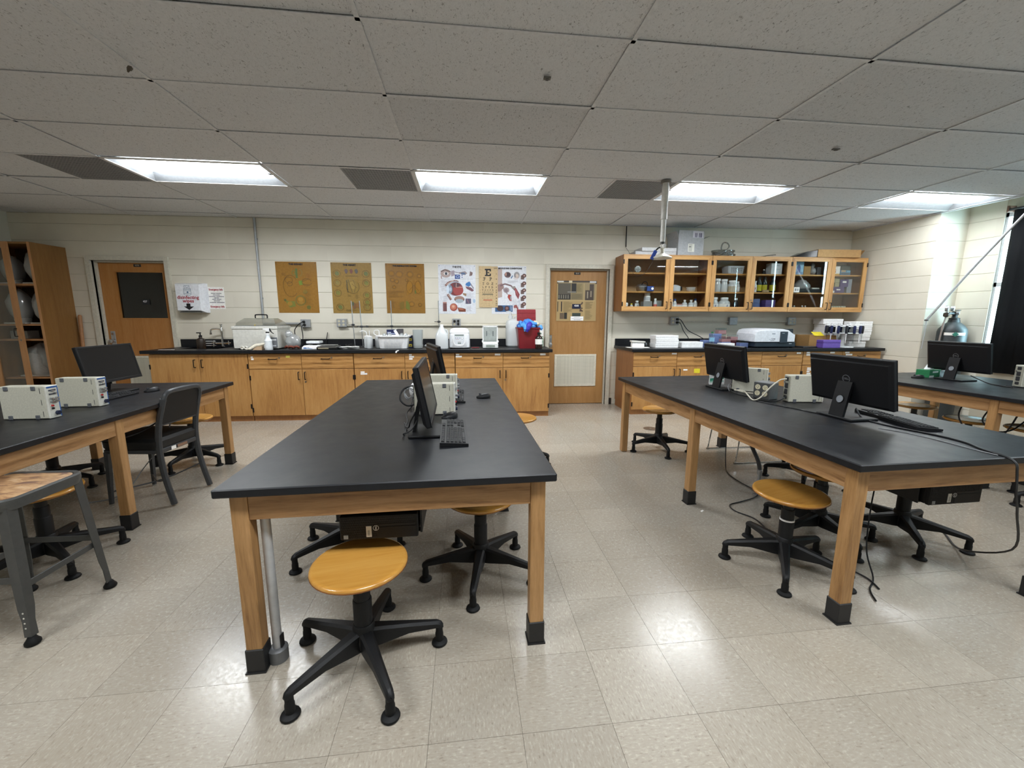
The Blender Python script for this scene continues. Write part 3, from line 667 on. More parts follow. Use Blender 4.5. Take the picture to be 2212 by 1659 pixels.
def hinge(par,x,z,y): G().box(x-.009,x+.009,y-.006,y,z-.03,z+.03,.002).build('hinge',M('#1d1613',.4,.3),par)
def base_cab(label,x0,x1,kind='drawers',tags=(),side=None):
    t=thing('base_cabinet',label,'cabinet',((x0+x1)/2,CY,0),0,'oak base cabinets'); w=(x1-x0)/2; y=0
    G().box(-w,w,.0205,.70,.09,CT,.001).build('carcass',CABSIDE if side else OAKZ,t)
    G().box(-w+.002,w-.002,.022,.68,0,.089).build('toe_kick',CABSIDE,t)
    g=.0025
    if kind=='sink':
        for s in (-1,1):
            d=G().box(min(s*g,s*(w-g)),max(s*g,s*(w-g)),0,.02,.072,CT-.012,.0025).build('door',BIRCHZ,t); pull_v(d,s*.045,.76,0); 
            hinge(d,s*(w-.006),.72,0); hinge(d,s*(w-.006),.2,0)
    else:
        for s in (-1,1):
            a,b=min(s*g,s*(w-g)),max(s*g,s*(w-g))
            dr=G().box(a,b,0,.02,.683,CT-.006,.0025).build('drawer',BIRCHX,t); xc=s*w/2
            pull_h(dr,xc-.02,.815,0); lockp(dr,xc+.055,.827,0)
            d=G().box(a,b,0,.02,.072,.677,.0025).build('door',BIRCHZ,t); pull_v(d,s*.04,.595,0); lockp(d,s*.04-.005,.515,0) if s>0 else None
            hinge(d,s*(w-.006),.57,0); hinge(d,s*(w-.006),.15,0)
    for tx,tz,tw,thh,col in tags: sticker(t,tx,tz,tw,thh,-.0004,col)
    return t
base_cab('oak sink cabinet with two tall doors, under the faucet',-4.075,-2.903,'sink')
base_cab('oak base cabinet under the water bath, yellow tag on its drawer',-2.897,-1.600,tags=((-.60,.838,.026,.016,WHITE2),(-.595,.812,.03,.022,WHITE2),(-.16,.843,.05,.026,M('#e6dd6a',.6))))
base_cab('oak base cabinet under the white wash tub',-1.594,-.293,tags=((-.545,.635,.05,.018,WHITE2),(-.53,.612,.085,.02,WHITE2),(.075,.857,.036,.02,WHITE2),(.09,.832,.062,.02,WHITE2),(.08,.805,.045,.02,WHITE2)))
base_cab('oak base cabinet under the red waste bin, next to the tan door',-.287,.978,tags=((-.6,.857,.045,.02,WHITE2),(-.585,.832,.08,.02,WHITE2),(-.07,.857,.075,.024,WHITE2),(.54,.857,.075,.024,WHITE2)))
base_cab('oak base cabinet at the tan door, below the stacked white flat boxes',2.146,3.392,side=1,tags=((-.045,.857,.07,.02,WHITE2),(.13,.63,.06,.02,WHITE2),(.30,.615,.085,.062,M('#e0cf2c',.6))))
base_cab('oak base cabinet under the white and black lab instrument',3.398,4.630,tags=((.55,.857,.065,.02,WHITE2),(-.56,.63,.05,.02,WHITE2)))
base_cab('oak base cabinet at the corner, under the pipette stand',4.636,5.838,tags=((-.53,.862,.05,.022,WHITE2),(-.52,.832,.07,.022,WHITE2),(-.16,.862,.07,.024,WHITE2),(.07,.862,.065,.022,WHITE2),(.10,.832,.1,.022,WHITE2),(-.49,.64,.06,.016,WHITE2),(-.48,.615,.08,.016,WHITE2),(-.5,.59,.045,.016,WHITE2),(-.49,.562,.06,.02,WHITE2),(-.1,.64,.06,.02,WHITE2)))
CTZ=.925
def worktop(label,x0,x1,sink=None,spl=()):
    t=thing('worktop',label,'worktop',((x0+x1)/2,5.42,CTZ),0,'black lab worktops'); w=(x1-x0)/2
    g=G(); d=WY-.006-5.42
    if sink:
        a,b,c,e=sink; a-=(x0+x1)/2; b-=(x0+x1)/2
        g.box(-w,a,0,d,-.04,0,.003); g.box(b,w,0,d,-.04,0,.003); g.box(a,b,0,c,-.04,0,.003); g.box(a,b,e,d,-.04,0,.003)
        g.build('slab',EPOXY,t)
        q=G(); q.box(a,b,c,e,-.2,-.19); q.box(a-.008,a,c,e,-.2,-.006); q.box(b,b+.008,c,e,-.2,-.006); q.box(a,b,c-.008,c,-.2,-.006); q.box(a,b,e,e+.008,-.2,-.006); q.build('sink_basin',M('#1a1b1d',.4),t)
    else: g.box(-w,w,0,d,-.04,0,.003).build('slab',EPOXY,t)
    for a,b in spl: G().box(a-(x0+x1)/2,b-(x0+x1)/2,d-.02,d,.0005,.105,.003).build('backsplash',EPOXY,t)
    return t
worktop('long black worktop with sink, under the wall posters',-4.15,1.012,(-3.93,-3.42,.32,.64),((-4.15,1.0),))
wr=worktop('black worktop under the glass door wall cabinets',2.112,5.862,None,((2.12,5.86),))
# ---------------------------------------------------------------- wall cabinets with glass doors
UY,UZ0,UZ1=5.825,1.44,2.23
def wallcab(label,x0,x1,sp):
    t=thing('wall_cabinet',label,'cabinet',((x0+x1)/2,UY,UZ0),0,'glass door wall cabinets'); w=(x1-x0)/2; H=UZ1-UZ0; D=WY-.006-UY; th=.02
    inn=0
    g=G()
    for s in (-1,1): g.box(min(s*w,s*(w-th)),max(s*w,s*(w-th)),.021,D,0,H)
    g.box(-w+th,w-th,.021,D,0,th); g.box(-w+th,w-th,.021,D,H-th,H); g.build('carcass',CABSIDE,t)
    G().box(-w+th,w-th,D-.012,D-.002,th,H-th).build('back_panel',M('#a8865c',.7),t)
    for z in (1.725-UZ0,1.987-UZ0): G().box(-w+th+.001,w-th-.001,.05,D-.013,z-.02,z,.001).build('shelf',OAKX,t)
    m=sp-(x0+x1)/2; f=.062
    for a,b,s in ((-w,m,1),(m,w,-1)):
        a+=.002;b-=.002; d=G().frame(a,b,0,H,f,f+.006,f,0,.02).build('door',OAKCABZ,t)
        G().prism([(a+.001,.001),(b-.001,.001),(b-f,f+.005),(a+f,f+.005)],-.0006,.0,'y').build('door_rail',OAKCAB,d); G().prism([(a+.001,H-.001),(b-.001,H-.001),(b-f,H-f+.001),(a+f,H-f+.001)],-.0006,0,'y').build('door_rail',OAKCAB,d)
        G().box(a+f-.004,b-f+.004,.009,.012,f,H-f+.004).build('glass_pane',GLASS,d)
        hx_=b-.03 if s>0 else a+.03; pull_v(d,hx_,.085,0)
        if s<0: lockp(d,hx_,.165,0)
        e=a+.003 if s>0 else b-.003
        for z in (.1,H-.1): hinge(d,e,z,0)
    return t
wallcab('glass door wall cabinet behind the shower head, leftmost of three',2.078,3.390,2.767)
wallcab('glass door wall cabinet with big white jars, below the coiled tubing',3.392,4.613,4.0)
wallcab('glass door wall cabinet in the corner, below the open cardboard box',4.615,5.812,5.243)
# ---------------------------------------------------------------- tall cabinet at the left
tc=thing('tall_cabinet','tall wooden cabinet with shelves of bagged models, beside the left door','cabinet',(-5.78,5.72,0),0)
x0,x1,D,H=-.31,.32,.455,2.245
g=G(); g.box(x1-.025,x1,0,D,0,H); g.build('side_panel',TALLW,tc); G().box(x0,x0+.025,0,D,0,H).build('side_panel',TALLW,tc)
G().box(x0+.025,x1-.025,0,D,H-.025,H).build('top_panel',TALLW,tc); G().box(x0+.025,x1-.025,.02,D,.08,.105).build('bottom_panel',TALLW,tc)
G().box(x0+.025,x1-.025,D-.012,D-.002,.105,H-.025).build('back_panel',M('#4d371d',.7),tc); G().box(x0+.025,x1-.025,.03,.05,0,.08).build('toe_board',TALLW,tc)
for z in (1.745,1.245,1.055,.565): G().box(x0+.026,x1-.026,.04,D-.014,z-.022,z,.001).build('shelf',STILEW,tc)
G().box(x1-.027,x1+.0015,-.004,-.0005,0,H).build('face_edge',STILEW,tc)
dr=G().frame(x0,.085,.05,H-.005,.062,.08,.07,-.024,-.002).build('door',STILEW,tc)
G().box(x0+.055,.025,-.014,-.011,.12,H-.07).build('glass_pane',GLASS,dr)
pull_v(dr,.028,1.14,-.024); lockp(dr,.055,1.045,-.024)
# ---------------------------------------------------------------- monitors, keyboards, mice (screen faces local +x)
PLAS=M('#131417',.5,bump=.05,scale=500,spec=.3); LOGO=M('#85888d',.3,.6)
def monitor():
    t=thing('monitor','','monitor')
    G().box(-.085,.105,-.115,.115,0,.014,.004).build('base',PLAS,t)
    nk=G()
    nk.rings([[(x+dx,y,z) for dx,y in ((0,-.045),(0,.045),(.016,.045),(.016,-.045))] for x,z in ((-.07,.012),(-.045,.15),(-.030,.22))])
    nb=nk.build('neck',PLAS,t)
    hm=G(Matrix.Translation((-.052,0,.115))@Matrix.Rotation(-pi/2+.18,4,'Y')); hm.lathe([(.022,-.010),(.025,-.010),(.025,.003),(.022,.003),(.022,-.010)],20).build('cable_hole_rim',BLACKP,nb)
    hm=G(Matrix.Translation((-.052,0,.115))@Matrix.Rotation(-pi/2+.18,4,'Y')); hm.lathe([(.0,-.0015),(.022,-.0015),(.022,.0005),(0,.0005)],20).build('cable_hole',M('#8d939b',.4),nb)
    Mp=Matrix.Translation((.028,0,.088))@Matrix.Rotation(radians(-11),4,'Y')
    b=G(Mp).box(-.012,.012,-.255,.255,0,.285,.004).build('back_shell',PLAS,t)
    g=G(Mp); g.rings([[(-.012,-.25,.005),(-.012,.25,.005),(-.012,.25,.262),(-.012,-.25,.262)],[(-.024,-.235,.02),(-.024,.235,.02),(-.024,.235,.255),(-.024,-.235,.255)]]); g.build('rear_housing',PLAS,b)
    G(Mp).box(-.0125,-.0118,-.2,.2,.263,.266).build('vent_line',BLACKP,b)
    g=G(Mp); z0,z1,y=.0,.285,.255
    g.box(.012,.0155,-y,y,z1-.014,z1,.001); g.box(.012,.0155,-y,y,0,.020,.001); g.box(.012,.0155,-y,-y+.013,.02,z1-.014,.001); g.box(.012,.0155,y-.013,y,.02,z1-.014,.001)
    g.build('bezel',PLAS,t)
    G(Mp).box(.012,.0135,-y+.013,y-.013,.02,z1-.014).build('screen',SCREEN,t)
    g=G(Mp@Matrix.Translation((-.0242,0,.155))@Matrix.Rotation(-pi/2,4,'Y')); n=24
    g.rings([[(r*cos(2*pi*i/n),r*sin(2*pi*i/n),h) for i in range(n)] for r,h in ((.024,0),(.024,.0014),(.0205,.0014),(.0205,0))],False,False); g.build('logo_ring',LOGO,b)
    o=txt('DELL',.0155,LOGO,b,(0,0,0),bold=.0006,name='logo_letters'); o.matrix_local=Mp@Matrix.Translation((-.0252,0,.155))@Matrix.Rotation(-pi/2,4,'Z')@Matrix.Rotation(pi/2,4,'X')
    return t
m0=None
for x,y,a,lab in ((-.262,2.09,.05,'black monitor at the near end of the middle table, screen to the right'),
 (-.335,3.40,.28,'black monitor seen edge-on at the far end of the middle table'),
 (2.215,2.235,.08,'large black monitor seen from behind, nearest on the right table'),
 (2.075,3.26,.06,'black monitor seen from behind, beyond the beige unit on the right table'),
 (4.63,3.565,.05,'black monitor seen from behind in front of the gas cylinder'),
 (-2.845,3.42,.05,'black monitor with its dark screen tilted, on the left table')):
    if m0 is None: m0=monitor(); o=m0
    else: o=dup(m0,(0,0,0),0)
    o.location=(x,y,TH); o.rotation_euler=(0,0,a); o['label']=lab; o['group']='black flat monitors'
KEYC=M('#1b1c1f',.55,spec=.3)
def keyboard():
    t=thing('keyboard','','keyboard')
    G().rings([[(-.066,y,z) for z in (0,.020)][::1]+[(.066,y,z) for z in (.010,0)] for y in (-.222,.222)]).build('case',PLAS,t)
    g=G(Matrix.Translation((0,0,.0))@Matrix.Rotation(math.atan2(-.010,.132)*-1*-1,4,'Y'))
    g=G()
    def key(x,y,w,d):
        z=.0155-.0758*x; g.rings([[(x-d/2,y-w/2,z-.001),(x+d/2,y-w/2,z-.001-.0758*d),(x+d/2,y+w/2,z-.001-.0758*d),(x-d/2,y+w/2,z-.001)],[(x-d/2+.002,y-w/2+.002,z+.006),(x+d/2-.002,y-w/2+.002,z+.006-.0758*d),(x+d/2-.002,y+w/2-.002,z+.006-.0758*d),(x-d/2+.002,y+w/2-.002,z+.006)]],False)
    rows=[-.052,-.028,-.0095,.009,.0275,.046]
    for r,x in enumerate(rows):
        n=15; y=-.212
        if r==5: ks=[.023,.019,.023,.105,.023,.019,.023,.023]
        else: ks=[.0173]*15+([] if r else [])
        yy=y
        for k in ks:
            if yy+k>.062: break
            key(x,yy+k/2,k-.0022,.016); yy+=k
        if r!=3:
            for q in range(3): 
                if r==4 and q!=1: continue
                key(x,.076+q*.0185+.0085,.0158,.016)
        if r>0:
            for q in range(4): key(x,.139+q*.019+.009,.0162,.016)
    stuff(g.build('keys',KEYC,t)); return t
k0=None
for x,y,a,lab in ((-.122,2.055,.06,'black keyboard beside the base of the near monitor on the middle table'),(-.155,2.83+.20,.03,'black keyboard half hidden behind the beige units on the middle table'),
 (2.425,2.125,-.17,'black keyboard beside the large monitor on the right table'),(-2.66,3.12,.04,'black keyboard behind the beige units on the left table')):
    o=keyboard() if k0 is None else dup(k0,(0,0,0),0)
    if k0 is None: k0=o
    o.location=(x,y,TH+.002); o.rotation_euler=(0,0,a); o['label']=lab; o['group']='black keyboards'
def mouse():
    t=thing('mouse','','mouse'); rs=[]
    for i in range(9):
        u=i/8; x=-.052+.104*u; w=.031*math.sqrt(max(.02,1-(2*u-1)**2*.93)); h=.012+.026*sin(pi*min(1,.25+u*.72))**1.1*(.9 if u>.1 else .5)
        rs.append([(x,-w,.003),(x,-w*1.02,h*.45),(x,-w*.72,h*.88),(x,-w*.25,h),(x,w*.25,h),(x,w*.72,h*.88),(x,w*1.02,h*.45),(x,w,.003)])
    G().rings(rs).build('shell',M('#17181b',.45,spec=.35),t,60)
    G().cyl((.028,-.004,.030),(.028,.004,.030),.007,n=10).build('scroll_wheel',M('#3b3e43',.5),t); return t
u0=None
for x,y,a,lab in ((-.165,2.385,-2.5,'black mouse touching the far end of the near keyboard, middle table'),(.045,2.99,-2.95,'black mouse alone at the right of the middle table'),
 (4.40,3.70,2.8,'black mouse on the window table, left of the green box'),(-2.575,3.435,-2.0,'black mouse beyond the keyboard on the left table')):
    o=mouse() if u0 is None else dup(u0,(0,0,0),0)
    if u0 is None: u0=o
    o.location=(x,y,TH); o.rotation_euler=(0,0,a); o['label']=lab; o['group']='black computer mice'
# ---------------------------------------------------------------- beige data units standing on their sides; big face towards local -y, knobs on +x, connectors on -x
def unit():
    t=thing('data_unit','','instrument'); w,d,h=.122,.072,.192
    G().box(-w,w-.012,0,d,.002,h,.004).build('case',BEIGE,t)
    fp=G().box(w-.012,w,0,d,.002,h,.003).build('front_panel',M('#d7d6cc',.5),t)
    a=Art(); a.r(.004,.178,d-.004,.188,'#2f5fa0'); a.r(d-.009,.006,d-.003,.178,'#3b6bb0')
    for zz in (.16,.138): a.r(.012,zz,.056,zz+.009,'#4a4d55'); a.k-=1
    a.build('panel_print',fp,(w+.0003,0,0),(0,0,pi/2))
    for i,(y,z) in enumerate([(.018,.118),(.034,.112),(.050,.118),(.018,.100),(.034,.095),(.050,.100)]):
        G().cyl((w,y,z),(w+.014,y,z),.0058,n=10).build('connector',STEEL,fp)
    for y,z,m in ((.020,.076,REDB),(.020,.060,BLACKP)): G().cyl((w,y,z),(w+.008,y,z),.006,n=10).build('terminal',m,fp)
    for y,z in ((.03,.160),(.046,.147)): G().cyl((w,y,z),(w+.012,y,z),.005,n=10).build('connector',STEEL,fp)
    G().cyl((w,.044,.030),(w+.012,.044,.030),.0125,n=14).build('power_knob',M('#1b2440',.4),fp)
    for x in (-.08,.058):
        for z in (.012,.18): G().box(x-.011,x+.011,-.005,.002,z-.012,z+.012,.002).build('rubber_foot',FOOTG,t)
    for z in (.165,.098,.03): G().box(.088,.0905,-.0006,.001,z-.016,z+.016).build('slot',M('#2c2d2f',.6),t)
    bp=G().box(-w-.003,-w,.006,d-.006,.008,h-.006,.001).build('rear_panel',M('#a3a294',.5),t)
    for z,q in ((.165,.014),(.118,.019),(.075,.019),(.035,.012)):
        G().box(-w-.009,-w-.003,.018,.048,z-q,z+q,.003).build('socket',M('#2a2b2e',.5),bp)
    G().cyl((-w-.003,.056,.14),(-w-.010,.056,.14),.006,n=10).build('connector',STEEL,bp); return t
u1=None
for x,y,a,lab in ((-2.585,2.525,.03,'beige data unit nearest the camera on the left table'),(-2.60,2.862,.03,'beige data unit behind the front one, on the left table'),
 (-.257,2.47,.02,'front beige data unit on the middle table, behind the near monitor'),(-.262,2.86,.02,'rear beige data unit on the middle table, between the two monitors'),
 (2.19,3.085,-.62,'beige data unit behind the outlet box on the right table'),(2.318,2.655,-.10,'beige data unit with cable ends facing left, beside the large monitor'),
 (4.83,3.10,-.15,'beige data unit at the right edge, in front of the window shade')):
    o=unit() if u1 is None else dup(u1,(0,0,0),0)
    if u1 is None: u1=o
    o.location=(x,y,TH); o.rotation_euler=(0,0,a); o['label']=lab; o['group']='beige data units'
# outlet box bolted to the right table
ob=thing('outlet_box','grey steel outlet box with four sockets standing on the right table','outlet',(2.085,2.80,TH),-1.17)
# local: face towards -y
G().box(-.06,.06,0,.105,0,.125,.004).build('housing',M('#85878a',.35,.5),ob); G().box(-.058,.058,-.003,0,.004,.121,.001).build('face_plate',M('#5d5f60',.4,.4),ob)
def socket(par,x,z,y,s=1):
    G(Matrix.Translation((x,y,z))@Matrix.Rotation(pi/2,4,'X')).lathe([(.0165*s,0),(.0165*s,.003)],16).build('socket',M('#d9d2b4',.5),par)
    A=Art(); A.r(-.007*s,0,-.0045*s,.008*s,'#3a352c').r(.0045*s,.001*s,.007*s,.008*s,'#3a352c').e(0,-.007*s,.0028*s,.0028*s,'#3a352c',8); A.build('slots',par,(x,y-.0032,z))
for x in (-.027,.027):
    for z in (.042,.088): socket(ob,x,z,-.003,1.15)
# ---------------------------------------------------------------- computers hung under the tables (front towards local -y)
def pc(label,loc,rz):
    t=thing('computer',label,'computer',loc,rz)
    G().box(-.148,.148,.01,.29,0,.098,.003).build('case',M('#0d0d0e',.5,spec=.3),t); f=G().box(-.15,.15,-.012,.01,-.001,.1,.004).build('front_bezel',M('#0d0d0e',.55,spec=.3),t)
    g=G()
    for i in range(34):
        for k in range(9):
            x=-.142+.0085*i+(.00425 if k%2 else 0); z=.008+.0098*k
            if x>.138 or (x>-.012 and z<.066): continue
            g.box(x-.0026,x+.0026,-.0132,-.012,z-.0032,z+.0032)
    stuff(g.build('vent_grille',M('#19191b',.45,spec=.3),f))
    G().box(-.008,.140,-.0142,-.012,.052,.064,.001).build('drive_slot',M('#131315',.4,spec=.3),f); G().box(-.008,.142,-.0135,-.012,.004,.050,.001).build('port_panel',M('#101012',.45,spec=.3),f)
    G().box(-.050,-.029,-.0145,-.0125,.010,.056,.0008).build('inventory_sticker',M('#c9c7c0',.6),f); A=Art()
    for i in range(9): A.r(-.044,.017+.0026*i,-.036,.0182+.0026*i,'#3a3a40'); A.k-=1
    A.build('barcode',f,(0,-.0147,0))
    G().box(-.136,-.119,-.0145,-.0125,.006,.022).build('small_sticker',M('#8f9498',.5),f)
    n=20; gg=G(Matrix.Translation((-.012,-.0138,.047))@Matrix.Rotation(pi/2,4,'X')); gg.rings([[(r*cos(2*pi*i/n),r*sin(2*pi*i/n),q) for i in range(n)] for r,q in ((.0112,0),(.0112,.001),(.0094,.001),(.0094,0))],False,False); gg.build('logo_ring',M('#c9cbce',.4),f)
    txt('DELL',.0075,M('#c9cbce',.4),f,(-.012,-.0142,.047),(pi/2,-pi/2,0),'logo_letters',.0003)
    br=G(); 
    for x in (-.12,.12): br.box(x-.012,x+.012,.05,.25,.098,.102)
    for x in (-.12,.12): br.box(x-.012,x+.012,.05,.056,.1,.115); br.box(x-.012,x+.012,.244,.25,.1,.115)
    br.build('mounting_bracket',BLACKM,t); return t
pc('black computer hung under the near end of the middle table, above the wooden stool',(-.392,1.555,.480),.03)
pc('black computer hung under the right table, behind the dangling cord',(2.337,1.715,.447),.05)
# straps that carry the hung computers
for (x,y,z0,rz) in ((-.392,1.555,.480,.03),(2.337,1.715,.447,.05)):
    hb=thing('hanger_frame','black hanger holding the computer up against the table underside'+(' at its near end, middle table' if x<0 else ', right table'),'bracket',(x,y,z0),rz); g=G()
    top=.724-z0
    for sx in (-1,1): g.box(sx*.158-.004,sx*.158+.004,.03,.26,-.006,top,.001)
    g.box(-.16,.16,.04,.07,-.007,-.003); g.box(-.16,.16,.22,.25,-.007,-.003); g.build('side_strap',BLACKM,hb)
# ---------------------------------------------------------------- small items on the tables
def carton(name,label,loc,rz,d,mat,cat='box',group=None,lid=None,b=.0015):
    t=thing(name,label,cat,loc,rz,group); w,dd,h=d[0]/2,d[1]/2,d[2]
    G().box(-w,w,-dd,dd,0,h if not lid else h-lid,b).build('body',mat,t)
    if lid: G().box(-w-.0015,w+.0015,-dd-.0015,dd+.0015,h-lid+.0015,h,b).build('lid',mat,t)
    return t
t=carton('wipes_box','small white and green wipes box behind the far monitor of the right table',(2.145,3.47,TH),-.5,(.12,.09,.085),WHITE2)
A=Art(); A.p([(-.055,.03),(.055,.06),(.055,.08),(-.055,.055)],'#3f9a80'); A.p([(-.055,.02),(.055,.035),(.055,.045),(-.055,.03)],'#9fd0c0'); A.r(-.03,.012,.02,.022,'#55595c'); A.build('printed_front',t,(0,-.0456,0)); A=Art(); A.p([(-.04,.03),(.04,.06),(.04,.08),(-.04,.055)],'#3f9a80'); A.build('printed_side',t,(-.0606,0,0),(0,0,-pi/2))
t=carton('glove_box','green and white glove box on the window table',(4.63,3.80,TH),.28,(.20,.11,.075),M('#1f7a4a',.55)); A=Art(); A.r(-.05,.045,.05,.062,'#dfe8e0'); A.r(-.1,.0,-.02,.02,'#e8eeea'); A.build('printed_front',t,(0,-.0556,0))
G(Matrix.Translation((.03,.01,.077))@Matrix.Rotation(-.5,4,'Y')).rings([[(-.08,-.03,0),(-.08,.03,0),(-.08,.02,.02),(-.08,-.02,.02)],[(.09,-.045,.02),(.09,.045,.02),(.09,.03,.035),(.09,-.03,.035)]]).build('crumpled_glove',M('#d9dedd',.6),t)
t=carton('tissue_box','pale blue printed box leaning by the stand of the window table monitor',(4.73,3.70,TH),.2,(.1,.08,.07),M('#a9c6cf',.5))
# cords and conduits
def cord(name,label,pts,r,mat,cat='cable',n=6,sub=6,group=None):
    o=G().tube(pts,r,n,sub).build(name,mat,None,60); tag(o,label,cat,group); return o
z=TH+.004
CORDB=M('#17181a',.5); CORDW=M('#d8d3c2',.5); CORDG=M('#8a8d90',.5)
cord('power_cord','black cord running along the right table to the large monitor',[(2.06,3.18,z+.02),(2.03,3.02,z),(2.05,2.87,z),(2.0,2.72,z),(2.03,2.58,z),(2.08,2.46,z),(2.10,2.38,z),(2.13,2.31,z+.001),(2.17,2.27,z+.012),(2.195,2.262,z+.05),(2.205,2.262,z+.10)],.0038,CORDB)
cord('power_cord','black cord ending at the lower socket of the beige unit, right table',[(2.04,2.80,z),(2.075,2.70,z+.002),(2.12,2.66,z+.012),(2.165,2.672,z+.03),(2.187,2.684,z+.034)],.004,CORDB)
cord('white_cable','white cable looping from the beige unit past the outlet box, right table',[(2.187,2.696,TH+.165),(2.14,2.70,TH+.155),(2.08,2.71,TH+.10),(2.02,2.715,TH+.03),(1.985,2.74,z+.002),(2.0,2.82,z+.02),(2.04,2.92,z+.03),(2.055,3.0,z+.028),(2.07,3.08,z+.012)],.0052,CORDW)
cord('white_cable','short white cable at the foot of the far beige unit, right table',[(2.075,3.10,z+.012),(2.05,2.985,z+.022),(2.055,2.90,z+.024),(2.075,2.845,z+.03)],.0048,CORDW)
cord('grey_cable','thin grey cable drooping from the far beige unit, right table',[(2.09,3.17,TH+.05),(2.065,3.16,TH+.055),(2.045,3.14,TH+.03),(2.04,3.11,z)],.003,CORDG)
cord('power_cord','black cord crossing the right table and dangling over its near edge',[(2.262,2.215,TH+.06),(2.26,2.17,TH+.012),(2.262,2.10,z),(2.275,1.98,z),(2.33,1.82,z),(2.33,1.70,z),(2.285,1.60,z),(2.272,1.523,z),(2.275,1.475,TH-.012),(2.275,1.462,TH-.06),(2.28,1.455,TH-.15),(2.36,1.49,.50),(2.58,1.62,.24),(2.78,1.95,.03),(2.92,2.14,.006),(3.0,2.24,.005)],.0045,CORDB)
cord('mouse_cable','thin grey cord lying across the right table toward its near edge',[(2.17,1.98,z-.001),(2.22,1.90,z-.001),(2.24,1.82,z-.001),(2.25,1.72,z-.001),(2.25,1.62,z-.001),(2.258,1.525,z-.001)],.0022,CORDG)
cord('power_cord','black cord dropping to the floor and snaking beside the conduit',[(2.33,3.50,.60),(2.31,3.50,.25),(2.27,3.42,.02),(2.18,3.24,.006),(2.16,3.05,.006),(2.175,2.90,.006),(2.15,2.81,.006),(2.05,2.74,.006),(1.92,2.69,.006),(1.82,2.65,.006),(1.80,2.56,.006),(1.86,2.45,.006),(1.85,2.33,.006),(1.82,2.22,.006),(1.84,2.05,.006),(1.95,1.95,.006),(2.02,1.80,.006),(2.0,1.70,.006)],.0045,CORDB)
cord('power_cord','black cord hanging from the hung computer behind the right table front leg',[(2.30,2.06,.47),(2.22,2.0,.30),(2.12,1.90,.10),(2.05,1.78,.01),(1.95,1.70,.006),(1.90,1.62,.006)],.004,CORDB)
fc=thing('floor_conduit','grey conduit rising from the floor into the right table','conduit',(2.151,2.817,0),0)
G().lathe([(.035,0),(.035,.006),(.016,.012),(.013,.014),(.013,.16),(.018,.162),(.018,.20),(.013,.202)],14).build('floor_fitting',PIPEG,fc)
G().tube([(0,0,.19),(-.005,.02,.26),(-.03,.07,.36),(-.05,.11,.46),(-.05,.12,.56),(-.05,.12,.66)],.0145,10,6).build('flexible_hose',GREYD,fc)
lp=thing('leg_conduit','grey pipe standing against the front left leg of the middle table','conduit',(-.800,1.512,0),0)
G().cyl((0,0,.012),(0,0,.724),.0175,n=16).build('pipe',M('#b9babb',.4,.3),lp); G().lathe([(.036,0),(.036,.05),(.03,.055),(.02,.057)],16).build('floor_flange',M('#6c6e70',.5,.3),lp)
G().box(.015,.022,-.012,.012,.0,.11,.002).build('clip',BLACKM,lp)
# bundle behind the middle units
cord('power_cord','thick black cord arching behind the beige units, middle table',[(-.385,2.50,TH+.06),(-.43,2.50,TH+.055),(-.47,2.51,TH+.09),(-.465,2.56,TH+.14),(-.42,2.60,TH+.16),(-.40,2.63,TH+.15)],.006,CORDB)
cord('grey_cable','coiled grey cable bundle behind the beige units, middle table',[(-.40,2.56,TH+.13),(-.44,2.6,TH+.15),(-.46,2.62,TH+.11),(-.43,2.58,TH+.085),(-.40,2.60,TH+.12),(-.43,2.63,TH+.14),(-.46,2.6,TH+.12),(-.44,2.57,TH+.08),(-.41,2.62,TH+.09),(-.43,2.66,TH+.02),(-.44,2.68,z)],.004,CORDG)
cord('black_cable','black cable drooping from the near monitor to the middle table top',[(-.31,2.09,TH+.12),(-.345,2.10,TH+.06),(-.36,2.12,z+.016),(-.39,2.20,z),(-.40,2.32,z),(-.42,2.42,z+.02),(-.40,2.5,TH+.05)],.004,CORDB)
cord('black_cable','black cable from the monitor base out across the middle table edge',[(-.30,2.03,TH+.08),(-.33,2.01,TH+.035),(-.365,2.0,TH+.02),(-.37,2.04,z),(-.38,2.16,z),(-.405,2.27,z)],.0035,CORDB)
b=thing('white_adapter','white plastic adapter lump behind the beige units, middle table','adapter',(-.415,2.72,TH),0); G().blob((0,0,.11),(.035,.04,.05),12,7,.05,3).build('shell',WHITEP,b); G().tube([(0,0,.07),(.01,.0,.03),(0,.02,.004)],.004,6,5).build('lead',CORDW,b)
cord('grey_cable','pair of grey cords hanging under the left table to the floor',[(-2.35,3.30,.60),(-2.42,3.28,.40),(-2.55,3.22,.2),(-2.66,3.2,.05),(-2.72,3.12,.006),(-2.85,3.05,.006)],.004,CORDG)
cord('power_cord','black cords slung under the apron of the left table',[(-2.28,3.05,.60),(-2.34,2.95,.55),(-2.42,2.85,.535),(-2.5,2.75,.56),(-2.6,2.7,.62)],.006,CORDB)
for k,(p,lab) in enumerate((([(4.72,3.50,TH+.05),(4.70,3.40,TH+.02),(4.66,3.30,z),(4.62,3.20,z),(4.60,3.10,z)],'black cord from the window table monitor to the beige unit'),
 ([(4.62,3.16,z+.004),(4.72,3.08,z),(4.80,2.98,z),(4.92,2.9,z)],'black cord in front of the beige unit on the window table'),
 ([(4.66,3.04,z),(4.60,2.98,z),(4.68,2.93,z),(4.85,2.82,z),(5.0,2.76,z)],'looped black cord nearest the camera on the window table'))): cord('power_cord',lab,p,.005,CORDB)
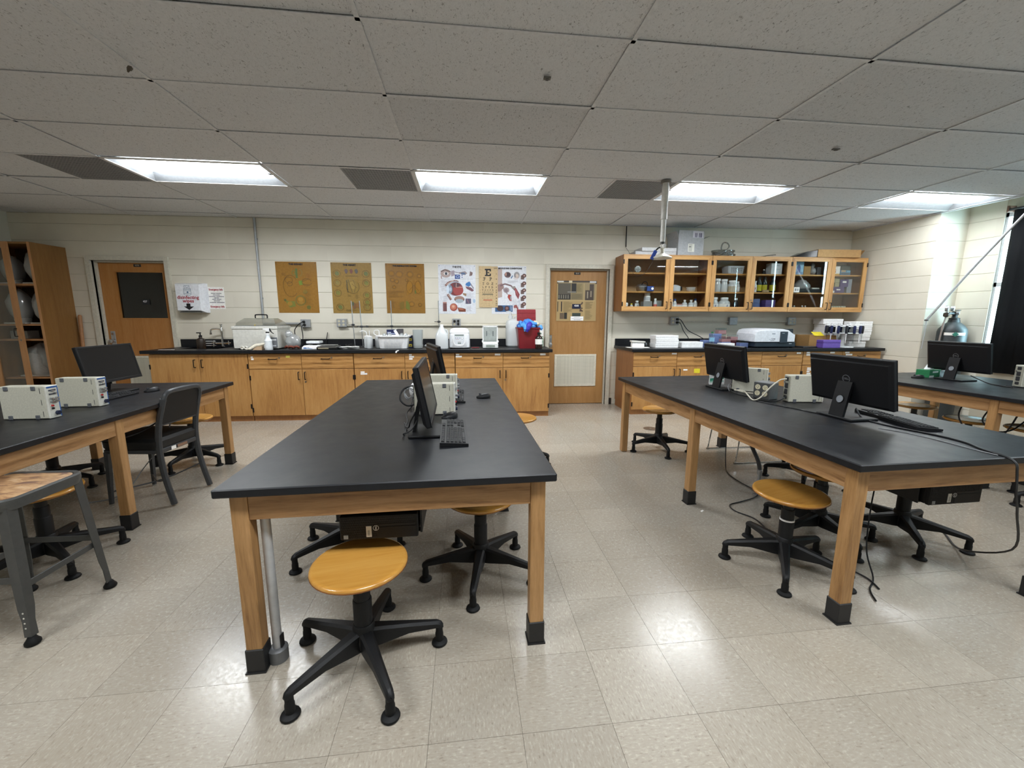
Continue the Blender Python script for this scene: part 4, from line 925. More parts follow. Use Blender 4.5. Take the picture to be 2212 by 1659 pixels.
for k,(p,lab) in enumerate((([(4.36,3.05,.60),(4.33,3.07,.48),(4.40,3.02,.40),(4.50,2.98,.42),(4.58,2.95,.52),(4.6,2.9,.62)],'black cord loop slung under the window table apron, inner one'),([(4.30,3.2,.62),(4.24,3.18,.50),(4.27,3.12,.38),(4.36,3.06,.33),(4.46,3.0,.38),(4.5,2.95,.60)],'black cord loop slung under the window table apron, lower one'))): cord('power_cord',lab,p,.006,CORDB)
dc=thing('floor_cover','round brown floor cover plate near the far stool of the right table','plate',(2.117,4.72,0),0); G().lathe([(.085,0),(.085,.003),(.078,.005),(.0,.005)],24).build('disc',M('#6a5a4c',.5,.3),dc); G().lathe([(.014,.0055),(.014,.0065),(0,.0065)],10).build('centre_plug',STEEL,dc)
sp=thing('paper_scrap','tiny white paper scrap on the floor by the right table middle leg','paper',(1.57,2.58,.0005),.4); G().rings([[(-.012,-.006,z_) for z_ in (0,)]+[(.014,-.004,.004),(.010,.006,.006),(-.010,.007,.002)],[(-.012,-.006,.0012),(.014,-.004,.0052),(.010,.006,.0072),(-.010,.007,.0032)]]).build('scrap',PAPERW,sp)
# ---------------------------------------------------------------- on the left worktop
Z=CTZ+.0005
t=thing('soap_bottle','dark brown pump soap bottle beside the sink faucet','bottle',(-3.655,5.80,Z)); G().lathe([(.047,0),(.05,.006),(.05,.10),(.042,.125),(.02,.14),(.017,.155)],18).build('bottle',M('#2e251f',.35),t)
G().lathe([(.02,.155),(.02,.172),(.008,.176),(.006,.20)],12).box(-.045,.012,-.009,.009,.2,.212,.003).build('pump',BLACKP,t)
t=thing('faucet','chrome gooseneck faucet with two cross handles behind the sink','faucet',(-3.545,6.08,Z))
G().lathe([(.026,0),(.026,.012),(.016,.02),(.014,.18),(.017,.2),(.017,.235),(.012,.25),(.012,.30),(.02,.305),(.02,.315),(0,.318)],16).build('column',CHROME,t)
G().tube([(0,0,.235),(-.03,-.01,.25),(-.085,-.03,.25),(-.115,-.04,.235),(-.12,-.042,.20)],.0105,10,6).build('spout',CHROME,t); G().lathe([(.013,.175),(.015,.178),(.015,.20),(.012,.203)],12,(-.12,-.042,0)).build('aerator',CHROME,t)
G().cyl((-.10,0,.05),(.10,0,.05),.013).build('body_bar',CHROME,t)
for s in (-1,1):
    h=G().cyl((s*.10,0,.04),(s*.10,-.03,.055),.014).build('valve',CHROME,t); g=G()
    for a in (0,pi/2): g.cyl((s*.10+.03*cos(a),-.035,.058+.03*sin(a)),(s*.10-.03*cos(a),-.035,.058-.03*sin(a)),.006,n=8)
    g.build('cross_handle',CHROME,h)
t=thing('drain_rack','white wire test tube drying pegs leaning on the backsplash','rack',(-3.76,6.08,Z)); g=G()
for s in (-1,1): g.cyl((s*.09,0,.0),(s*.09,.02,.09),.004,n=6)
for zz in (.02,.05,.08): g.cyl((-.12,.004,zz),(.12,.004,zz),.004,n=6)
g.build('wire_frame',WHITEP,t)
t=thing('paper_strip','white paper strip lying on the left end of the worktop','paper',(-3.93,5.56,Z)); G().box(-.09,.09,-.012,.012,0,.003).build('sheet',PAPERW,t)
t=thing('clear_cup','tall clear plastic cup half hidden left of the water bath','cup',(-3.245,5.92,Z)); G().lathe([(.03,0),(.036,.002),(.042,.15),(.04,.15),(.034,.004)],16).build('cup',MILK2,t)
t=thing('water_bath','beige lab water bath with clear gabled lid','instrument',(-2.85,5.72,Z)); w=.275
G().box(-w,w,-.14,.24,.012,.295,.006).box(-w-.008,w+.008,-.148,.248,.262,.298,.004).build('tank',M('#d0cfc8',.45),t)
for x in (-.22,.22): 
    for y in (-.1,.2): G().cyl((x,y,0),(x,y,.013),.018,n=10).build('foot',RUB,t)
G().rings([[(-.25,-.10,.300),(.25,-.10,.300),(.25,.21,.300),(-.25,.21,.300)],[(-.24,-.10,.34),(.24,-.10,.34),(.24,.21,.34),(-.24,.21,.34)],[(-.185,.0,.40),(.185,.0,.40),(.185,.12,.40),(-.185,.12,.40)]],False,True).build('clear_lid',clear('lid_acrylic','#e4e4de',.07,.05,.18,'#c9c8c0'),t)
G().box(-.26,.26,-.11,.225,.298,.3035).build('lid_gasket',M('#77787a',.5),t)
G().tube([(-.075,.06,.40),(-.075,.06,.43),(-.06,.06,.445),(.06,.06,.445),(.075,.06,.43),(.075,.06,.40)],.008,8,4).build('lid_handle',BLACKP,t)
cp=G().box(.155,w-.004,-.1495,-.14,.03,.155,.003).build('control_panel',M('#6e7175',.4),t); A=Art(); A.r(.20,.115,.262,.135,'#d8dadb').r(.165,.06,.195,.14,'#e4e6e6').r(.205,.04,.255,.055,'#c9ccd0')
for zz in (.07,.09,.11): A.r(.172,zz,.182,zz+.009,'#2c3050'); A.k-=1
A.build('panel_print',cp,(0,-.15,0))
A=Art(); A.p([(-.04,.0),(-.02,.0),(-.03,.018)],'#d8b62a'); A.p([(-.034,.003),(-.026,.003),(-.03,.012)],'#4a4020'); A.build('warning_sticker',t,(.02,-.1015,.305))
t=thing('spray_bottle','white spray bottle with black trigger in front of the water bath','bottle',(-2.655,5.50,Z))
G().lathe([(.044,0),(.047,.006),(.047,.045),(.044,.09),(.046,.118),(.03,.142),(.024,.165),(.0225,.195)],18).build('bottle',M('#dfe4e8',.3),t); G().lathe([(.026,.195),(.026,.212),(.021,.214)],14).build('collar',WHITEP,t); G().lathe([(.0215,.214),(.0215,.23),(0,.231)],14).build('black_band',BLACKP,t)
G().rings([[(x,y,zz) for y,zz in ((-.012,a),(.012,a),(.012,b),(-.012,b))] for x,a,b in ((-.05,.262,.270),(-.02,.250,.275),(.02,.23,.278),(.028,.235,.275))]).build('sprayer_head',WHITEP,t)
G().tube([(.026,0,.27),(.035,0,.25),(.05,0,.225),(.075,0,.205)],[.010,.009,.006,.005],8,5).build('trigger',BLACKP,t)
t=thing('folded_gloves','cream rubber gloves folded on a tan pouch, beside the spray bottle','gloves',(-2.79,5.505,Z)); G().rings([[(x,y,zz) for y,zz in ((-.03,0),(.03,0),(.028,b),(-.025,b*.9))] for x,b in ((-.05,.03),(0,.045),(.06,.05))]).build('pouch',M('#b59b7e',.7),t)
G().tube([(-.10,-.03,.012),(-.06,-.03,.03),(-.02,-.01,.055),(.04,0,.065),(.10,.02,.085)],[.014,.02,.022,.02,.014],10,4).build('glove_upper',M('#ddd6c4',.6),t); G().tube([(-.12,-.045,.010),(-.08,-.04,.016),(-.05,-.03,.028)],[.010,.017,.014],10,4).build('glove_finger',M('#ddd6c4',.6),t)
for x,lab in ((-3.0,'white tube cap lying in front of the water bath, left one'),(-2.955,'white hollow tube cap in front of the water bath, right one')):
    t=thing('tube_cap',lab,'cap',(x,5.545,Z),0,'caps before the water bath'); G(Matrix.Translation((0,0,.023))@Matrix.Rotation(radians(75),4,'X')).lathe([(.021,-.015),(.023,-.012),(.023,.012),(.018,.016),(.013,.016),(.013,.002),(0,.002)],16).build('cap',M('#dcd9cf',.5),t)
t=thing('plastic_bag','crinkled clear plastic bag over reddish tubing, right of the water bath','bag',(-2.42,5.68,Z)); G().blob((0,0,.095),(.095,.08,.09),18,10,.06,5,.002).blob((-.05,0,.19),(.05,.045,.05),14,8,.08,8).build('film',BAGP,t,80)
for k,(x,y) in enumerate(((-.075,-.02),(-.02,-.05),(.05,-.04))): G().tube([(x-.03,y,.02),(x,y-.015,.035),(x+.03,y,.022),(x+.01,y+.02,.014)],.013,8,5).build('red_tubing',M('#7b3a28',.5),t)
t=thing('white_balance','white top pan balance with blue swoosh, right of the plastic bag','balance',(-2.145,5.62,Z)); G().rings([[(x,y,zz) for x,y in ((-.10,-.13+q),(.10,-.13+q),(.10,.12),(-.10,.12))] for zz,q in ((.006,0),(.03,0),(.05,.07))]).build('body',WHITEP,t)
G().box(-.085,.085,-.03,.11,.075,.105,.006).build('weighing_pan',M('#dfe3e6',.3),t); G().cyl((0,.04,.05),(0,.04,.076),.03).build('pan_post',BLACKP,t); G().box(-.09,.09,-.12,.11,0,.006).build('base_pad',RUB,t)
A=Art(); A.e(-.06,.010,.024,.009,'#3f6aa8'); A.p([(-.04,.004),(.03,.002),(.03,.006),(-.04,.014)],'#6f96c8'); A.r(-.03,.014,-.01,.018,'#4b4f55'); A.build('printed_front',t,(0,-.1305,.012))
t=thing('dark_balance','dark top pan balance with steel plate, between white balance and paper towels','balance',(-1.93,5.53,Z)); G().rings([[(x,y,zz) for x,y in ((-.12,-.08+q),(.12,-.08+q),(.12,.14),(-.12,.14))] for zz,q in ((.0,.01),(.03,0),(.045,.05))]).build('body',M('#242526',.3),t); G().box(-.09,.09,-.01,.12,.05,.058,.002).build('steel_plate',STEEL,t); G().box(-.05,.05,.02,.08,.044,.051).build('post',BLACKP,t); G().box(-.10,.03,-.081,-.078,.014,.026).build('display',M('#a49c82',.3),t)
cord('black_cable','tangled black adapter cord behind the dark balance',[(-1.86,5.72,Z+.01),(-1.80,5.85,Z+.02),(-1.74,5.92,Z+.05),(-1.70,5.88,Z+.03),(-1.76,5.82,Z+.01),(-1.82,5.9,Z+.04),(-1.76,5.97,Z+.03),(-1.68,5.9,Z+.006)],.005,CORDB)
t=thing('pen_stick','short black stick leaning up behind the white balance','stick',(-2.17,6.12,Z)); G().cyl((0,0,.002),(.03,.03,.20),.008,.005,8).build('rod',BLACKP,t)
t=thing('paper_towels','rumpled stack of white paper towels in front of the support stands','paper',(-1.70,5.62,Z),.1)
for k in range(4):
    g=G(); rs=[]
    for i in range(7):
        x=-.13+.26*i/6; rs.append([(x,-.08+.01*sin(i*2+k),.003+.008*k+.006*abs(sin(i*1.7+k))),(x,.07+.012*cos(i+k),.003+.008*k+.006*abs(cos(i*1.3+k)))])
    g.rings(rs,False,False,False); g.build('towel_sheet',WHITE2,t,80)
def stand(label,x,y,h,clamp,base=True,tilt=0):
    t=thing('support_stand',label,'lab stand',(x,y,Z),0,'ring stands'); 
    G().box(-.05,.05,-.06,.06,0,.008,.002).build('base_plate',GREYD,t); G().cyl((0,0,.008),(tilt,0,h),.006,n=10).build('rod',STEEL,t)
    cz,dx=clamp; xx=tilt*cz/h
    c=G().box(xx-.016,xx+.016,-.014,.014,cz-.014,cz+.014,.003).build('clamp_block',GREYD,t)
    G().cyl((xx-.05,-.008,cz),(xx+.016,-.008,cz),.0045,n=8).lathe([(.0,0),(.01,.001),(.01,.01),(0,.011)],8,(xx-.052,-.008,cz-.005)).build('thumb_screw',GREYD,c)
    if dx:
        G().cyl((xx,-.012,cz),(xx+dx*.8,-.012,cz+.002),.005,n=8).build('clamp_rod',GREYD,c); G().box(xx+dx*.8-.002,xx+dx+.014,-.022,-.002,cz-.013,cz+.015,.003).build('clamp_jaw',GREYM,c)
    else: G().box(xx-.03,xx+.03,-.02,-.012,cz-.006,cz+.006,.002).build('wing_screw',GREYD,c)
    return t
stand('support stand with thin rod, leftmost of the pair before the heart poster',-1.735,6.04,.645,(.31,0),tilt=-.02)
stand('support stand with a long clamp pointing right, before the heart poster',-1.625,6.05,.645,(.285,.085),tilt=-.02)
stand('support stand behind the wash tub, before the respiratory poster',-1.215,6.07,.65,(.29,0))
stand('support stand behind the gallon jug, before the eye poster',-.545,6.08,.655,(.355,0))
def washb(label,x,y,spout):
    t=thing('wash_bottle',label,'bottle',(x,y,Z),0,'wash bottles'); G().lathe([(.038,0),(.042,.004),(.042,.125),(.036,.142),(.028,.146)],16).build('bottle',MILK,t); G().lathe([(.036,.146),(.036,.165),(.01,.17),(0,.17)],16).build('cap',WHITEP,t)
    G().tube([(0,0,.16)]+spout,.005,8,5).build('spout',WHITEP,t); G().lathe([(.0385,.004),(.0385,.05),(0,.051)],14).build('water',clear('water_tint','#d7dfe4',.05,.02),t)
washb('wash bottle with bent spout pointing left, in front of the support stands',-1.50,5.80,[(-.004,0,.2),(-.02,-.0,.225),(-.06,0,.232),(-.095,0,.222)])
washb('wash bottle with straight spout, nearest of the wash bottles',-1.445,5.71,[(.002,0,.2),(.0,0,.24)])
washb('wash bottle half hidden by the wash tub, spout bent over to the right',-1.352,5.80,[(-.05,0,.19),(-.05,0,.225),(-.03,0,.24),(.012,0,.236),(.016,0,.18)])
t=thing('wash_tub','white plastic wash tub full of odds and ends','tub',(-1.115,5.69,Z)); 
def oval(w,d,z,e=5,n=28):
    o=[]
    for i in range(n):
        a=2*pi*i/n; c,s=cos(a),sin(a); o.append((w*math.copysign(abs(c)**(2/e),c),d*math.copysign(abs(s)**(2/e),s),z))
    return o
G().rings([oval(.175,.105,0),oval(.182,.112,.008),oval(.203,.13,.16),oval(.222,.148,.163),oval(.222,.148,.178),oval(.2,.128,.176),oval(.178,.108,.02)],True,True).build('tub',M('#f7f8fb',.4),t)
for k,(x,y,zz,r) in enumerate(((-.13,.02,.17,.025),(-.06,0,.175,.03),(.1,.0,.175,.03),(.16,0,.172,.022))): G().blob((x,y,zz),(r,r,.03),10,6,.12,k).build('crumpled_plastic',MILK2,t)
g=G(Matrix.Translation((.06,-.03,.17))@Matrix.Rotation(-.5,4,'Y')); g.box(-.018,.018,-.002,.002,0,.09).build('paper_tag',WHITE2,t)
t=carton('wipes_carton','navy and yellow carton standing behind the wash tub, left one',(-1.19,5.97,Z),0,(.14,.09,.245),NAVY); A=Art(); A.r(-.06,.20,-.01,.212,'#c9cfe4').r(-.06,.185,.055,.197,'#aeb9dc').r(-.06,.145,-.01,.16,'#b9c2e0').r(.012,.13,.06,.17,'#a8465a').r(.015,.155,.055,.168,'#d6d0d4'); A.build('printed_front',t,(0,-.0455,0))
t=carton('grey_carton','dark grey carton behind the wash tub, next to the navy one',(-1.08,5.98,Z),0,(.075,.08,.255),M('#4d4b50',.6))
t=carton('yellow_navy_box','navy box with yellow print between wash tub and clear pitcher',(-.905,5.80,Z),0,(.05,.14,.17),M('#1a2348',.5)); A=Art()
for zz in (.10,.02): A.r(-.022,zz,.02,zz+.035,'#d8c332').r(-.015,zz+.008,.01,zz+.02,'#1a2348')
A.build('printed_front',t,(0,-.0705,0))
t=thing('clear_pitcher','tall clear plastic container right of the wash tub','container',(-.80,5.72,Z)); G().lathe([(.055,0),(.062,.004),(.066,.05),(.062,.06),(.066,.25),(.063,.25),(.059,.06),(.055,.006)],20,sq=4).build('container',MILK2,t); G().lathe([(.052,.008),(.056,.05),(0,.052)],16,sq=4).build('contents',M('#9fa6a8',.4),t)
t=thing('squeeze_tube','white plastic scoop lying left of the gallon jug','scoop',(-.66,5.86,Z)); G().lathe([(0,-.07),(.018,-.06),(.02,.03),(.012,.06),(0,.07)],10).build('scoop',WHITEP,t) if False else G(Matrix.Translation((0,0,.022))@Matrix.Rotation(pi/2,4,'Y')).lathe([(.006,-.075),(.018,-.06),(.02,.03),(.012,.06),(.003,.07)],12).build('scoop',M('#c9cdd0',.4),t)
t=thing('gallon_jug','milky gallon jug half full of clear liquid','jug',(-.466,5.585,Z)); G().lathe([(.076,0),(.084,.008),(.084,.17),(.076,.20),(.05,.25),(.026,.29),(.022,.30)],24,sq=3.4).build('jug',MILK,t); G().lathe([(.024,.30),(.024,.325),(0,.326)],14).build('cap',WHITEP,t); G().lathe([(.079,.006),(.080,.088),(0,.089)],24,sq=3.4).build('liquid',clear('liquid','#bac6cf',.05,.05,.25,'#aebac4'),t)
G().tube([(.045,-.0,.255),(.07,0,.245),(.078,0,.21),(.075,0,.185)],.009,8,4).build('jug_handle',MILK,t)
t=thing('centrifuge','white microcentrifuge with rounded lid and small display','instrument',(-.235,5.70,Z)); 
def sup(w,d,z,e=4,y=0,n=32): return [(a,b+y,c) for a,b,c in oval(w,d,z,e,n)]
G().rings([sup(.138,.125,.012),sup(.143,.13,.02),sup(.141,.13,.10),sup(.138,.128,.185),sup(.135,.12,.21)]).build('body',M('#e8eaed',.35),t); G().rings([sup(.137,.121,.213),sup(.133,.118,.235),sup(.118,.105,.262),sup(.085,.08,.275),sup(.03,.03,.278)]).build('lid',M('#f0f2f4',.3),t); G().rings([sup(.12,.11,0),sup(.12,.11,.013)]).build('base',RUB,t)
A=Art(); A.p([(-.085,.20),(.085,.20),(.08,.09),(.06,.05),(.02,.035),(-.02,.035),(-.06,.05),(-.08,.09)],'#f7f8f9'); A.p([(-.072,.195),(.072,.195),(.07,.10),(.05,.062),(-.05,.062),(-.07,.10)],'#dde1e6'); A.r(-.058,.178,.062,.190,'#5d6a66').r(-.058,.168,.062,.179,'#aab5b0')
for x in (-.045,-.018,.008): A.e(x,.145,.007,.006,'#7d8096',10); A.k-=1
A.e(.04,.142,.015,.015,'#8d919a',16).e(.04,.143,.012,.012,'#f2f4f5',16).l([(-.05,.128),(.0,.128)],.004,'#b59aa0').r(-.02,.092,.02,.096,'#a07f78').r(-.02,.068,.024,.083,'#7a8a86'); A.build('panel_print',t,(0,-.1318,0))
t=thing('red_marker','red marker lying on the worktop right of the centrifuge','pen',(-.02,5.66,Z),.15); G(Matrix.Translation((0,0,.008))@Matrix.Rotation(pi/2,4,'Y')).lathe([(.004,-.055),(.008,-.05),(.008,.05),(.003,.055)],10).build('barrel',M('#7a2b30',.4),t)
t=thing('analytical_balance','white analytical balance with glass draft shield','balance',(.185,5.70,Z)); G().box(-.105,.105,-.135,.13,.006,.075,.008).build('body',M('#e2e4e3',.4),t)
g=G()
for sx in (-1,1):
    for y in (-.06,.11): g.box(sx*.098-.007,sx*.098+.007,y-.007,y+.007,.075,.30)
g.box(-.105,.105,-.067,-.053,.29,.305); g.box(-.105,.105,.103,.117,.29,.305); g.box(-.105,-.091,-.053,.103,.29,.305); g.box(.091,.105,-.053,.103,.29,.305); g.box(-.105,.105,-.075,-.05,.075,.09); g.build('shield_frame',M('#e8e9e8',.4),t)
G().box(-.091,.091,-.061,-.058,.09,.29).build('glass_front',GLASS,t); G().box(-.093,.093,.108,.112,.08,.29).build('rear_panel',M('#b8bcba',.4),t); G().lathe([(.04,.085),(.04,.09),(0,.09)],18,(0,.02,0)).build('weighing_pan',STEEL,t)
for x in (-.045,.045): G().box(x-.006,x+.006,.1,.107,.16,.23).build('vent_slot',M('#6d7275',.5),t)
G().box(-.06,.06,-.137,-.134,.02,.05).build('display_strip',M('#8a948c',.3),t); G().box(-.115,-.10,-.06,.05,.08,.105,.003).build('side_handle',WHITEP,t); G().box(.10,.115,-.06,.05,.08,.105,.003).build('side_handle',WHITEP,t)
t=thing('carboy','tall milky carboy with spigot cap, behind the red bin','jug',(.545,5.98,Z)); G().lathe([(.105,0),(.122,.02),(.124,.33),(.11,.37),(.06,.395),(.045,.40)],24,sq=3).build('jug',MILK,t); G().lathe([(.034,.40),(.034,.44),(.02,.448),(.016,.47),(.016,.49)],14,(-.055,0,0)).build('cap',MILK,t); G().tube([(-.055,0,.488),(-.055,0,.5),(-.08,0,.505),(-.12,0,.500)],.008,8,4).build('vent_spout',MILK,t); G().tube([(.0,0,.39),(.01,0,.43),(.07,0,.43),(.09,0,.38)],.011,8,4).build('jug_handle',MILK,t)
t=thing('waste_bin','red biohazard waste bin overflowing with gloves, lid propped open','bin',(.71,5.73,Z)); 
def rbox(w,d,z,r=.02): return rr3(w,d,r,z)
G().rings([rbox(.128,.125,0),rbox(.152,.145,.265),rbox(.160,.152,.268),rbox(.160,.152,.285),rbox(.15,.142,.285),rbox(.125,.12,.02)]).build('bin',RED,t)
lid=G(Matrix.Translation((0,.15,.285))@Matrix.Rotation(radians(80),4,'X')); lid.box(-.135,.135,0,.25,0,.02,.005); 
for zz in (.06,.13,.20): lid.box(-.135,.135,zz-.004,zz+.004,.02,.024)
for xx in (-.07,0,.07): lid.box(xx-.003,xx+.003,.005,.245,.02,.023)
lid.build('lid',M('#8a2029',.4),t)
glv=thing('glove_heap','heap of crumpled blue gloves bulging out of the red bin','gloves',(.71,5.73,Z))
rn=random.Random(11)
def glove(par,c,r,mat,seed): 
    G().blob(c,r,16,10,.13,seed).build('crumpled_glove',mat,par,80)
G().blob((0,0,.30),(.135,.125,.055),20,10,.06,2).build('glove_core',LBLUE,glv,80)
for k in range(15):
    a=rn.uniform(0,2*pi); q=rn.uniform(.02,.13); zz=.345-.5*q*q/.13+rn.uniform(-.01,.02)
    pts=[(q*cos(a)+rn.uniform(-.05,.05),q*sin(a)*.8-.02+rn.uniform(-.04,.04),zz+rn.uniform(-.015,.03)) for _ in range(4)]
    G().tube(pts,[.024,.03,.02,.026,.012],8,4).build('glove_roll',(LBLUE,M('#3b7fd4',.45),LBLUE,M('#2d5fb8',.45))[k%4],glv,80)
G().tube([(-.10,-.12,.31),(-.06,-.15,.305),(-.055,-.175,.27),(-.06,-.172,.235)],[.028,.03,.022,.013],8,4).build('hanging_glove',LBLUE,glv,80)
G().tube([(.02,-.11,.33),(0,-.155,.315),(-.015,-.178,.27),(-.03,-.174,.23)],[.035,.038,.028,.018],8,4).build('violet_glove',VIO,glv,80)
G().tube([(.09,.0,.35),(.12,-.04,.34),(.14,-.08,.315)],[.03,.028,.022],8,4).build('cream_glove',M('#d8cfb4',.6),glv,80)
G().tube([(.16,-.1,.30),(.172,-.12,.275),(.168,-.12,.25)],[.03,.026,.016],8,4).build('hanging_glove',LBLUE,glv,80)
t=thing('amber_bottle','dark brown reagent bottle with white label, right of the red bin','bottle',(.838,5.52,Z)); G().lathe([(.044,0),(.048,.005),(.048,.145),(.04,.165),(.019,.18),(.017,.195)],20).build('bottle',BROWN,t); G().lathe([(.021,.193),(.021,.222),(0,.223)],14).build('cap',BLACKP,t); G().lathe([(.0486,.062),(.0486,.132)],20).build('paper_label',PAPERW,t)
t=thing('green_sign','white leaflet with green blocks propped beside the door frame','sign',(.93,5.99,Z)); g=G(rot('X',-.06)); g.box(-.05,.05,0,.004,0,.275).build('card',PAPERW,t); A=Art(); A.r(-.048,.0,.048,.13,'#cfe0cf'); 
for a,b in ((-.035,.21),(-.01,.18),(-.03,.15)): A.r(a,b,a+.03,b+.014,'#4c7a58'); A.k-=1
A.r(-.045,.135,.045,.145,'#3a7a4c').r(-.04,.10,-.005,.12,'#2f6a42').r(.012,.10,.04,.12,'#2f6a42').r(-.012,.055,.04,.09,'#2f8a4c').r(-.045,.06,-.02,.085,'#3f7a50').r(-.045,.015,.04,.03,'#3a7a4c'); A.build('printed_face',t,(0,-.001,0),(-.06,0,0))
t=thing('tape_scrap','white torn tape hanging on the worktop front edge below the wash tub','tape',(-1.03,5.4175,.905)); G().rings([[(-.025,0,-.015),(-.01,0,-.022),(.0,-.001,.0),(.028,-.001,.014),(.01,0,.02),(-.02,0,.005)],[(-.025,.0015,-.015),(-.01,.0015,-.022),(0,.0005,0),(.028,.0005,.014),(.01,.0015,.02),(-.02,.0015,.005)]]).build('tape',WHITE2,t)
# ---------------------------------------------------------------- on the right worktop
t=thing('foam_rack','white foam block with lid on papers, left end of right worktop','box',(2.30,5.72,Z),-.15); G().box(-.085,.085,-.05,.05,.006,.075,.006).build('block',WHITE2,t); G().rings([[(-.10,-.06,.078),(.095,-.06,.074),(.095,.05,.074),(-.10,.05,.078)],[(-.10,-.06,.10),(.095,-.06,.088),(.095,.05,.088),(-.10,.05,.10)]]).build('lid',M('#dedcd6',.6),t); G().box(-.16,.15,-.09,.04,0,.005).build('paper_pad',PAPERW,t)
t=thing('glass_cube','small clear cube holder between foam block and stacked boxes','holder',(2.46,5.80,Z)); G().box(-.035,.035,-.035,.035,0,.075,.003).build('cube',PLAST,t); G().blob((0,0,.035),(.018,.018,.025),10,6,.1,3).build('contents',M('#6b6f76',.5),t)
for k,(dx,lab) in enumerate(((.0,'white flat carton, bottom of the stack of three, right worktop'),(.005,'white flat carton, middle of the stack of three, right worktop'),(-.004,'white flat carton, top of the stack of three, right worktop'))):
    t=thing('flat_carton',lab,'box',(2.70+dx,5.74,Z+.0585*k),.01*k,'stacked flat cartons'); G().box(-.168,.168,-.10,.10,0,.057,.002).build('body',WHITE2,t); G().box(-.166,.166,-.1008,-.0995,.032,.036).build('lid_seam',M('#b9bbbd',.7),t)
carton('flat_carton','single white carton lying between the stack of three and the bottle',(3.075,5.72,Z),0,(.31,.18,.082),WHITE2,lid=.03)
def tip(label,x,y,z,d,mat,top=None,grp='pipette tip boxes'):
    t=thing('tip_box',label,'box',(x,y,z),0,grp); w,dd,h=d[0]/2,d[1]/2,d[2]; b=G().box(-w,w,-dd,dd,0,h*.62,.004).build('base',mat,t); G().box(-w-.002,w+.002,-dd-.002,dd+.002,h*.62+.001,h,.006).build('lid',top or mat,t); return t
tip('blue lidded tip box left of the water bottle',3.37,5.80,Z,(.13,.10,.10),BLUECL)
t=thing('water_bottle','clear drinking water bottle with green cap and blue label','bottle',(3.40,5.70,Z)); G().lathe([(.03,0),(.034,.006),(.034,.14),(.028,.17),(.014,.198),(.0125,.205)],18).build('bottle',PLAST,t); G().lathe([(.0155,.205),(.0155,.222),(0,.223)],12).build('cap',GREEN,t); G().lathe([(.0346,.085),(.0346,.14)],18).build('label',M('#7fb2cf',.5),t)
tip('blue lidded tip box behind the water bottle, lower one',3.55,5.88,Z,(.14,.1,.09),BLUECL); tip('blue lidded tip box behind the water bottle, upper one',3.555,5.88,Z+.0905,(.14,.1,.10),BLUECL)
tip('red banded clear tip box on the tallest tip box stack, topmost',3.68,5.95,Z+.182,(.125,.09,.09),REDCL,PLAST); tip('red banded clear tip box in the middle of the tallest stack',3.68,5.95,Z+.091,(.125,.09,.09),REDCL,PLAST); tip('red banded clear tip box at the bottom of the tallest stack',3.68,5.95,Z,(.125,.09,.09),BLUECL,REDCL)
tip('red lidded tip box right of the tallest stack, above the burgundy box',3.775,5.80,Z+.095,(.12,.09,.085),REDCL,PLAST); tip('burgundy tip box beside the white instrument',3.77,5.79,Z,(.085,.09,.094),AMBCL)
tip('red banded tip box in front of the tallest stack, on the blue one',3.63,5.75,Z+.075,(.14,.08,.07),REDCL,PLAST); tip('blue tip box in front of the tallest stack',3.63,5.75,Z,(.14,.08,.074),BLUECL)
tip('pale blue tip box nearest the white instrument',3.87,5.70,Z,(.125,.10,.105),BLUECL,PLAST)
t=carton('flat_carton','white carton with small print standing behind the far monitor, right worktop',(3.57,5.62,Z),0,(.21,.09,.065),WHITE2); A=Art(); A.r(.02,.03,.08,.036,'#9a9ca4').r(.0,.03,.012,.036,'#9a9ca4'); A.build('printed_face',t,(0,-.0455,0))
t=thing('spectrophotometer','white and dark blue benchtop analyser with black sample door','instrument',(4.265,5.70,Z))
G().box(-.31,.31,-.16,.24,0.008,.085,.012).build('lower_body',M('#232d38',.4),t)
sec=[(-.335,.105,.09),(-.325,.20,.09),(-.27,.262,.09),(-.10,.278,.09),(.10,.272,.09),(.20,.258,.09),(.27,.215,.09),(.285,.20,.09),(.285,.105,.09)]
pts=[(-.335,.088),(-.335,.20),(-.31,.245),(-.25,.265),(-.05,.275),(.12,.268),(.21,.25),(.285,.195),(.285,.088)]
G().rings([[(x*(1 if k else .97),y,zz if k!=0 else .088+(zz-.088)*.86) for x,zz in pts] for k,y in enumerate((-.17,-.12,.20,.24))]).build('upper_cover',M('#dfe3ea',.35),t,28)
G().box(.05,.165,-.176,-.10,.07,.232,.004).build('sample_door',M('#2a3440',.4),t); G().box(.075,.11,-.178,-.175,.205,.211).build('door_badge',M('#9fb0b4',.3),t); G().box(.205,.245,-.1615,-.159,.055,.066).build('small_badge',M('#a6acb2',.3),t)
A=Art(); A.r(-.075,.195,-.025,.206,'#7d8894').l([(-.115,.125),(-.085,.125)],.004,'#8d95a2').l([(-.09,.103),(-.03,.103)],.005,'#6a6f7c'); A.build('panel_print',t,(0,-.1706,0)); txt('V-730',.024,M('#5a5e70',.5),t,(-.048,-.1712,.126),bold=.0008)
for x in (-.27,.27): G().cyl((x,-.12,0),(x,-.12,.01),.02,n=10).build('foot',RUB,t)
t=thing('dark_monitor_panel','thin dark screen standing behind the white instrument','screen',(4.73,5.88,Z),.0); g=G(rot('X',-.12)); g.box(-.20,.085,0,.014,.004,.262,.004).build('screen',M('#23282e',.35),t); G().box(-.1,.05,.0,.12,0,.006,.002).build('foot_plate',BLACKP,t)
t=thing('laptop','closed dark tablet lying in front of the cardboard box, right worktop','laptop',(4.86,5.64,Z),.03); G().box(-.16,.14,-.09,.09,0,.014,.004).build('slab',M('#2b2f35',.4),t); G().box(-.15,.13,-.08,.08,.0142,.0155).build('lid',M('#353a41',.3),t)
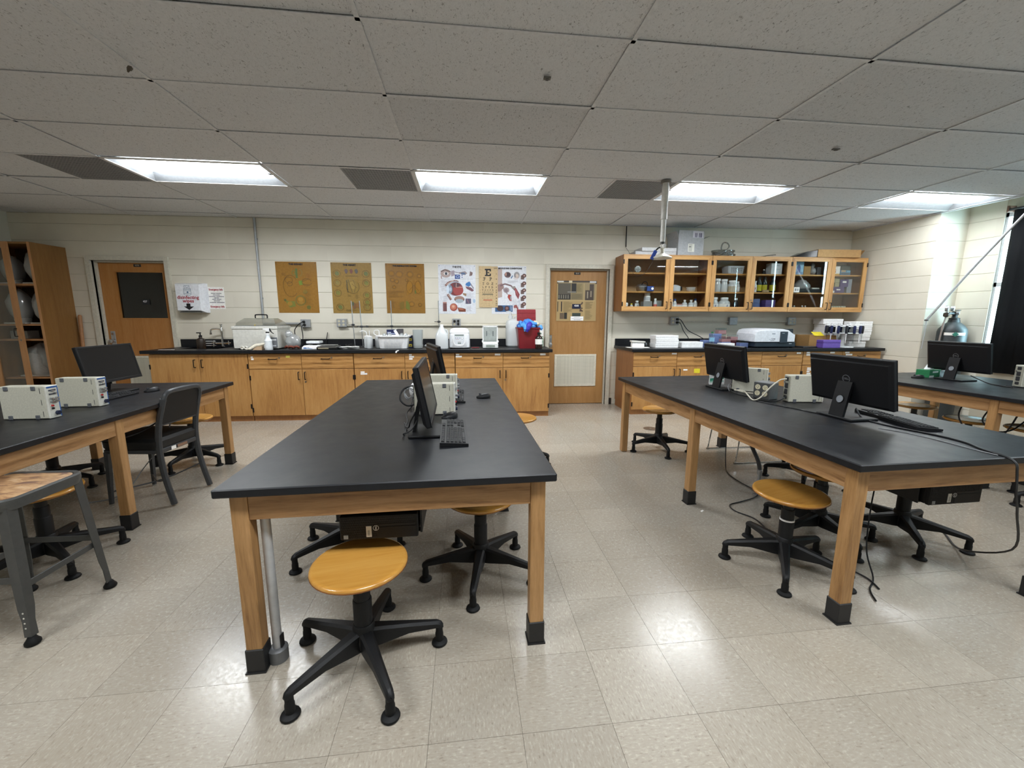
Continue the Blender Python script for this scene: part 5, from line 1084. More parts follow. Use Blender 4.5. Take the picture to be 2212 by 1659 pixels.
cb=thing('cardboard_box','open cardboard box with yellow label behind the purple rack','box',(5.13,5.85,Z),-.05); g=G(); w,d,h=.20,.15,.17
g.box(-w,w,-d,-d+.005,0,h); g.box(-w,w,d-.005,d,0,h); g.box(-w,-w+.005,-d+.005,d-.005,0,h); g.box(w-.005,w,-d+.005,d-.005,0,h); g.box(-w,w,-d,d,0,.005); g.build('carton_wall',CARD,cb)
G(Matrix.Translation((-w,0,h))@Matrix.Rotation(radians(20),4,'Y')).box(0,.16,-d,d,0,.004).build('flap',CARD,cb); fl=G(Matrix.Translation((0,-d,h))@Matrix.Rotation(radians(-100),4,'X')).box(.02,w,0,.09,-.004,0).build('flap',CARD,cb)
yl=G(Matrix.Translation((-.13,-d-.001,h-.015))@Matrix.Rotation(radians(35),4,'X')).box(0,.15,0,.1,.008,.0095).build('yellow_label',YEL,cb); A=Art(); A.ring(.0,.0,.022,.022,.006,'#2a2a20'); A.r(-.06,-.02,-.03,.02,'#4a4420').r(.03,-.02,.06,.02,'#4a4420'); o=A.build('label_print',yl); o.matrix_local=Matrix.Translation((-.055,-.10,h+.031))@Matrix.Rotation(radians(35-90),4,'X')
tip('purple tube rack in front of the cardboard box',5.06,5.52,Z,(.27,.12,.115),PURP,PURP,'tube racks'); t=carton('green_pack','small green pack between purple rack and pipette stand',(5.235,5.62,Z),0,(.05,.08,.07),GREEN)
ps=thing('pipette_stand','white round pipette stand crowded with dark handled pipettes','lab stand',(5.37,5.62,Z)); G().lathe([(.135,0),(.14,.006),(.13,.016),(.03,.022),(.022,.03),(.02,.29),(.024,.31),(.012,.32)],24).build('post',WHITEP,ps)
for zz,r in ((.205,.20),(.30,.19)): G().lathe([(.02,zz),(r,zz),(r+.004,zz+.004),(r,zz+.01),(.02,zz+.01)],28).build('carousel_ring',M('#e6e9ea',.35,),ps)
for k in range(14):
    a=2*pi*k/14+.1; x,y=5.37+.217*cos(a),5.62+.20*sin(a)
    p=thing('pipette','dark handled lab pipette hanging on the white round stand','pipette',(x,y,Z),a,'pipettes on the round stand'); hm=NAVY if k%3 else M('#22232a',.4)
    G().lathe([(.013,.205),(.017,.215),(.018,.29),(.014,.315)],10).build('handle',hm,p); G().lathe([(.014,.316),(.017,.322),(.017,.328),(.006,.332),(.006,.345),(.010,.347),(.010,.352),(0,.353)],10).build('plunger',WHITEP,p); G().lathe([(.002,.07),(.005,.10),(.007,.19),(.013,.204)],8).build('tip_cone',WHITEP if k%2 else PLAST,p)
seq=[(5.62,5.70,0,.30,.0,'white foam carton at the bottom of the leaning right hand stack'),(5.665,5.69,.098,.27,-.04,'white foam carton, second from bottom of the leaning stack'),(5.69,5.70,.182,.27,-.03,'white foam carton, third from bottom of the leaning stack'),(5.70,5.71,.266,.25,-.08,'white foam carton, fourth from bottom of the leaning stack'),(5.71,5.72,.318,.24,-.08,'white foam carton on top of the leaning right hand stack')]
hs=(.09,.082,.082,.05,.06)
for (x,y,zz,w,a,lab),h in zip(seq,hs):
    t=thing('foam_carton',lab,'box',(x-.02,y,Z+zz),a,'white foam cartons'); G().box(-.125,.125,-.10,.12,0,h*.55,.003).build('body',WHITE2,t); G().box(-.127,.127,-.102,.122,h*.55+.001,h-.001,.003).build('lid',WHITE2,t)
for k,(lab,x,zz,h) in enumerate((('white foam carton in the rear stack, bottom one',5.46,0,.24),('white foam carton in the rear stack, middle one',5.47,.241,.09),('white foam carton in the rear stack, top one under the wall cabinet',5.445,.332,.08))):
    t=thing('foam_carton',lab,'box',(x,5.99,Z+zz),-.05*k,'white foam cartons'); G().box(-.15,.15,-.10,.12,0,h*.6,.003).build('body',WHITE2,t); G().box(-.152,.152,-.102,.122,h*.6+.001,h-.001,.003).build('lid',WHITE2,t)
# ---------------------------------------------------------------- on the back wall
WF=WY-.006
def poster(label,x,z,w,h,col,art,title,ts,tcol=INK,tx=0,tz=.035,mat=None,y=WF):
    t=thing('poster',label,'poster',(x,y,z),0,'anatomy posters'); G().box(-w/2,w/2,-.002,-.0005,-h/2,h/2).build('sheet',M(col,.22,spec=.6),t)
    art.build('printed_artwork',t,(0,-.0021,0)); 
    if title: txt(title,ts,tcol,t,(tx,-.0062,h/2-tz),bold=.0016)
    for s in (-1,1): G().cyl((s*(w/2-.018),-.002,h/2-.018),(s*(w/2-.018),-.008,h/2-.018),.005,n=8).build('pin',M('#5a4a30' if col[1]=='9' else '#2a2a2a',.4),t)
    return t
ORG=('#8d6a1e','#7d7a3a','#9b7d33','#6f6030','#b08a3a')
A=Art(); D='#4f3a14'
A.r(-.015,.13,.015,.26,'#5d6a35').ring(.045,.205,.03,.045,.016,'#8a6d2a',-1.6,1.7).ring(-.04,.20,.02,.03,.01,'#75722e'); A.ring(-.09,.02,.10,.15,.004,D,.6,5.6).ring(-.11,.10,.05,.045,.003,D).ring(-.10,.05,.035,.03,.003,D)
A.p([(.02,.09),(.07,.10),(.075,.04),(.03,.03)],'#72862f'); A.ring(.13,.075,.065,.05,.004,D,.2,6.1); A.l([(.07,.08),(.16,.12)],.003,D).l([(.07,.05),(.16,.04)],.003,D)
A.e(.10,-.055,.03,.024,'#8a6f2c').ring(.10,-.055,.03,.026,.006,'#6d6a3a',3.4,6.2); A.ring(.03,-.18,.066,.066,.012,'#6c6a34').e(.03,-.165,.035,.03,'#a98036').e(.035,-.21,.032,.02,'#9c7631')
A.p([(-.19,-.17),(-.13,-.19),(-.05,-.19),(-.04,-.26),(-.12,-.28),(-.15,-.24)],'#7a7a38').e(-.12,-.225,.035,.03,'#a07b33').e(-.18,-.175,.018,.016,'#5f5f33'); A.e(.135,-.275,.028,.028,'#6c6a34').lines(.09,.2,-.24,-.02,11,D,.0022,3).lines(-.2,-.12,.16,.2,3,D,.0022,4).lines(.12,.2,.13,.19,4,'#8a4a22',.0022,5)
poster('amber tinted poster headed THE KIDNEY, leftmost on the wall',-2.517,1.754,.556,.705,'#9a7134',A,'THE KIDNEY',.034,tx=.0)
A=Art(); D='#453d1c'
for (x,z) in ((-.20,.20),(.20,.20),(-.20,.07),(.20,.07),(-.2,-.07),(.2,-.10),(-.18,-.27),(.2,-.2),(.2,-.27)):
    A.ring(x,z,.05,.048,.0025,D); A.e(x+.005,z,.028,.03,random.choice(['#7f7a36','#8d7a3c','#6f7440'])); A.ring(x-.005,z+.005,.02,.026,.004,'#56603a',0,4)
for x,c in ((-.07,'#6b5a55'),(0,'#7a4a3c'),(.07,'#5b5550')): A.p([(x-.025,.25),(x+.005,.27),(x+.025,.235),(x+.01,.20),(x-.01,.205)],c)
A.r(-.08,.165,.09,.169,D); A.p([(-.08,.11),(-.05,.13),(.02,.12),(.06,.10),(.095,.05),(.10,-.02),(.06,-.075),(0,-.07),(-.05,-.02),(-.08,.04)],'#8f7434').p([(-.03,.08),(.03,.10),(.06,.04),(.03,-.02),(-.02,.0)],'#a08440').l([(-.07,.11),(-.06,-.06)],.012,'#5a5238').l([(-.05,.12),(-.02,.02),(.0,-.06)],.008,'#665430').l([(.02,.11),(.05,.03),(.03,-.06)],.006,'#5d4a2a').l([(.0,.06),(.07,.0)],.006,'#6d5530').ring(.01,.02,.09,.095,.005,'#5f4c28',2.4,6.9)
A.e(.02,-.25,.028,.045,'#7d5a3a').e(.07,-.24,.03,.04,'#8a6030').e(.0,-.22,.012,.03,'#4c5a48').lines(-.06,-.01,-.12,-.09,3,D,.0022,7).lines(.04,.1,-.15,-.09,5,D,.0022,8).lines(-.1,.1,-.33,-.30,3,D,.002,9)
poster('amber tinted poster with a heart in its centre, headed THE HEART',-1.767,1.752,.56,.707,'#9b7d44',A,'THE HEART',.034,tx=-.02)
A=Art(); D='#543b14'
for (x,z,r) in ((-.19,.21,.045),(-.08,.20,.05),(.07,.20,.045),(.20,.18,.03),(-.18,.12,.03),(-.12,.10,.03),(.02,.12,.02),(-.16,.02,.025),(.08,-.22,.04),(.2,-.23,.025)): A.ring(x,z,r,r*.9,.003,D); A.e(x,z,r*.6,r*.5,'#9c6d22')
for s in (-1,1): A.p([(.12+s*.015,.13),(.12+s*.06,.12),(.12+s*.11,.02),(.12+s*.10,-.09),(.12+s*.03,-.06),(.12+s*.02,.02)],'#9a6c20').ring(.12+s*.06,.02,.045,.09,.003,D).l([(.12,.05),(.12+s*.07,-.03)],.003,D)
A.e(.14,-.045,.012,.03,'#6a6a2c').p([(.0,-.17),(.03,-.18),(.055,-.24),(.05,-.31),(-.005,-.28)],'#757530').p([(-.09,-.2),(-.03,-.18),(-.02,-.28),(-.08,-.3)],'#7d6426'); A.lines(-.24,-.14,-.30,-.17,9,D,.0022,1).lines(-.24,-.02,-.13,-.03,6,D,.0022,2)
poster('amber tinted poster headed THE RESPIRATORY SYSTEM',-1.018,1.751,.548,.702,'#946c32',A,'THE RESPIRATORY SYSTEM',.028)
A=Art(); GR='#8f8a92'
A.e(-.16,.225,.075,.06,'#b3a09d').e(-.155,.222,.035,.022,'#e7e2e2').e(-.155,.222,.019,.021,'#55606f').e(-.155,.222,.008,.009,'#1b1b22').l([(-.23,.25),(-.17,.275),(-.09,.25)],.014,'#6a5652').l([(-.225,.19),(-.222,.15)],.012,'#a07d7a')
A.p([(-.085,.26),(-.04,.27),(-.03,.20),(-.08,.18)],'#a79aa5').l([(-.04,.25),(.02,.235)],.008,'#7a6a78').p([(.02,.24),(.12,.26),(.15,.23),(.12,.205),(.03,.225)],'#9a8c90').e(.09,.225,.035,.016,'#5a6f92').p([(.19,.26),(.23,.24),(.22,.20),(.18,.19)],'#7b6462').r(-.03,.15,.045,.21,'#33508f').ring(.01,.18,.022,.016,.008,'#aebfe0').e(.075,.2,.008,.008,'#40589a').e(.075,.172,.008,.008,'#40589a').r(-.22,.147,.23,.149,'#6d6d72')
A.l([(-.17,.05),(-.12,.10),(-.02,.12),(.02,.105)],.03,'#8e6a66').l([(-.15,.07),(-.05,.125)],.012,'#c2a99a'); A.e(-.03,.01,.115,.105,'#a9b6c6',28).e(-.02,.005,.105,.095,'#7c3b3e',28).e(.015,-.01,.075,.075,'#a04a49',24).p([(-.06,.08),(.0,.10),(.05,.06),(.0,.02),(-.04,.03)],'#5d4049').e(-.10,.0,.032,.062,'#8291a4').e(-.095,.0,.016,.03,'#b8c4d2').e(-.135,.0,.022,.055,'#d3e0ef').l([(-.01,.09),(-.015,.03),(.09,.03)],.008,'#c9a39b').p([(.08,-.05),(.135,-.06),(.13,-.10),(.085,-.075)],'#9a7f66').l([(-.14,-.07),(-.09,-.15)],.035,'#8a6a68').l([(-.13,-.075),(-.08,-.14)],.010,'#c2a99a')
A.p([(.13,.09),(.18,.115),(.21,.07),(.17,.04),(.12,.06)],'#3f77b5').p([(.12,.045),(.2,.03),(.245,-.01),(.22,-.03),(.14,.01)],'#7a5560').p([(.2,.09),(.245,.02),(.235,.005),(.19,.08)],'#8b8794')
A.e(.03,-.14,.075,.045,'#6f5550').e(.03,-.128,.068,.034,'#9f8075').e(.03,-.165,.06,.028,'#a7b3bd').r(.12,-.205,.2,-.13,'#5f5a70').l([(.14,-.14),(.17,-.2)],.006,'#b07a80').e(.245,-.165,.018,.03,'#a9c3dc').r(-.21,-.315,-.155,-.18,'#77504f').r(-.21,-.2,-.155,-.18,'#b58a82').e(-.055,-.255,.055,.055,'#a04d40',24).e(-.06,-.25,.042,.042,'#c07a64',20).e(-.06,-.245,.02,.02,'#d9a892',14).p([(.0,-.26),(.06,-.265),(.12,-.28),(.12,-.32),(.02,-.32)],'#7d4636').p([(.01,-.27),(.07,-.275),(.1,-.295),(.03,-.29)],'#b5725a')
A.lines(-.23,-.14,-.02,.13,11,GR,.002,1).lines(.14,.24,-.12,-.05,6,GR,.002,2).lines(-.2,-.12,-.17,-.09,6,GR,.002,3).lines(.13,.24,-.31,-.23,6,GR,.002,4).lines(.05,.13,.265,.31,3,GR,.002,5)
poster('white poster headed THE EYE with a large cut open eyeball',-.277,1.747,.540,.700,'#e2e5ec',A,'THE EYE',.034)
sn=thing('eye_chart','tan letter eye chart overlapping the ear poster','poster',(.18,WF-.0085,1.785)); w,h=.275,.59; G().box(-w/2,w/2,-.0015,0,-h/2,h/2).build('sheet',M('#c8ae84',.6),sn)
A=Art(); A.r(-.09,-.108,.068,-.098,'#2f4038').r(-.076,-.193,.056,-.183,'#b5402c'); A.r(.08,.262,.125,.268,'#3a3530'); 
for zz in (.245,.2,.13,.05,-.01,-.05,-.08): A.r(-.125,zz,-.115,zz+.004,'#8a7350'); A.k-=1
A.build('printed_bars',sn,(0,-.0016,0))
eg=G(); 
for a,b,c,d in ((-.052,.155,.035,.173),(-.052,.237,.035,.258),(-.036,.173,-.012,.237),(.019,.155,.036,.190),(.019,.222,.036,.258),(-.012,.199,.012,.211),(.004,.190,.012,.220)): eg.add([(a,-.0022,b),(c,-.0022,b),(c,-.0022,d),(a,-.0022,d)],[(0,1,2,3)])
eg.build('letter_e',INK,sn)
def slab(s,x,z,hh,par):                                                            # letters with slab serifs
    txt(s,hh*1.42,INK,par,(x,-.0022,z),bold=hh*.022,name='letters')
    if s in 'FPLTID': 
        g=G(); q=-.0024; bx=x-(hh*.30 if s!='T' else 0); g.add([(bx-hh*.26,q,z-hh*.5),(bx+hh*.26,q,z-hh*.5),(bx+hh*.26,q,z-hh*.38),(bx-hh*.26,q,z-hh*.38)],[(0,1,2,3)])
        if s!='T': g.add([(bx-hh*.26,q,z+hh*.38),(bx+hh*.1,q,z+hh*.38),(bx+hh*.1,q,z+hh*.5),(bx-hh*.26,q,z+hh*.5)],[(0,1,2,3)])
        g.build('letter_serif',INK,par)
for row,z,hh,xs in (('FP',.112,.045,(-.055,.035)),('TOZ',.045,.033,(-.075,-.01,.057)),('LPED',-.004,.026,(-.077,-.037,.012,.056))):
    for c_,x in zip(row,xs): slab(c_,x,z,hh,sn)
for row,z,hh,w_ in (('PECFD',-.046,.02,.145),('EDFCZP',-.077,.016,.15),('FELOPZD',-.124,.013,.14),('DEFPOTEC',-.163,.009,.13)):
    for i,c_ in enumerate(row): txt(c_,hh*1.4,INK,sn,(-.083+w_*i/(len(row)-1),-.0022,z),bold=hh*.03,name='letters')
for row,z,hh in (('LEFODPCT',-.208,.006),('FDPLTCEO',-.238,.005),('PEZOLCFTD',-.266,.004)): txt(' '.join(row),hh*1.6,M('#6d5c42',.6),sn,(-.012,-.0022,z),name='letters',sx=1.25)
for i,z in enumerate((.185,.112,.045,-.004,-.046,-.077,-.124,-.163,-.208,-.238,-.266)): txt(str(i+1),.026,INK,sn,(.115,-.0022,z),bold=.0008,name='line_number')
A=Art(); 
A.p([(-.19,.30),(-.1,.30),(-.1,-.1),(-.19,-.12)],'#b9a7a0').p([(-.235,.05),(-.10,.10),(-.07,.04),(-.13,-.02),(-.235,-.02)],'#9a7f7a')
A.e(-.02,.22,.048,.042,'#6d5558').e(-.015,.225,.032,.028,'#4a3a40').e(-.045,.23,.012,.025,'#c08f80').l([(.03,.17),(.055,.21)],.018,'#6f86a8').e(.115,.215,.042,.05,'#9d9a9c').e(.115,.20,.028,.036,'#d3c3bb').e(.105,.19,.006,.004,'#7a5f58').e(.13,.19,.006,.004,'#7a5f58').l([(.09,.24),(.09,.18)],.018,'#8f8c90').p([(.06,.17),(.1,.185),(.14,.155),(.1,.15)],'#d6cfd0')
A.l([(-.13,.06),(-.06,.09),(.03,.065),(.09,.0)],.022,'#7e6468').p([(.075,.06),(.10,.04),(.16,-.06),(.14,-.13),(.10,-.07)],'#8e4a50').p([(.085,.03),(.11,.0),(.14,-.09),(.11,-.04)],'#b8686a').e(-.04,.0,.045,.04,'#a6969a').e(-.04,-.005,.025,.026,'#8d7a80').l([(-.09,.03),(-.02,-.06)],.012,'#8c7c80').p([(.03,.05),(.09,.06),(.10,.03),(.05,.02)],'#97908c')
A.p([(-.01,-.06),(.035,-.07),(.04,-.16),(.01,-.15),(-.02,-.10)],'#a8453c').p([(.02,-.08),(.035,-.09),(.03,-.15),(.015,-.13)],'#8b98a2').r(-.205,-.315,.055,-.22,'#3d6390').e(-.13,-.265,.05,.042,'#46383c').e(-.03,-.268,.036,.04,'#4d3a3e').e(-.03,-.262,.02,.022,'#8f6a66').l([(.03,-.23),(.035,-.3)],.01,'#b8c4cf').e(.10,-.24,.03,.028,'#9b5a58').p([(.09,-.24),(.14,-.25),(.14,-.31),(.12,-.27)],'#8a4644').e(.1,-.275,.022,.02,'#d9d4d6').l([(.15,-.14),(.155,-.2),(.14,-.25)],.005,'#8b95ad')
for zz in (.21,.10,0,-.10,-.20): A.r(.175,zz-.055,.225,zz+.005,'#6d5a56').e(.225,zz,.03,.028,'#583a38').e(.226,zz,.014,.013,'#b59a92')
A.lines(.05,.15,-.22,-.14,5,GR,.002,1).lines(-.02,.14,.1,.14,4,GR,.002,2)
poster('white poster headed MIDDLE EAR CONDITIONS behind the eye chart',.482,1.742,.51,.690,'#e4e6ec',A,'MIDDLE EAR CONDITIONS',.029,tx=.015,y=WF)
ds=thing('wipes_dispenser','white metal dispenser reading disinfecting wipes, right of the dark window door','dispenser',(-3.905,WF,1.605)); wf,wb,hh=.15,.188,.178
G().rings([[(-wb,-.002,-hh-.03),(wb,-.002,-hh-.03),(wb,-.002,hh+.012),(-wb,-.002,hh+.012)],[(-wb+.005,-.06,-hh-.03),(wb-.005,-.06,-hh-.03),(wb-.005,-.06,hh+.012),(-wb+.005,-.06,hh+.012)],[(-wf,-.135,-hh),(wf,-.135,-hh),(wf,-.135,hh-.01),(-wf,-.135,hh-.01)]]).build('cover',M('#e6e8ee',.3),ds,20)
G().box(-wf+.02,wf-.02,-.13,-.02,-hh-.026,-hh-.018).build('dispensing_slot',M('#4a4c4a',.6),ds); G().box(-.02,.02,-.05,-.048,hh+.0,hh+.02).build('lock',STEEL,ds) if False else None
RD=M('#a02c38',.5); txt('disinfecting',.062,RD,ds,(0,-.1362,-.005),bold=.0016); txt('wipes',.062,RD,ds,(0,-.1362,-.052),bold=.0016)
A=Art(); c='#6a7f92'; A.l([(-.045,.115),(-.045,.035),(-.03,.025),(.03,.025),(.045,.035),(.045,.115),(-.045,.115)],.004,c).l([(-.032,.115),(-.035,.15),(.03,.155),(.03,.115)],.004,c).l([(-.045,.10),(.045,.10)],.003,c).l([(-.045,.085),(.045,.085)],.003,c).l([(-.045,.045),(.045,.045)],.003,c).l([(-.02,.14),(.0,.12),(.02,.14)],.004,c).e(.003,.065,.011,.012,'#3f5f80',10)
A.p([(-.03,-.085),(.02,-.085),(.02,-.125),(.065,-.125),(0,-.172),(-.065,-.125),(-.03,-.125)],'#14141a'); A.build('printed_marks',ds,(0,-.136,0))
em=thing('emergency_sheet','white Emergency Info sheet beside the wipes dispenser','notice',(-3.615,WF,1.60)); G().box(-.108,.108,-.0015,-.0004,-.15,.15).build('sheet',PAPERW,em); 
for z in (.115,-.118): txt('Emergency Info',.036,RD,em,(0,-.002,z),bold=.0016,sx=.82)
for s_,z in (('University Response:',.064),('(see list below)',.042),('University Emergency - 555-0101',.020),('___________',.003),('Nursing Main Office:',-.016),('(see list below)',-.038),('University Non-Emerg - 555-0102',-.060)): pass
A=Art()
for w_,z in ((.07,.064),(.045,.042),(.10,.020),(.03,.002),(.06,-.016),(.042,-.038),(.098,-.060)): A.l([(-w_,z),(-w_*.1,z)],.008,'#5b5b66').l([(-w_*.02,z),(w_,z)],.008,'#5b5b66')
A.build('printed_lines',em,(0,-.0016,0))
def wbox(label,x,z,sock=True,w=.066,mat=None,d=.055):
    t=thing('wall_outlet',label,'outlet',(x,WF,z),0,'surface mounted outlet boxes'); G().box(-w,w,-d,-.001,-.058,.058,.004).build('box',mat or M('#a9acae',.45,.2),t); G().box(-w+.004,w-.004,-d-.003,-d,-.055,.055,.001).build('face_plate',M('#a3a6a9',.4,.3),t)
    if sock:
        for a in (-.03,.03):
            for b in (-.024,.024): socket(t,a,b,-d-.003,.95)
    else: G().lathe([(0,0)]) if False else None
    return t,-d-.003
def plug(par,x,z,y): G().cyl((x,y,z),(x,y-.035,z),.019,.014,12).build('plug',BLACKP,par)
t,y=wbox('grey outlet box with two black plugs, right of the water bath',-2.432,1.253,False,w=.062); plug(t,-.012,.022,y); plug(t,-.005,-.022,y)
t,y=wbox('grey outlet box with four ivory sockets under the heart poster',-1.93,1.26)
t,y=wbox('grey outlet box with plugs above the centrifuge',-.293,1.267,True,w=.06); plug(t,-.028,.022,y); plug(t,.026,.025,y); plug(t,.026,-.02,y)
t,y=wbox('outlet box with two black cords below the wall cabinets',3.033,1.30); plug(t,.03,.024,y); plug(t,.03,-.024,y)
t,y=wbox('blank grey junction box below the middle wall cabinet',3.98,1.30,False,mat=M('#9aa2a8',.4,.4)); G().cyl((.02,y,.0),(.02,y-.004,0),.008,n=10).build('cover_screw',STEEL,t)
t,y=wbox('four socket outlet box below the corner wall cabinet',4.95,1.30)
cord('power_cord','black cord from the upper plug down behind the plastic bag',[(-2.445,6.085,1.275),(-2.49,6.075,1.25),(-2.56,6.08,1.17),(-2.57,6.10,1.08),(-2.55,6.12,.96),(-2.5,6.1,CTZ+.006)],.006,CORDB); cord('power_cord','black cord from the lower plug down to the worktop behind white balance',[(-2.437,6.085,1.231),(-2.46,6.06,1.20),(-2.455,6.07,1.10),(-2.47,6.09,1.0),(-2.49,6.08,.935)],.006,CORDB)
cord('power_cord','upper black cord sagging from outlet toward the tip boxes, right worktop',[(3.063,6.085,1.324),(3.10,6.06,1.31),(3.22,6.06,1.16),(3.40,6.05,1.07),(3.52,6.07,1.0),(3.56,6.1,CTZ+.006)],.006,CORDB); cord('power_cord','lower black cord dropping from outlet behind the white cartons, right worktop',[(3.063,6.085,1.276),(3.09,6.05,1.26),(3.15,6.06,1.15),(3.24,6.07,1.04),(3.28,6.1,CTZ+.006)],.006,CORDB)
def pipe(name,label,pts,r,mat,kids=()):
    t=thing(name,label,'pipe',(0,0,0)); G().tube(pts,r,10,1).build('pipe',mat,t); 
    for p in kids: G().box(p[0]-.02,p[0]+.02,WF-.008,WF-.001,p[2]-.012,p[2]+.012,.001).build('pipe_strap',mat,t)
    return t
pipe('wall_conduit','steel conduit running from ceiling down behind the water bath',[(-3.012,WF-.018,2.676),(-3.012,WF-.018,.99)],.0155,PIPEG,((-3.012,0,2.4),(-3.012,0,1.6)))
pipe('wall_conduit','short steel conduit between the water bath and plugged outlet',[(-3.012,WF-.03,1.25),(-2.496,WF-.03,1.25)],.0155,PIPEG)
WPAINT=M('#cfcabb',.4)
pipe('wall_conduit','cream painted conduit from socket box under the posters to the outlet above the centrifuge',[(-1.862,WF-.02,1.226),(-.355,WF-.02,1.226)],.0125,WPAINT,((-1.5,0,1.226),(-.8,0,1.226)))
pipe('wall_conduit','cream painted conduit from the centrifuge outlet toward the carboy',[(-.231,WF-.02,1.226),(.62,WF-.02,1.226)],.0125,WPAINT)
pipe('wall_conduit','cream painted conduit below the left wall cabinet between two boxes',[(3.10,WF-.02,1.29),(3.912,WF-.02,1.29)],.0115,WPAINT); pipe('wall_conduit','cream painted conduit below the corner wall cabinet between two boxes',[(4.048,WF-.02,1.29),(4.882,WF-.02,1.29)],.0115,WPAINT)
cord('shower_chain','dark hanging chain and wire at the left end of the wall cabinets',[(2.215,6.15,2.675),(2.217,6.15,2.55),(2.22,6.15,2.38)],.007,BLACKP,'chain'); cord('thin_wire','thin dark wire looping across the leftmost glass door',[(2.22,6.15,2.37),(2.19,5.9,2.24),(2.15,5.80,2.10),(2.19,5.79,1.99),(2.28,5.79,1.93),(2.38,5.79,1.97),(2.46,5.79,2.08),(2.49,5.79,2.14)],.0025,BLACKP,'wire')
hk=thing('glass_knob_fan','round clear dial hanging inside the leftmost glass door','dial',(2.315,5.90,2.035)); G(rot('X',pi/2)).lathe([(.0,-.02),(.044,-.018),(.048,0),(.044,.018),(.018,.022),(0,.022)],20).build('disc',MILK2,hk); g=G(rot('X',pi/2))
for k in range(4): g.cyl((.008*cos(k*pi/2),.008*sin(k*pi/2),.024),(.036*cos(k*pi/2),.036*sin(k*pi/2),.022),.005,n=6)
g.build('spokes',M('#77797c',.4),hk)
# ---------------------------------------------------------------- safety shower
sx,sy=1.872,4.15
sh=thing('safety_shower','white safety shower pipe and head dropping from the ceiling','shower',(sx,sy,0)); 
G().lathe([(.026,2.27),(.026,2.66)],16).lathe([(.034,2.36),(.034,2.50),(.028,2.51)],16).lathe([(.034,2.30),(.034,2.372)],16).build('drop_pipe',M('#dcdcd8',.35),sh) if False else None
G().lathe([(.031,2.315),(.031,2.345),(.0305,2.36),(.0305,2.475),(.034,2.48),(.034,2.62),(.03,2.63),(.03,2.675)],16).build('upper_pipe',M('#dededa',.35),sh); G().lathe([(.024,2.10),(.024,2.314)],16).build('lower_pipe',M('#dededa',.35),sh)
G().lathe([(.05,2.655),(.05,2.676),(.03,2.678)],14).build('ceiling_collar',M('#77716a',.5),sh)
G().lathe([(.02,2.04),(.024,2.05),(.02,2.075),(.02,2.10)],12).build('valve_stem',M('#3a3a36',.4),sh); vb=G().bc((0,-.01,2.055),(.05,.05,.04),.008).build('valve_body',M('#cfcfc8',.35),sh); G().cyl((.0,-.03,2.055),(0,-.06,2.055),.018,n=6).build('valve_nut',WHITEP,vb)
G().tube([(0,0,2.05),(-.04,-.01,2.04),(-.075,-.015,2.01)],.008,8,4).build('lever_arm',M('#2e2e2c',.4),sh)
G(Matrix.Translation((-.085,-.02,1.985))@Matrix.Rotation(.45,4,'Y')).box(-.018,.018,-.004,.004,-.065,.03,.002).build('blue_tag',M('#1f4fc0',.4),sh)
G().lathe([(.018,2.04),(.022,2.0),(.03,1.985),(.07,1.965),(.098,1.95),(.102,1.942),(.10,1.938),(.09,1.940),(0,1.944)],28).build('shower_head',M('#d9d6c8',.35),sh)
# ---------------------------------------------------------------- on top of the wall cabinets
Z2=UZ1+.001
t=carton('white_box','flat white lidded box on the wall cabinet behind the shower',(2.56,6.0,Z2),0,(.60,.26,.05),M('#c9cacc',.6)); t2=carton('white_box','second white box lying on the flat one behind the shower',(2.62,6.0,Z2+.0505),.04,(.56,.28,.05),M('#d2d3d5',.6))
gb=thing('grey_box','tall grey carton with open flaps standing on the wall cabinets','box',(3.05,5.99,Z2),.1); g=G(); w,d,h=.20,.14,.235
g.box(-w,w,-d,-d+.005,0,h); g.box(-w,w,d-.005,d,0,h); g.box(-w,-w+.005,-d+.005,d-.005,0,h); g.box(w-.005,w,-d+.005,d-.005,0,h); g.box(-w+.005,w-.005,-d+.005,d-.005,0,.005); g.build('carton_wall',CARDG,gb)
G().box(-w,w,-d,-d+.004,h,h+.105).build('flap',CARDG,gb); G(Matrix.Translation((-w,0,h))@Matrix.Rotation(-.35,4,'Y')).box(0,.004,-d,d,0,.10).build('flap',CARDG,gb); G(Matrix.Translation((w,0,h))@Matrix.Rotation(1.2,4,'Y')).box(-.004,0,-d,d,0,.09).build('flap',M('#6f7072',.7),gb)
A=Art(); A.r(-.045,.05,.055,.16,'#e6e5dc'); 
for zz in (.06,.08,.1,.12,.14): A.r(-.035,zz,.02,zz+.009,'#9a9a92'); A.k-=1
A.r(-.03,.115,.0,.128,'#3a3a3a').r(.02,.245,.185,.335,'#cfcdd6')
for xx in (.055,.075,.115,.135,.15): A.r(xx,.25,xx+.012,.31,'#55506a'); A.k-=1
A.build('shipping_labels',gb,(0,-d-.0005,0))
tb=thing('tubing_coil','coil of clear plastic tubing lying on the wall cabinets','tubing',(3.64,5.99,Z2)); TUB=clear('tubing_plastic','#cfd2cc',.16,.1,.4,'#8f9390')
for k in range(5): G().tube([((.155+.012*sin(k*2))*cos(2*pi*i/14+k)+.01*cos(k),(.11+.008*cos(k))*sin(2*pi*i/14+k),.013+.0185*k) for i in range(14)],.0095,8,2,True).build('tube_turn',TUB,tb)
G().tube([(-.17,-.11,.012),(-.10,-.115,.035),(-.03,-.115,.08),(.02,-.10,.135),(.025,-.06,.185),(-.01,-.04,.205),(-.045,-.04,.185),(-.06,-.04,.13),(-.06,-.05,.10)],.0095,8,4).build('loose_loop',TUB,tb)
cord('tubing_end','thin clear tube end lying across the wall cabinet top',[(4.05,5.96,Z2+.006),(4.15,5.95,Z2+.007),(4.28,5.90,Z2+.022),(4.37,5.86,Z2+.03)],.006,TUB,'tubing')
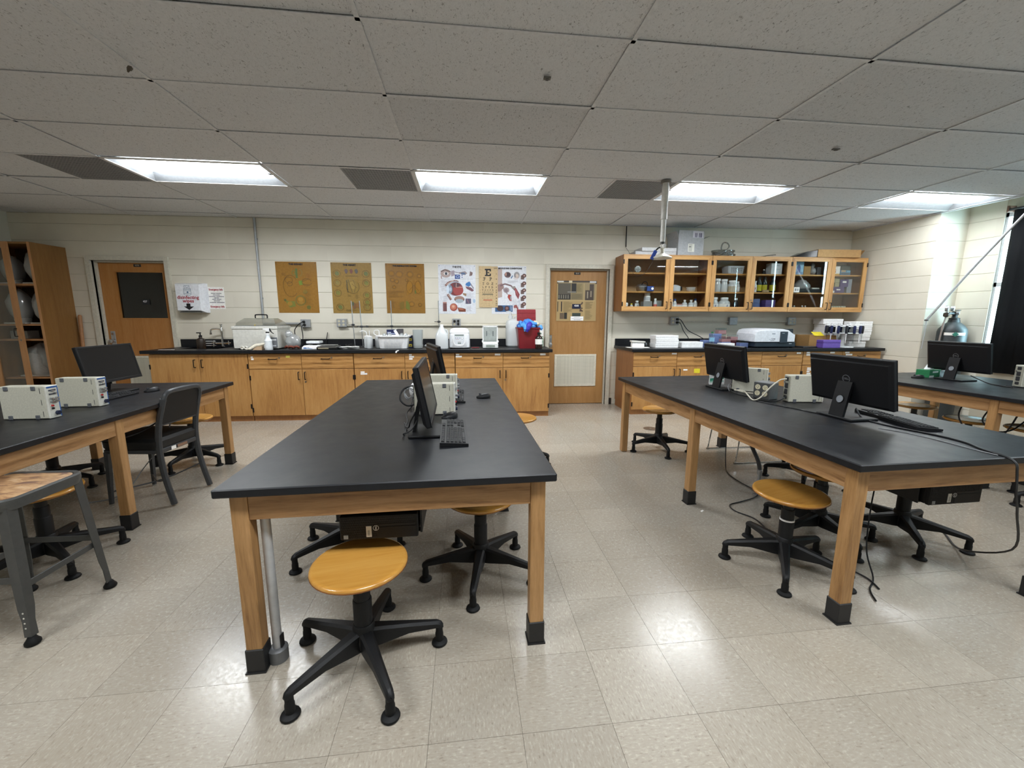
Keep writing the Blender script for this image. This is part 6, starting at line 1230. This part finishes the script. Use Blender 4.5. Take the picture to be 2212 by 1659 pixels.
ob2=thing('open_carton','open brown cardboard box with a black bag spilling out, on the corner wall cabinet','box',(5.32,5.96,Z2),-.03); g=G(); w,d,h=.33,.16,.105
g.box(-w,w,-d,-d+.005,.001,h); g.box(-w,w,d-.005,d,.001,h); g.box(-w,w,-d,d,h,h+.004); g.box(-w,w,-d+.005,d-.005,0,.004); g.box(w-.005,w,-d+.005,d-.005,.004,h); g.build('carton_wall',CARD2,ob2); G(Matrix.Translation((w,0,.03))@Matrix.Rotation(.6,4,'Y')).box(0,.004,-d,d,0,.09).build('flap',CARD,ob2)
G().rings([[(-.60,y,zz) for y,zz in ((-.1,.002),(.1,.002),(.08,.03),(-.08,.03))],[(-.45,y,zz) for y,zz in ((-.13,.002),(.13,.002),(.11,.085),(-.11,.085))],[(-.328,y,zz) for y,zz in ((-.15,.006),(.15,.006),(.15,.098),(-.15,.098))]]).build('black_bag',M('#17181b',.25),ob2)
# ---------------------------------------------------------------- contents of the wall cabinets
SA,SB,SC=1.4605,1.7255,1.9875; YS=5.97
def bottle(label,x,z,w,h,mat,cap=None,capm=WHITEP,lab=None,y=YS,cat='bottle',name='bottle',grp=None,neck=.55,sq=None,letter=None):
    t=thing(name,label,cat,(x,y,z),0,grp); r=w/2; ch=h*.16 if cap is None else cap; b=h-ch
    G().lathe([(r*.93,0),(r,b*.03),(r,b*.68),(r*.85,b*.82),(r*neck,b*.93),(r*neck,b)],16,sq=sq).build('body',mat,t); G().lathe([(r*neck*1.12,b+.0005),(r*neck*1.12,h-.002),(r*neck,h)],14).build('cap',capm,t)
    if lab: G().lathe([(r*1.012,b*.12),(r*1.012,b*.58)],16,sq=sq).build('label',lab,t)
    if letter: txt(letter[0],h*.34,letter[1],t,(0,-r*1.03,b*.34),bold=.001)
    return t
t=thing('electric_skillet','steel bowl shaped heater on the middle shelf, first wall cabinet door','pan',(2.42,YS,SB)); G().lathe([(.06,0),(.075,.02),(.085,.06),(.085,.075),(.06,.10),(.02,.112),(0,.113)],20).build('bowl',STEEL,t); G().tube([(-.03,-.05,.075),(-.01,-.085,.13),(.04,-.085,.125),(.06,-.07,.06)],.006,6,4).build('cord_loop',BLACKP,t)
t=thing('control_box','blue control box with white dial in front of the steel bowl','instrument',(2.50,YS-.10,SB)); G().box(-.05,.05,-.03,.01,0,.07,.004).build('case',M('#2b4a93',.4),t); G(rot('X',pi/2)).lathe([(.018,.031),(.018,.036),(0,.036)],14,(.025,.035,0)).build('dial',WHITEP,t)
t=thing('foam_cup','small white cup at the left end of bottom shelf, first door','cup',(2.165,YS-.06,SA)); G().lathe([(.026,0),(.035,.07),(.038,.085),(.03,.10),(.0,.105)],16).build('cup',WHITE2,t)
bottle('tiny bottle with yellow cap on the bottom shelf, first door',2.25,SA,.045,.09,MILK,capm=YEL,y=YS-.07); bottle('tiny white capped bottle next to the yellow capped one',2.315,SA,.04,.09,MILK,y=YS-.07); bottle('clear flask behind the tiny bottles, first door',2.37,SA,.075,.135,MILK2,y=YS+.03)
t=carton('clear_tray_box','translucent box under the round labelled jar, first door',(2.50,YS,SA),0,(.13,.12,.125),MILK2); bottle('round white jar with grey label on the translucent box, first door',2.51,SA+.126,.095,.125,WHITEP,lab=M('#b9bcc0',.6),neck=.8); bottle('small bottle with red edged label, first door',2.615,SA,.052,.165,MILK,lab=M('#c9655c',.6),y=YS-.05); carton('clear_tray_box','translucent box at the right of bottom shelf, first door',(2.685,YS+.03,SA),0,(.085,.1,.135),MILK2)
t=carton('red_tray','flat red tray on bottom shelf edge, first door',(2.5,YS-.10,SA),0,(.12,.04,.012),REDB,'tray')
t=thing('white_cooker','white round pot with black dial on the middle shelf, second door','pan',(2.92,YS,SB)); G().lathe([(.075,0),(.083,.01),(.083,.075),(.07,.085),(.03,.10),(0,.105)],22).build('pot',M('#c9ccd2',.4),t); G().box(.07,.105,-.03,.03,.02,.075,.004).build('dial_box',BLACKP,t)
for k in range(3):
    t=thing('white_dish','white dish in the stack of three on middle shelf, '+('bottom','middle','top')[k]+' one','dish',(3.17,YS,SB+.0225*k),0,'stacked white dishes'); G().lathe([(.05,0),(.07,.02),(.073,.022),(.068,.022),(.048,.004),(0,.004)],20).build('dish',WHITE2,t)
bottle('tall wash bottle with blue cap, second door left',2.85,SA,.062,.255,MILK,capm=M('#2a4f9a',.4),lab=WHITE2,y=YS-.05); bottle('short bottle with blue cap beside the tall one, second door',2.915,SA,.05,.16,MILK,capm=M('#2a4f9a',.4),lab=WHITE2,y=YS-.05)
t=thing('white_tub','white tub with pinkish lid, second door','tub',(2.995,YS,SA)); G().lathe([(.045,0),(.05,.075)],18).build('tub',WHITEP,t); G().lathe([(.053,.0755),(.053,.09),(0,.091)],18).build('lid',M('#c48d86',.5),t)
bottle('squat white bottle, left of the pair on bottom shelf, second door',3.09,SA,.082,.15,MILK,lab=WHITE2,neck=.4); bottle('squat white bottle, right of the pair on bottom shelf, second door',3.19,SA,.082,.15,MILK,lab=WHITE2,neck=.4); bottle('bottle with dark blue cap at the right of bottom shelf, second door',3.27,SA,.06,.17,MILK,capm=M('#23386e',.4),lab=PAPERW,y=YS+.03)
t=thing('plastic_basket','grey perforated basket on the top shelf, third door','basket',(3.80,YS,SC)); G().rings([rr3(.115,.085,.02,0),rr3(.13,.095,.025,.11),rr3(.122,.088,.022,.11),rr3(.108,.08,.02,.006)]).build('basket',M('#b4b7bb',.5),t); g=G()
for r_ in range(3):
    for c_ in range(7): g.box(-.075+.025*c_-.005,-.075+.025*c_+.005,-.0965+.0035*(2-r_),-.09,.025+.026*r_-.006,.025+.026*r_+.006)
stuff(g.build('perforation',M('#3c3a38',.7),t))
for x,w,h,lab,kw in ((3.49,.062,.185,'slim white bottle with peach label, middle shelf, third door',dict(lab=M('#c9a07a',.6))),(3.575,.10,.195,'wide milky jar left of centre, middle shelf, third door',dict(neck=.8)),(3.685,.098,.19,'wide milky jar right of centre, middle shelf, third door',dict(neck=.8)),(3.90,.056,.16,'slim white bottle at the right of middle shelf, third door',dict(lab=WHITE2))): bottle(lab,x,SB,w,h,MILK,**kw)
t=bottle('round jar half full of beige powder, middle shelf, third door',3.80,SB,.13,.17,MILK,neck=.7,y=YS-.02); G().lathe([(.06,.003),(.0655,.008),(.0655,.085),(0,.088)],18).build('powder',M('#b7a98e',.8),t)
BL_=M('#27489a',.5); bottle('big milky jar with label, left on bottom shelf, third door',3.53,SA,.15,.19,MILK,lab=PAPERW,neck=.75,letter=('f',BL_)); bottle('big milky jar with printed lid, right on bottom shelf, third door',3.705,SA,.165,.19,MILK,lab=PAPERW,neck=.6,letter=('f',BL_)); bottle('dark flask at the right of the bottom shelf, third door',3.89,SA,.07,.18,M('#2a2a2c',.2))
bottle('small black bottle on top shelf, fourth door',4.29,SC,.04,.075,BLACKP,y=YS); t=carton('label_box','white box with grey text on top shelf, fourth door',(4.43,YS-.02,SC),0,(.17,.12,.16),M('#c9ced2',.6)); A=Art(); A.l([(-.04,.125),(.04,.125)],.006,'#8b9298').l([(-.05,.07),(.06,.07)],.006,'#9aa2a8'); A.build('printed_face',t,(0,-.0605,0))
bottle('white bottle with red letter, middle shelf, fourth door',4.13,SB,.085,.165,WHITEP,neck=.75,letter=('f',M('#b03038',.5)),y=YS-.03)
for x,w,lab in ((4.235,.072,'dark bottle with yellow label, left one, fourth door'),(4.32,.072,'dark bottle with yellow label, centre one, fourth door'),(4.45,.082,'dark bottle with yellow label, right one, fourth door')): bottle(lab,x,SB,w,.23,M('#1d2a2c',.25),capm=M('#33383c',.4),lab=M('#b9b020',.6))
carton('clear_box','pale card slip in front of dark bottles, fourth door',(4.28,YS-.09,SB),0,(.09,.03,.035),M('#a98e66',.7),'card')
carton('tip_box','light blue plastic box on bottom shelf, fourth door',(4.17,YS,SA),0,(.13,.1,.17),BLUECL,'box',lid=.06); carton('tip_box','blue box lying behind the light blue one, fourth door',(4.25,YS+.06,SA),0,(.08,.1,.1),M('#4a62b8',.5)); t=carton('purple_box','purple lidded box on bottom shelf, fourth door',(4.40,YS,SA),0,(.15,.12,.155),M('#5b4a86',.4),lid=.075)
t=carton('picture_box','light blue picture box on top shelf, fifth door',(4.78,YS,SC),0,(.18,.12,.185),M('#9fc3dc',.5)); A=Art(); A.r(-.08,.0,.085,.04,'#7f9cc0').e(.01,.09,.03,.055,'#4c5a8c').r(-.015,.03,.04,.1,'#56649a').e(-.06,.05,.02,.035,'#8a93b8').r(-.09,.15,.09,.185,'#7fb0d4'); A.build('printed_face',t,(0,-.0605,0))
carton('brown_carton','small brown carton on top shelf, fifth door',(4.935,YS,SC),0,(.11,.11,.125),CARD); t=thing('clear_bag','knotted clear bag on top shelf, fifth door','bag',(5.06,YS,SC)); G().blob((0,0,.055),(.055,.05,.055),14,8,.05,3,.001).blob((0,0,.135),(.035,.02,.045),12,6,.1,4).build('film',BAGP,t,80); carton('grey_carton','grey carton at the right of top shelf, fifth door',(5.155,YS+.03,SC),0,(.06,.1,.12),M('#5c5c60',.6))
t=thing('plastic_tray','black tray wrapped in crinkled clear film, middle shelf, fifth door','tray',(4.99,YS,SB)); G().box(-.19,.19,-.10,.09,.0,.05,.006).build('tray',BLACKP,t); G().blob((-.08,-.01,.10),(.11,.08,.09),18,9,.10,6,.052).build('film',BAGP,t,80); G().box(.05,.17,-.06,.04,.0525,.075,.003).build('white_lid',M('#c7c5be',.5),t)
t=carton('small_box','small white box with grey print, middle shelf, fifth door',(4.735,YS-.12,SB),0,(.09,.03,.075),PAPERW); A=Art(); A.r(-.03,.02,-.005,.055,'#8f8f93').r(.005,.02,.03,.055,'#a5a5a8'); A.build('printed_face',t,(0,-.0155,0))
bottle('white dropper bottle at the left of bottom shelf, fifth door',4.715,SA,.07,.135,WHITEP,neck=.3,y=YS-.05)
for k,x in enumerate((4.80,4.93,4.98)): bottle('clear vial on bottom shelf, fifth door, '+('left','centre','right')[k]+' one',x,SA,.032,.075,MILK2,y=YS-.04,name='vial',cat='vial')
t=carton('letter_box','white box with red letters DS on top shelf, last door',(5.38,YS,SC),0,(.155,.12,.13),PAPERW); txt('DS',.06,M('#9a2c3c',.5),t,(-.02,-.0608,.055),bold=.002); G().box(-.077,.077,-.0607,-.06,.0,.022).build('yellow_stripe',M('#c9a040',.5),t)
t=carton('blue_carton','blue and beige carton with print on top shelf, last door',(5.55,YS,SC),0,(.16,.12,.075),M('#4d7f9f',.5)); A=Art(); A.r(-.07,.045,.0,.075,'#b09a80').r(-.07,.008,.07,.035,'#39536a').r(.02,.045,.075,.065,'#6fa9c8'); A.build('printed_face',t,(0,-.0605,0)); carton('dark_carton','dark green carton lying on the blue one, last door',(5.55,YS,SC+.0755),0,(.15,.11,.07),M('#2c3a38',.5))
for k,(x,z,lab) in enumerate(((5.345,.093,'lower left'),(5.43,.093,'lower right'),(5.36,.1535,'upper left'),(5.43,.1535,'upper right'))): carton('beige_carton','small beige carton in the block of four, last door, '+lab+' one',(x,YS-.03,SB+z-.001),0,(.068,.08,.058),M('#a79f7c',.7),'box','small beige cartons')
t=carton('purple_carton','wide purple carton with white label, lower one, last door',(5.43,YS,SB),0,(.25,.14,.09),M('#4a3a70',.5)); G().box(.0,.06,-.0712,-.07,.04,.058).build('label',PAPERW,t); t=carton('purple_carton','purple carton with white label above the wide one, last door',(5.55,YS,SB+.0905),0,(.13,.13,.11),M('#4a3a70',.5)); G().box(-.03,.03,-.0662,-.065,.06,.085).build('label',PAPERW,t)
carton('grey_carton','tall pale grey box at the right of middle shelf, last door',(5.66,YS+.02,SB),0,(.075,.12,.21),M('#9aa0ac',.6)); carton('small_box','tiny white box in front of purple cartons, last door',(5.32,YS-.11,SB),0,(.06,.03,.03),PAPERW)
for k in range(8):
    t=thing('vial','short white capped vial in the row of eight on the bottom shelf, last door','vial',(5.325+.042*k,YS-.04,SA),0,'row of eight vials'); G().lathe([(.018,0),(.018,.05)],12).build('vial',MILK2,t); G().lathe([(.019,.0505),(.019,.07),(0,.071)],12).build('cap',M('#c9c6ae',.5),t)
# ---------------------------------------------------------------- tall cabinet contents
TX,TYY=-5.78,5.72
def bagged(label,x,y,z,r,h,seed,grp='bagged models in the tall cabinet'):
    t=thing('bagged_model',label,'model',(x,y,z),0,grp); G().box(-r*1.05,r*1.05,-.11,.11,.0,.018,.003).build('white_base',M('#c9c6bf',.6),t); G().lathe([(r*.6,.0185),(r*.72,h*.3),(r*.68,h*.7),(r*.4,h*.9),(.02,h*.93)],14).build('pale_model',M('#b5b3ae',.7),t); G().blob((0,0,.019+h/2),(r,.12,h/2),18,12,.05,seed,.019).build('bag_film',BAGP,t,80); return t
bagged('plastic bagged jar on the top shelf, tall cabinet right bay',-5.58,5.90,1.7455,.098,.40,1); bagged('plastic bagged jar on the top shelf behind the glass, tall cabinet',-5.89,5.92,1.7455,.10,.33,2); bagged('plastic bagged bust on the second shelf, tall cabinet right bay',-5.57,5.90,1.2455,.10,.40,3); bagged('plastic bagged bust on the second shelf behind the glass, tall cabinet',-5.86,5.90,1.2455,.12,.41,4); bagged('large plastic bagged model on the lowest shelf, tall cabinet',-5.74,5.93,.5655,.19,.40,5)
t=carton('grey_box','pale box on the third shelf behind the glass, tall cabinet',(-5.90,5.93,1.0555),0,(.2,.15,.10),M('#8d8a82',.6))
wk=thing('wooden_rod','wooden rod leaning on the wall between tall cabinet and left door','rod',(-5.385,6.06,0)); G().cyl((0,0,.0),(.0,.075,1.345),.021,n=12).build('shaft',M('#a87850',.5),wk); G().blob((.0,.0755,1.345),(.021,.021,.02),12,6,0).build('rounded_end',M('#a87850',.5),wk)
# ---------------------------------------------------------------- window shade, rod, gas cylinder
sd=thing('window_shade','black blackout shade covering the window at the right edge','curtain',(6.27,3.93,0)); rs=[]
n=44
for z in (.70,1.3,2.0,2.60): rs.append([(.020*sin(i*.9+z)+.008*sin(i*2.3),.60-1.20*i/n,z) for i in range(n+1)])
gg=G(); gg.rings(rs,False,False,False); me=gg.build('shade_cloth',M('#0f1114',.8,spec=.2),sd,60); md=me.modifiers.new('thick','SOLIDIFY'); md.thickness=.004
for (ya,yb,lab) in ((3.26,2.04,'second black shade along the window wall, out of the picture'),(1.97,.74,'third black shade along the window wall, out of the picture'),(.67,-1.1,'fourth black shade along the window wall, out of the picture')):
    s2=thing('window_shade',lab,'curtain',(6.27,0,0)); rs=[[(.02*sin(i*.9+z)+.008*sin(i*2.3),ya+(yb-ya)*i/30,z) for i in range(31)] for z in (.70,1.6,2.60)]
    o=G().rings(rs,False,False,False).build('shade_cloth',M('#0f1114',.8,spec=.2),s2,60); o.modifiers.new('thick','SOLIDIFY').thickness=.004; G().cyl((0,ya+.02,2.615),(0,yb-.02,2.615),.014,n=10).build('top_rail',M('#2b2c2e',.4),s2)
G().cyl((0,.64,2.615),(0,-.62,2.615),.014,n=10).build('top_rail',M('#2b2c2e',.4),sd); G().box(-.02,.08,.635,.655,2.59,2.66,.002).build('bracket',M('#6a4b3c',.5),sd)
pr=thing('shade_pole','slender white pole slanting from the wall corner up past the shade','pole',(0,0,0)); G().tube([(5.925,4.985,1.335),(5.93,4.86,1.52),(5.925,4.65,1.83),(5.91,4.40,2.16),(5.90,4.17,2.45),(5.895,4.02,2.63)],.0135,8,5).build('pole',M('#c6c8ca',.35),pr); G().bc((5.925,4.99,1.325),(.02,.04,.02),.003).build('end_hook',M('#5a5754',.5),pr); G().tube([(5.925,4.99,1.315),(5.925,4.985,1.2),(5.92,4.99,.95)],.0055,6,3).build('cord',M('#b3b5b6',.5),pr)
gc=thing('gas_cylinder','dark grey gas cylinder with regulator standing in the window recess corner','cylinder',(6.165,4.86,0)); G().lathe([(.135,0),(.142,.02),(.142,1.18),(.135,1.215),(.10,1.265),(.06,1.30),(.055,1.33)],26).build('tank',M('#3d4244',.5,.2),gc); G().lathe([(.05,1.325),(.052,1.33),(.052,1.355),(.03,1.36),(.022,1.40)],18).build('neck_ring',M('#2e3234',.5),gc)
a0=-2.25
G().rings([[(.1425*cos(a),.1425*sin(a),z) for a in [a0-.75+1.5*i/12 for i in range(13)]] for z in (1.135,1.17)],False,False,False).build('white_band_label',PAPERW,gc); dm=G(Matrix.Translation((.144*cos(a0),.144*sin(a0),1.15))@Matrix.Rotation(a0+pi/2,4,'Z')); dm.rings([[(-.032,q,0),(0,q,-.03),(.032,q,0),(0,q,.03)] for q in (0,-.002)]).build('green_diamond',M('#3d8a78',.5),gc)
v=G().bc((0,0,1.415),(.05,.05,.05),.006).box(-.11,.0,-.02,.02,1.40,1.43,.004).build('valve_block',M('#2b2a2c',.3,.5),gc); G().lathe([(.045,1.448),(.05,1.452),(.05,1.458),(.0,1.46)],14).build('hand_wheel',M('#4a4c4f',.4,.5),v)
for dx,dz,r_ in ((-.165,1.475,.036),(-.085,1.475,.032),(.0,1.418,.022)):
    q=G(Matrix.Translation((dx,-.03 if dx else -.028,dz))@Matrix.Rotation(pi/2,4,'X')@Matrix.Rotation(.5,4,'Y')); q.lathe([(r_,-.015),(r_,.012),(r_*.9,.016),(r_*.9,.014),(0,.014)],18); ga=q.build('gauge',STEEL,gc); q=G(Matrix.Translation((dx,-.03 if dx else -.028,dz))@Matrix.Rotation(pi/2,4,'X')@Matrix.Rotation(.5,4,'Y')); q.lathe([(r_*.88,.0145),(0,.0148)],16).build('gauge_face',M('#d4d8d8',.4),ga)
G().lathe([(.012,0),(.03,.015),(.03,.05),(.016,.06)],14,(-.15,-.02,1.365)).build('regulator_bonnet',M('#4a4038',.4,.4),gc); G().cyl((-.14,-.02,1.43),(-.15,-.02,1.40),.014).build('gauge_stem',STEEL,gc); G().tube([(-.15,-.02,1.37),(-.165,-.02,1.30),(-.175,-.02,1.22),(-.19,-.02,1.05),(-.195,-.02,.8)],[.008,.012,.009,.009],8,4).build('hose',M('#8d8078',.5),gc)
# ---------------------------------------------------------------- ceiling hook and stain marks
hk=thing('ceiling_hook','brown cord end hanging from the ceiling tile, upper left','hook',(-1.83,2.63,2.66)); G().tube([(0,0,.018),(.01,-.03,-.005),(.02,-.06,-.02)],.003,6,3).build('wire',TBAR,hk); G().tube([(.02,-.06,-.018),(.03,-.085,-.035),(.035,-.1,-.055)],[.012,.008,.005],6,3).build('dark_tip',M('#5a5043',.6),hk)
for x,y,w_,lab in ((.41,2.52,.02,'small dark clip under the ceiling tiles above the middle table'),(2.86,3.28,.028,'small dark clip under the ceiling at the right')):
    t=thing('ceiling_clip',lab,'clip',(x,y,2.672)); G().box(-w_,w_,-.012,.012,-.004,.006,.001).build('clip',M('#6b6964',.5),t); G().box(-w_*.4,w_*.4,-.008,.008,-.009,-.004).build('hook',M('#5a5854',.5),t)
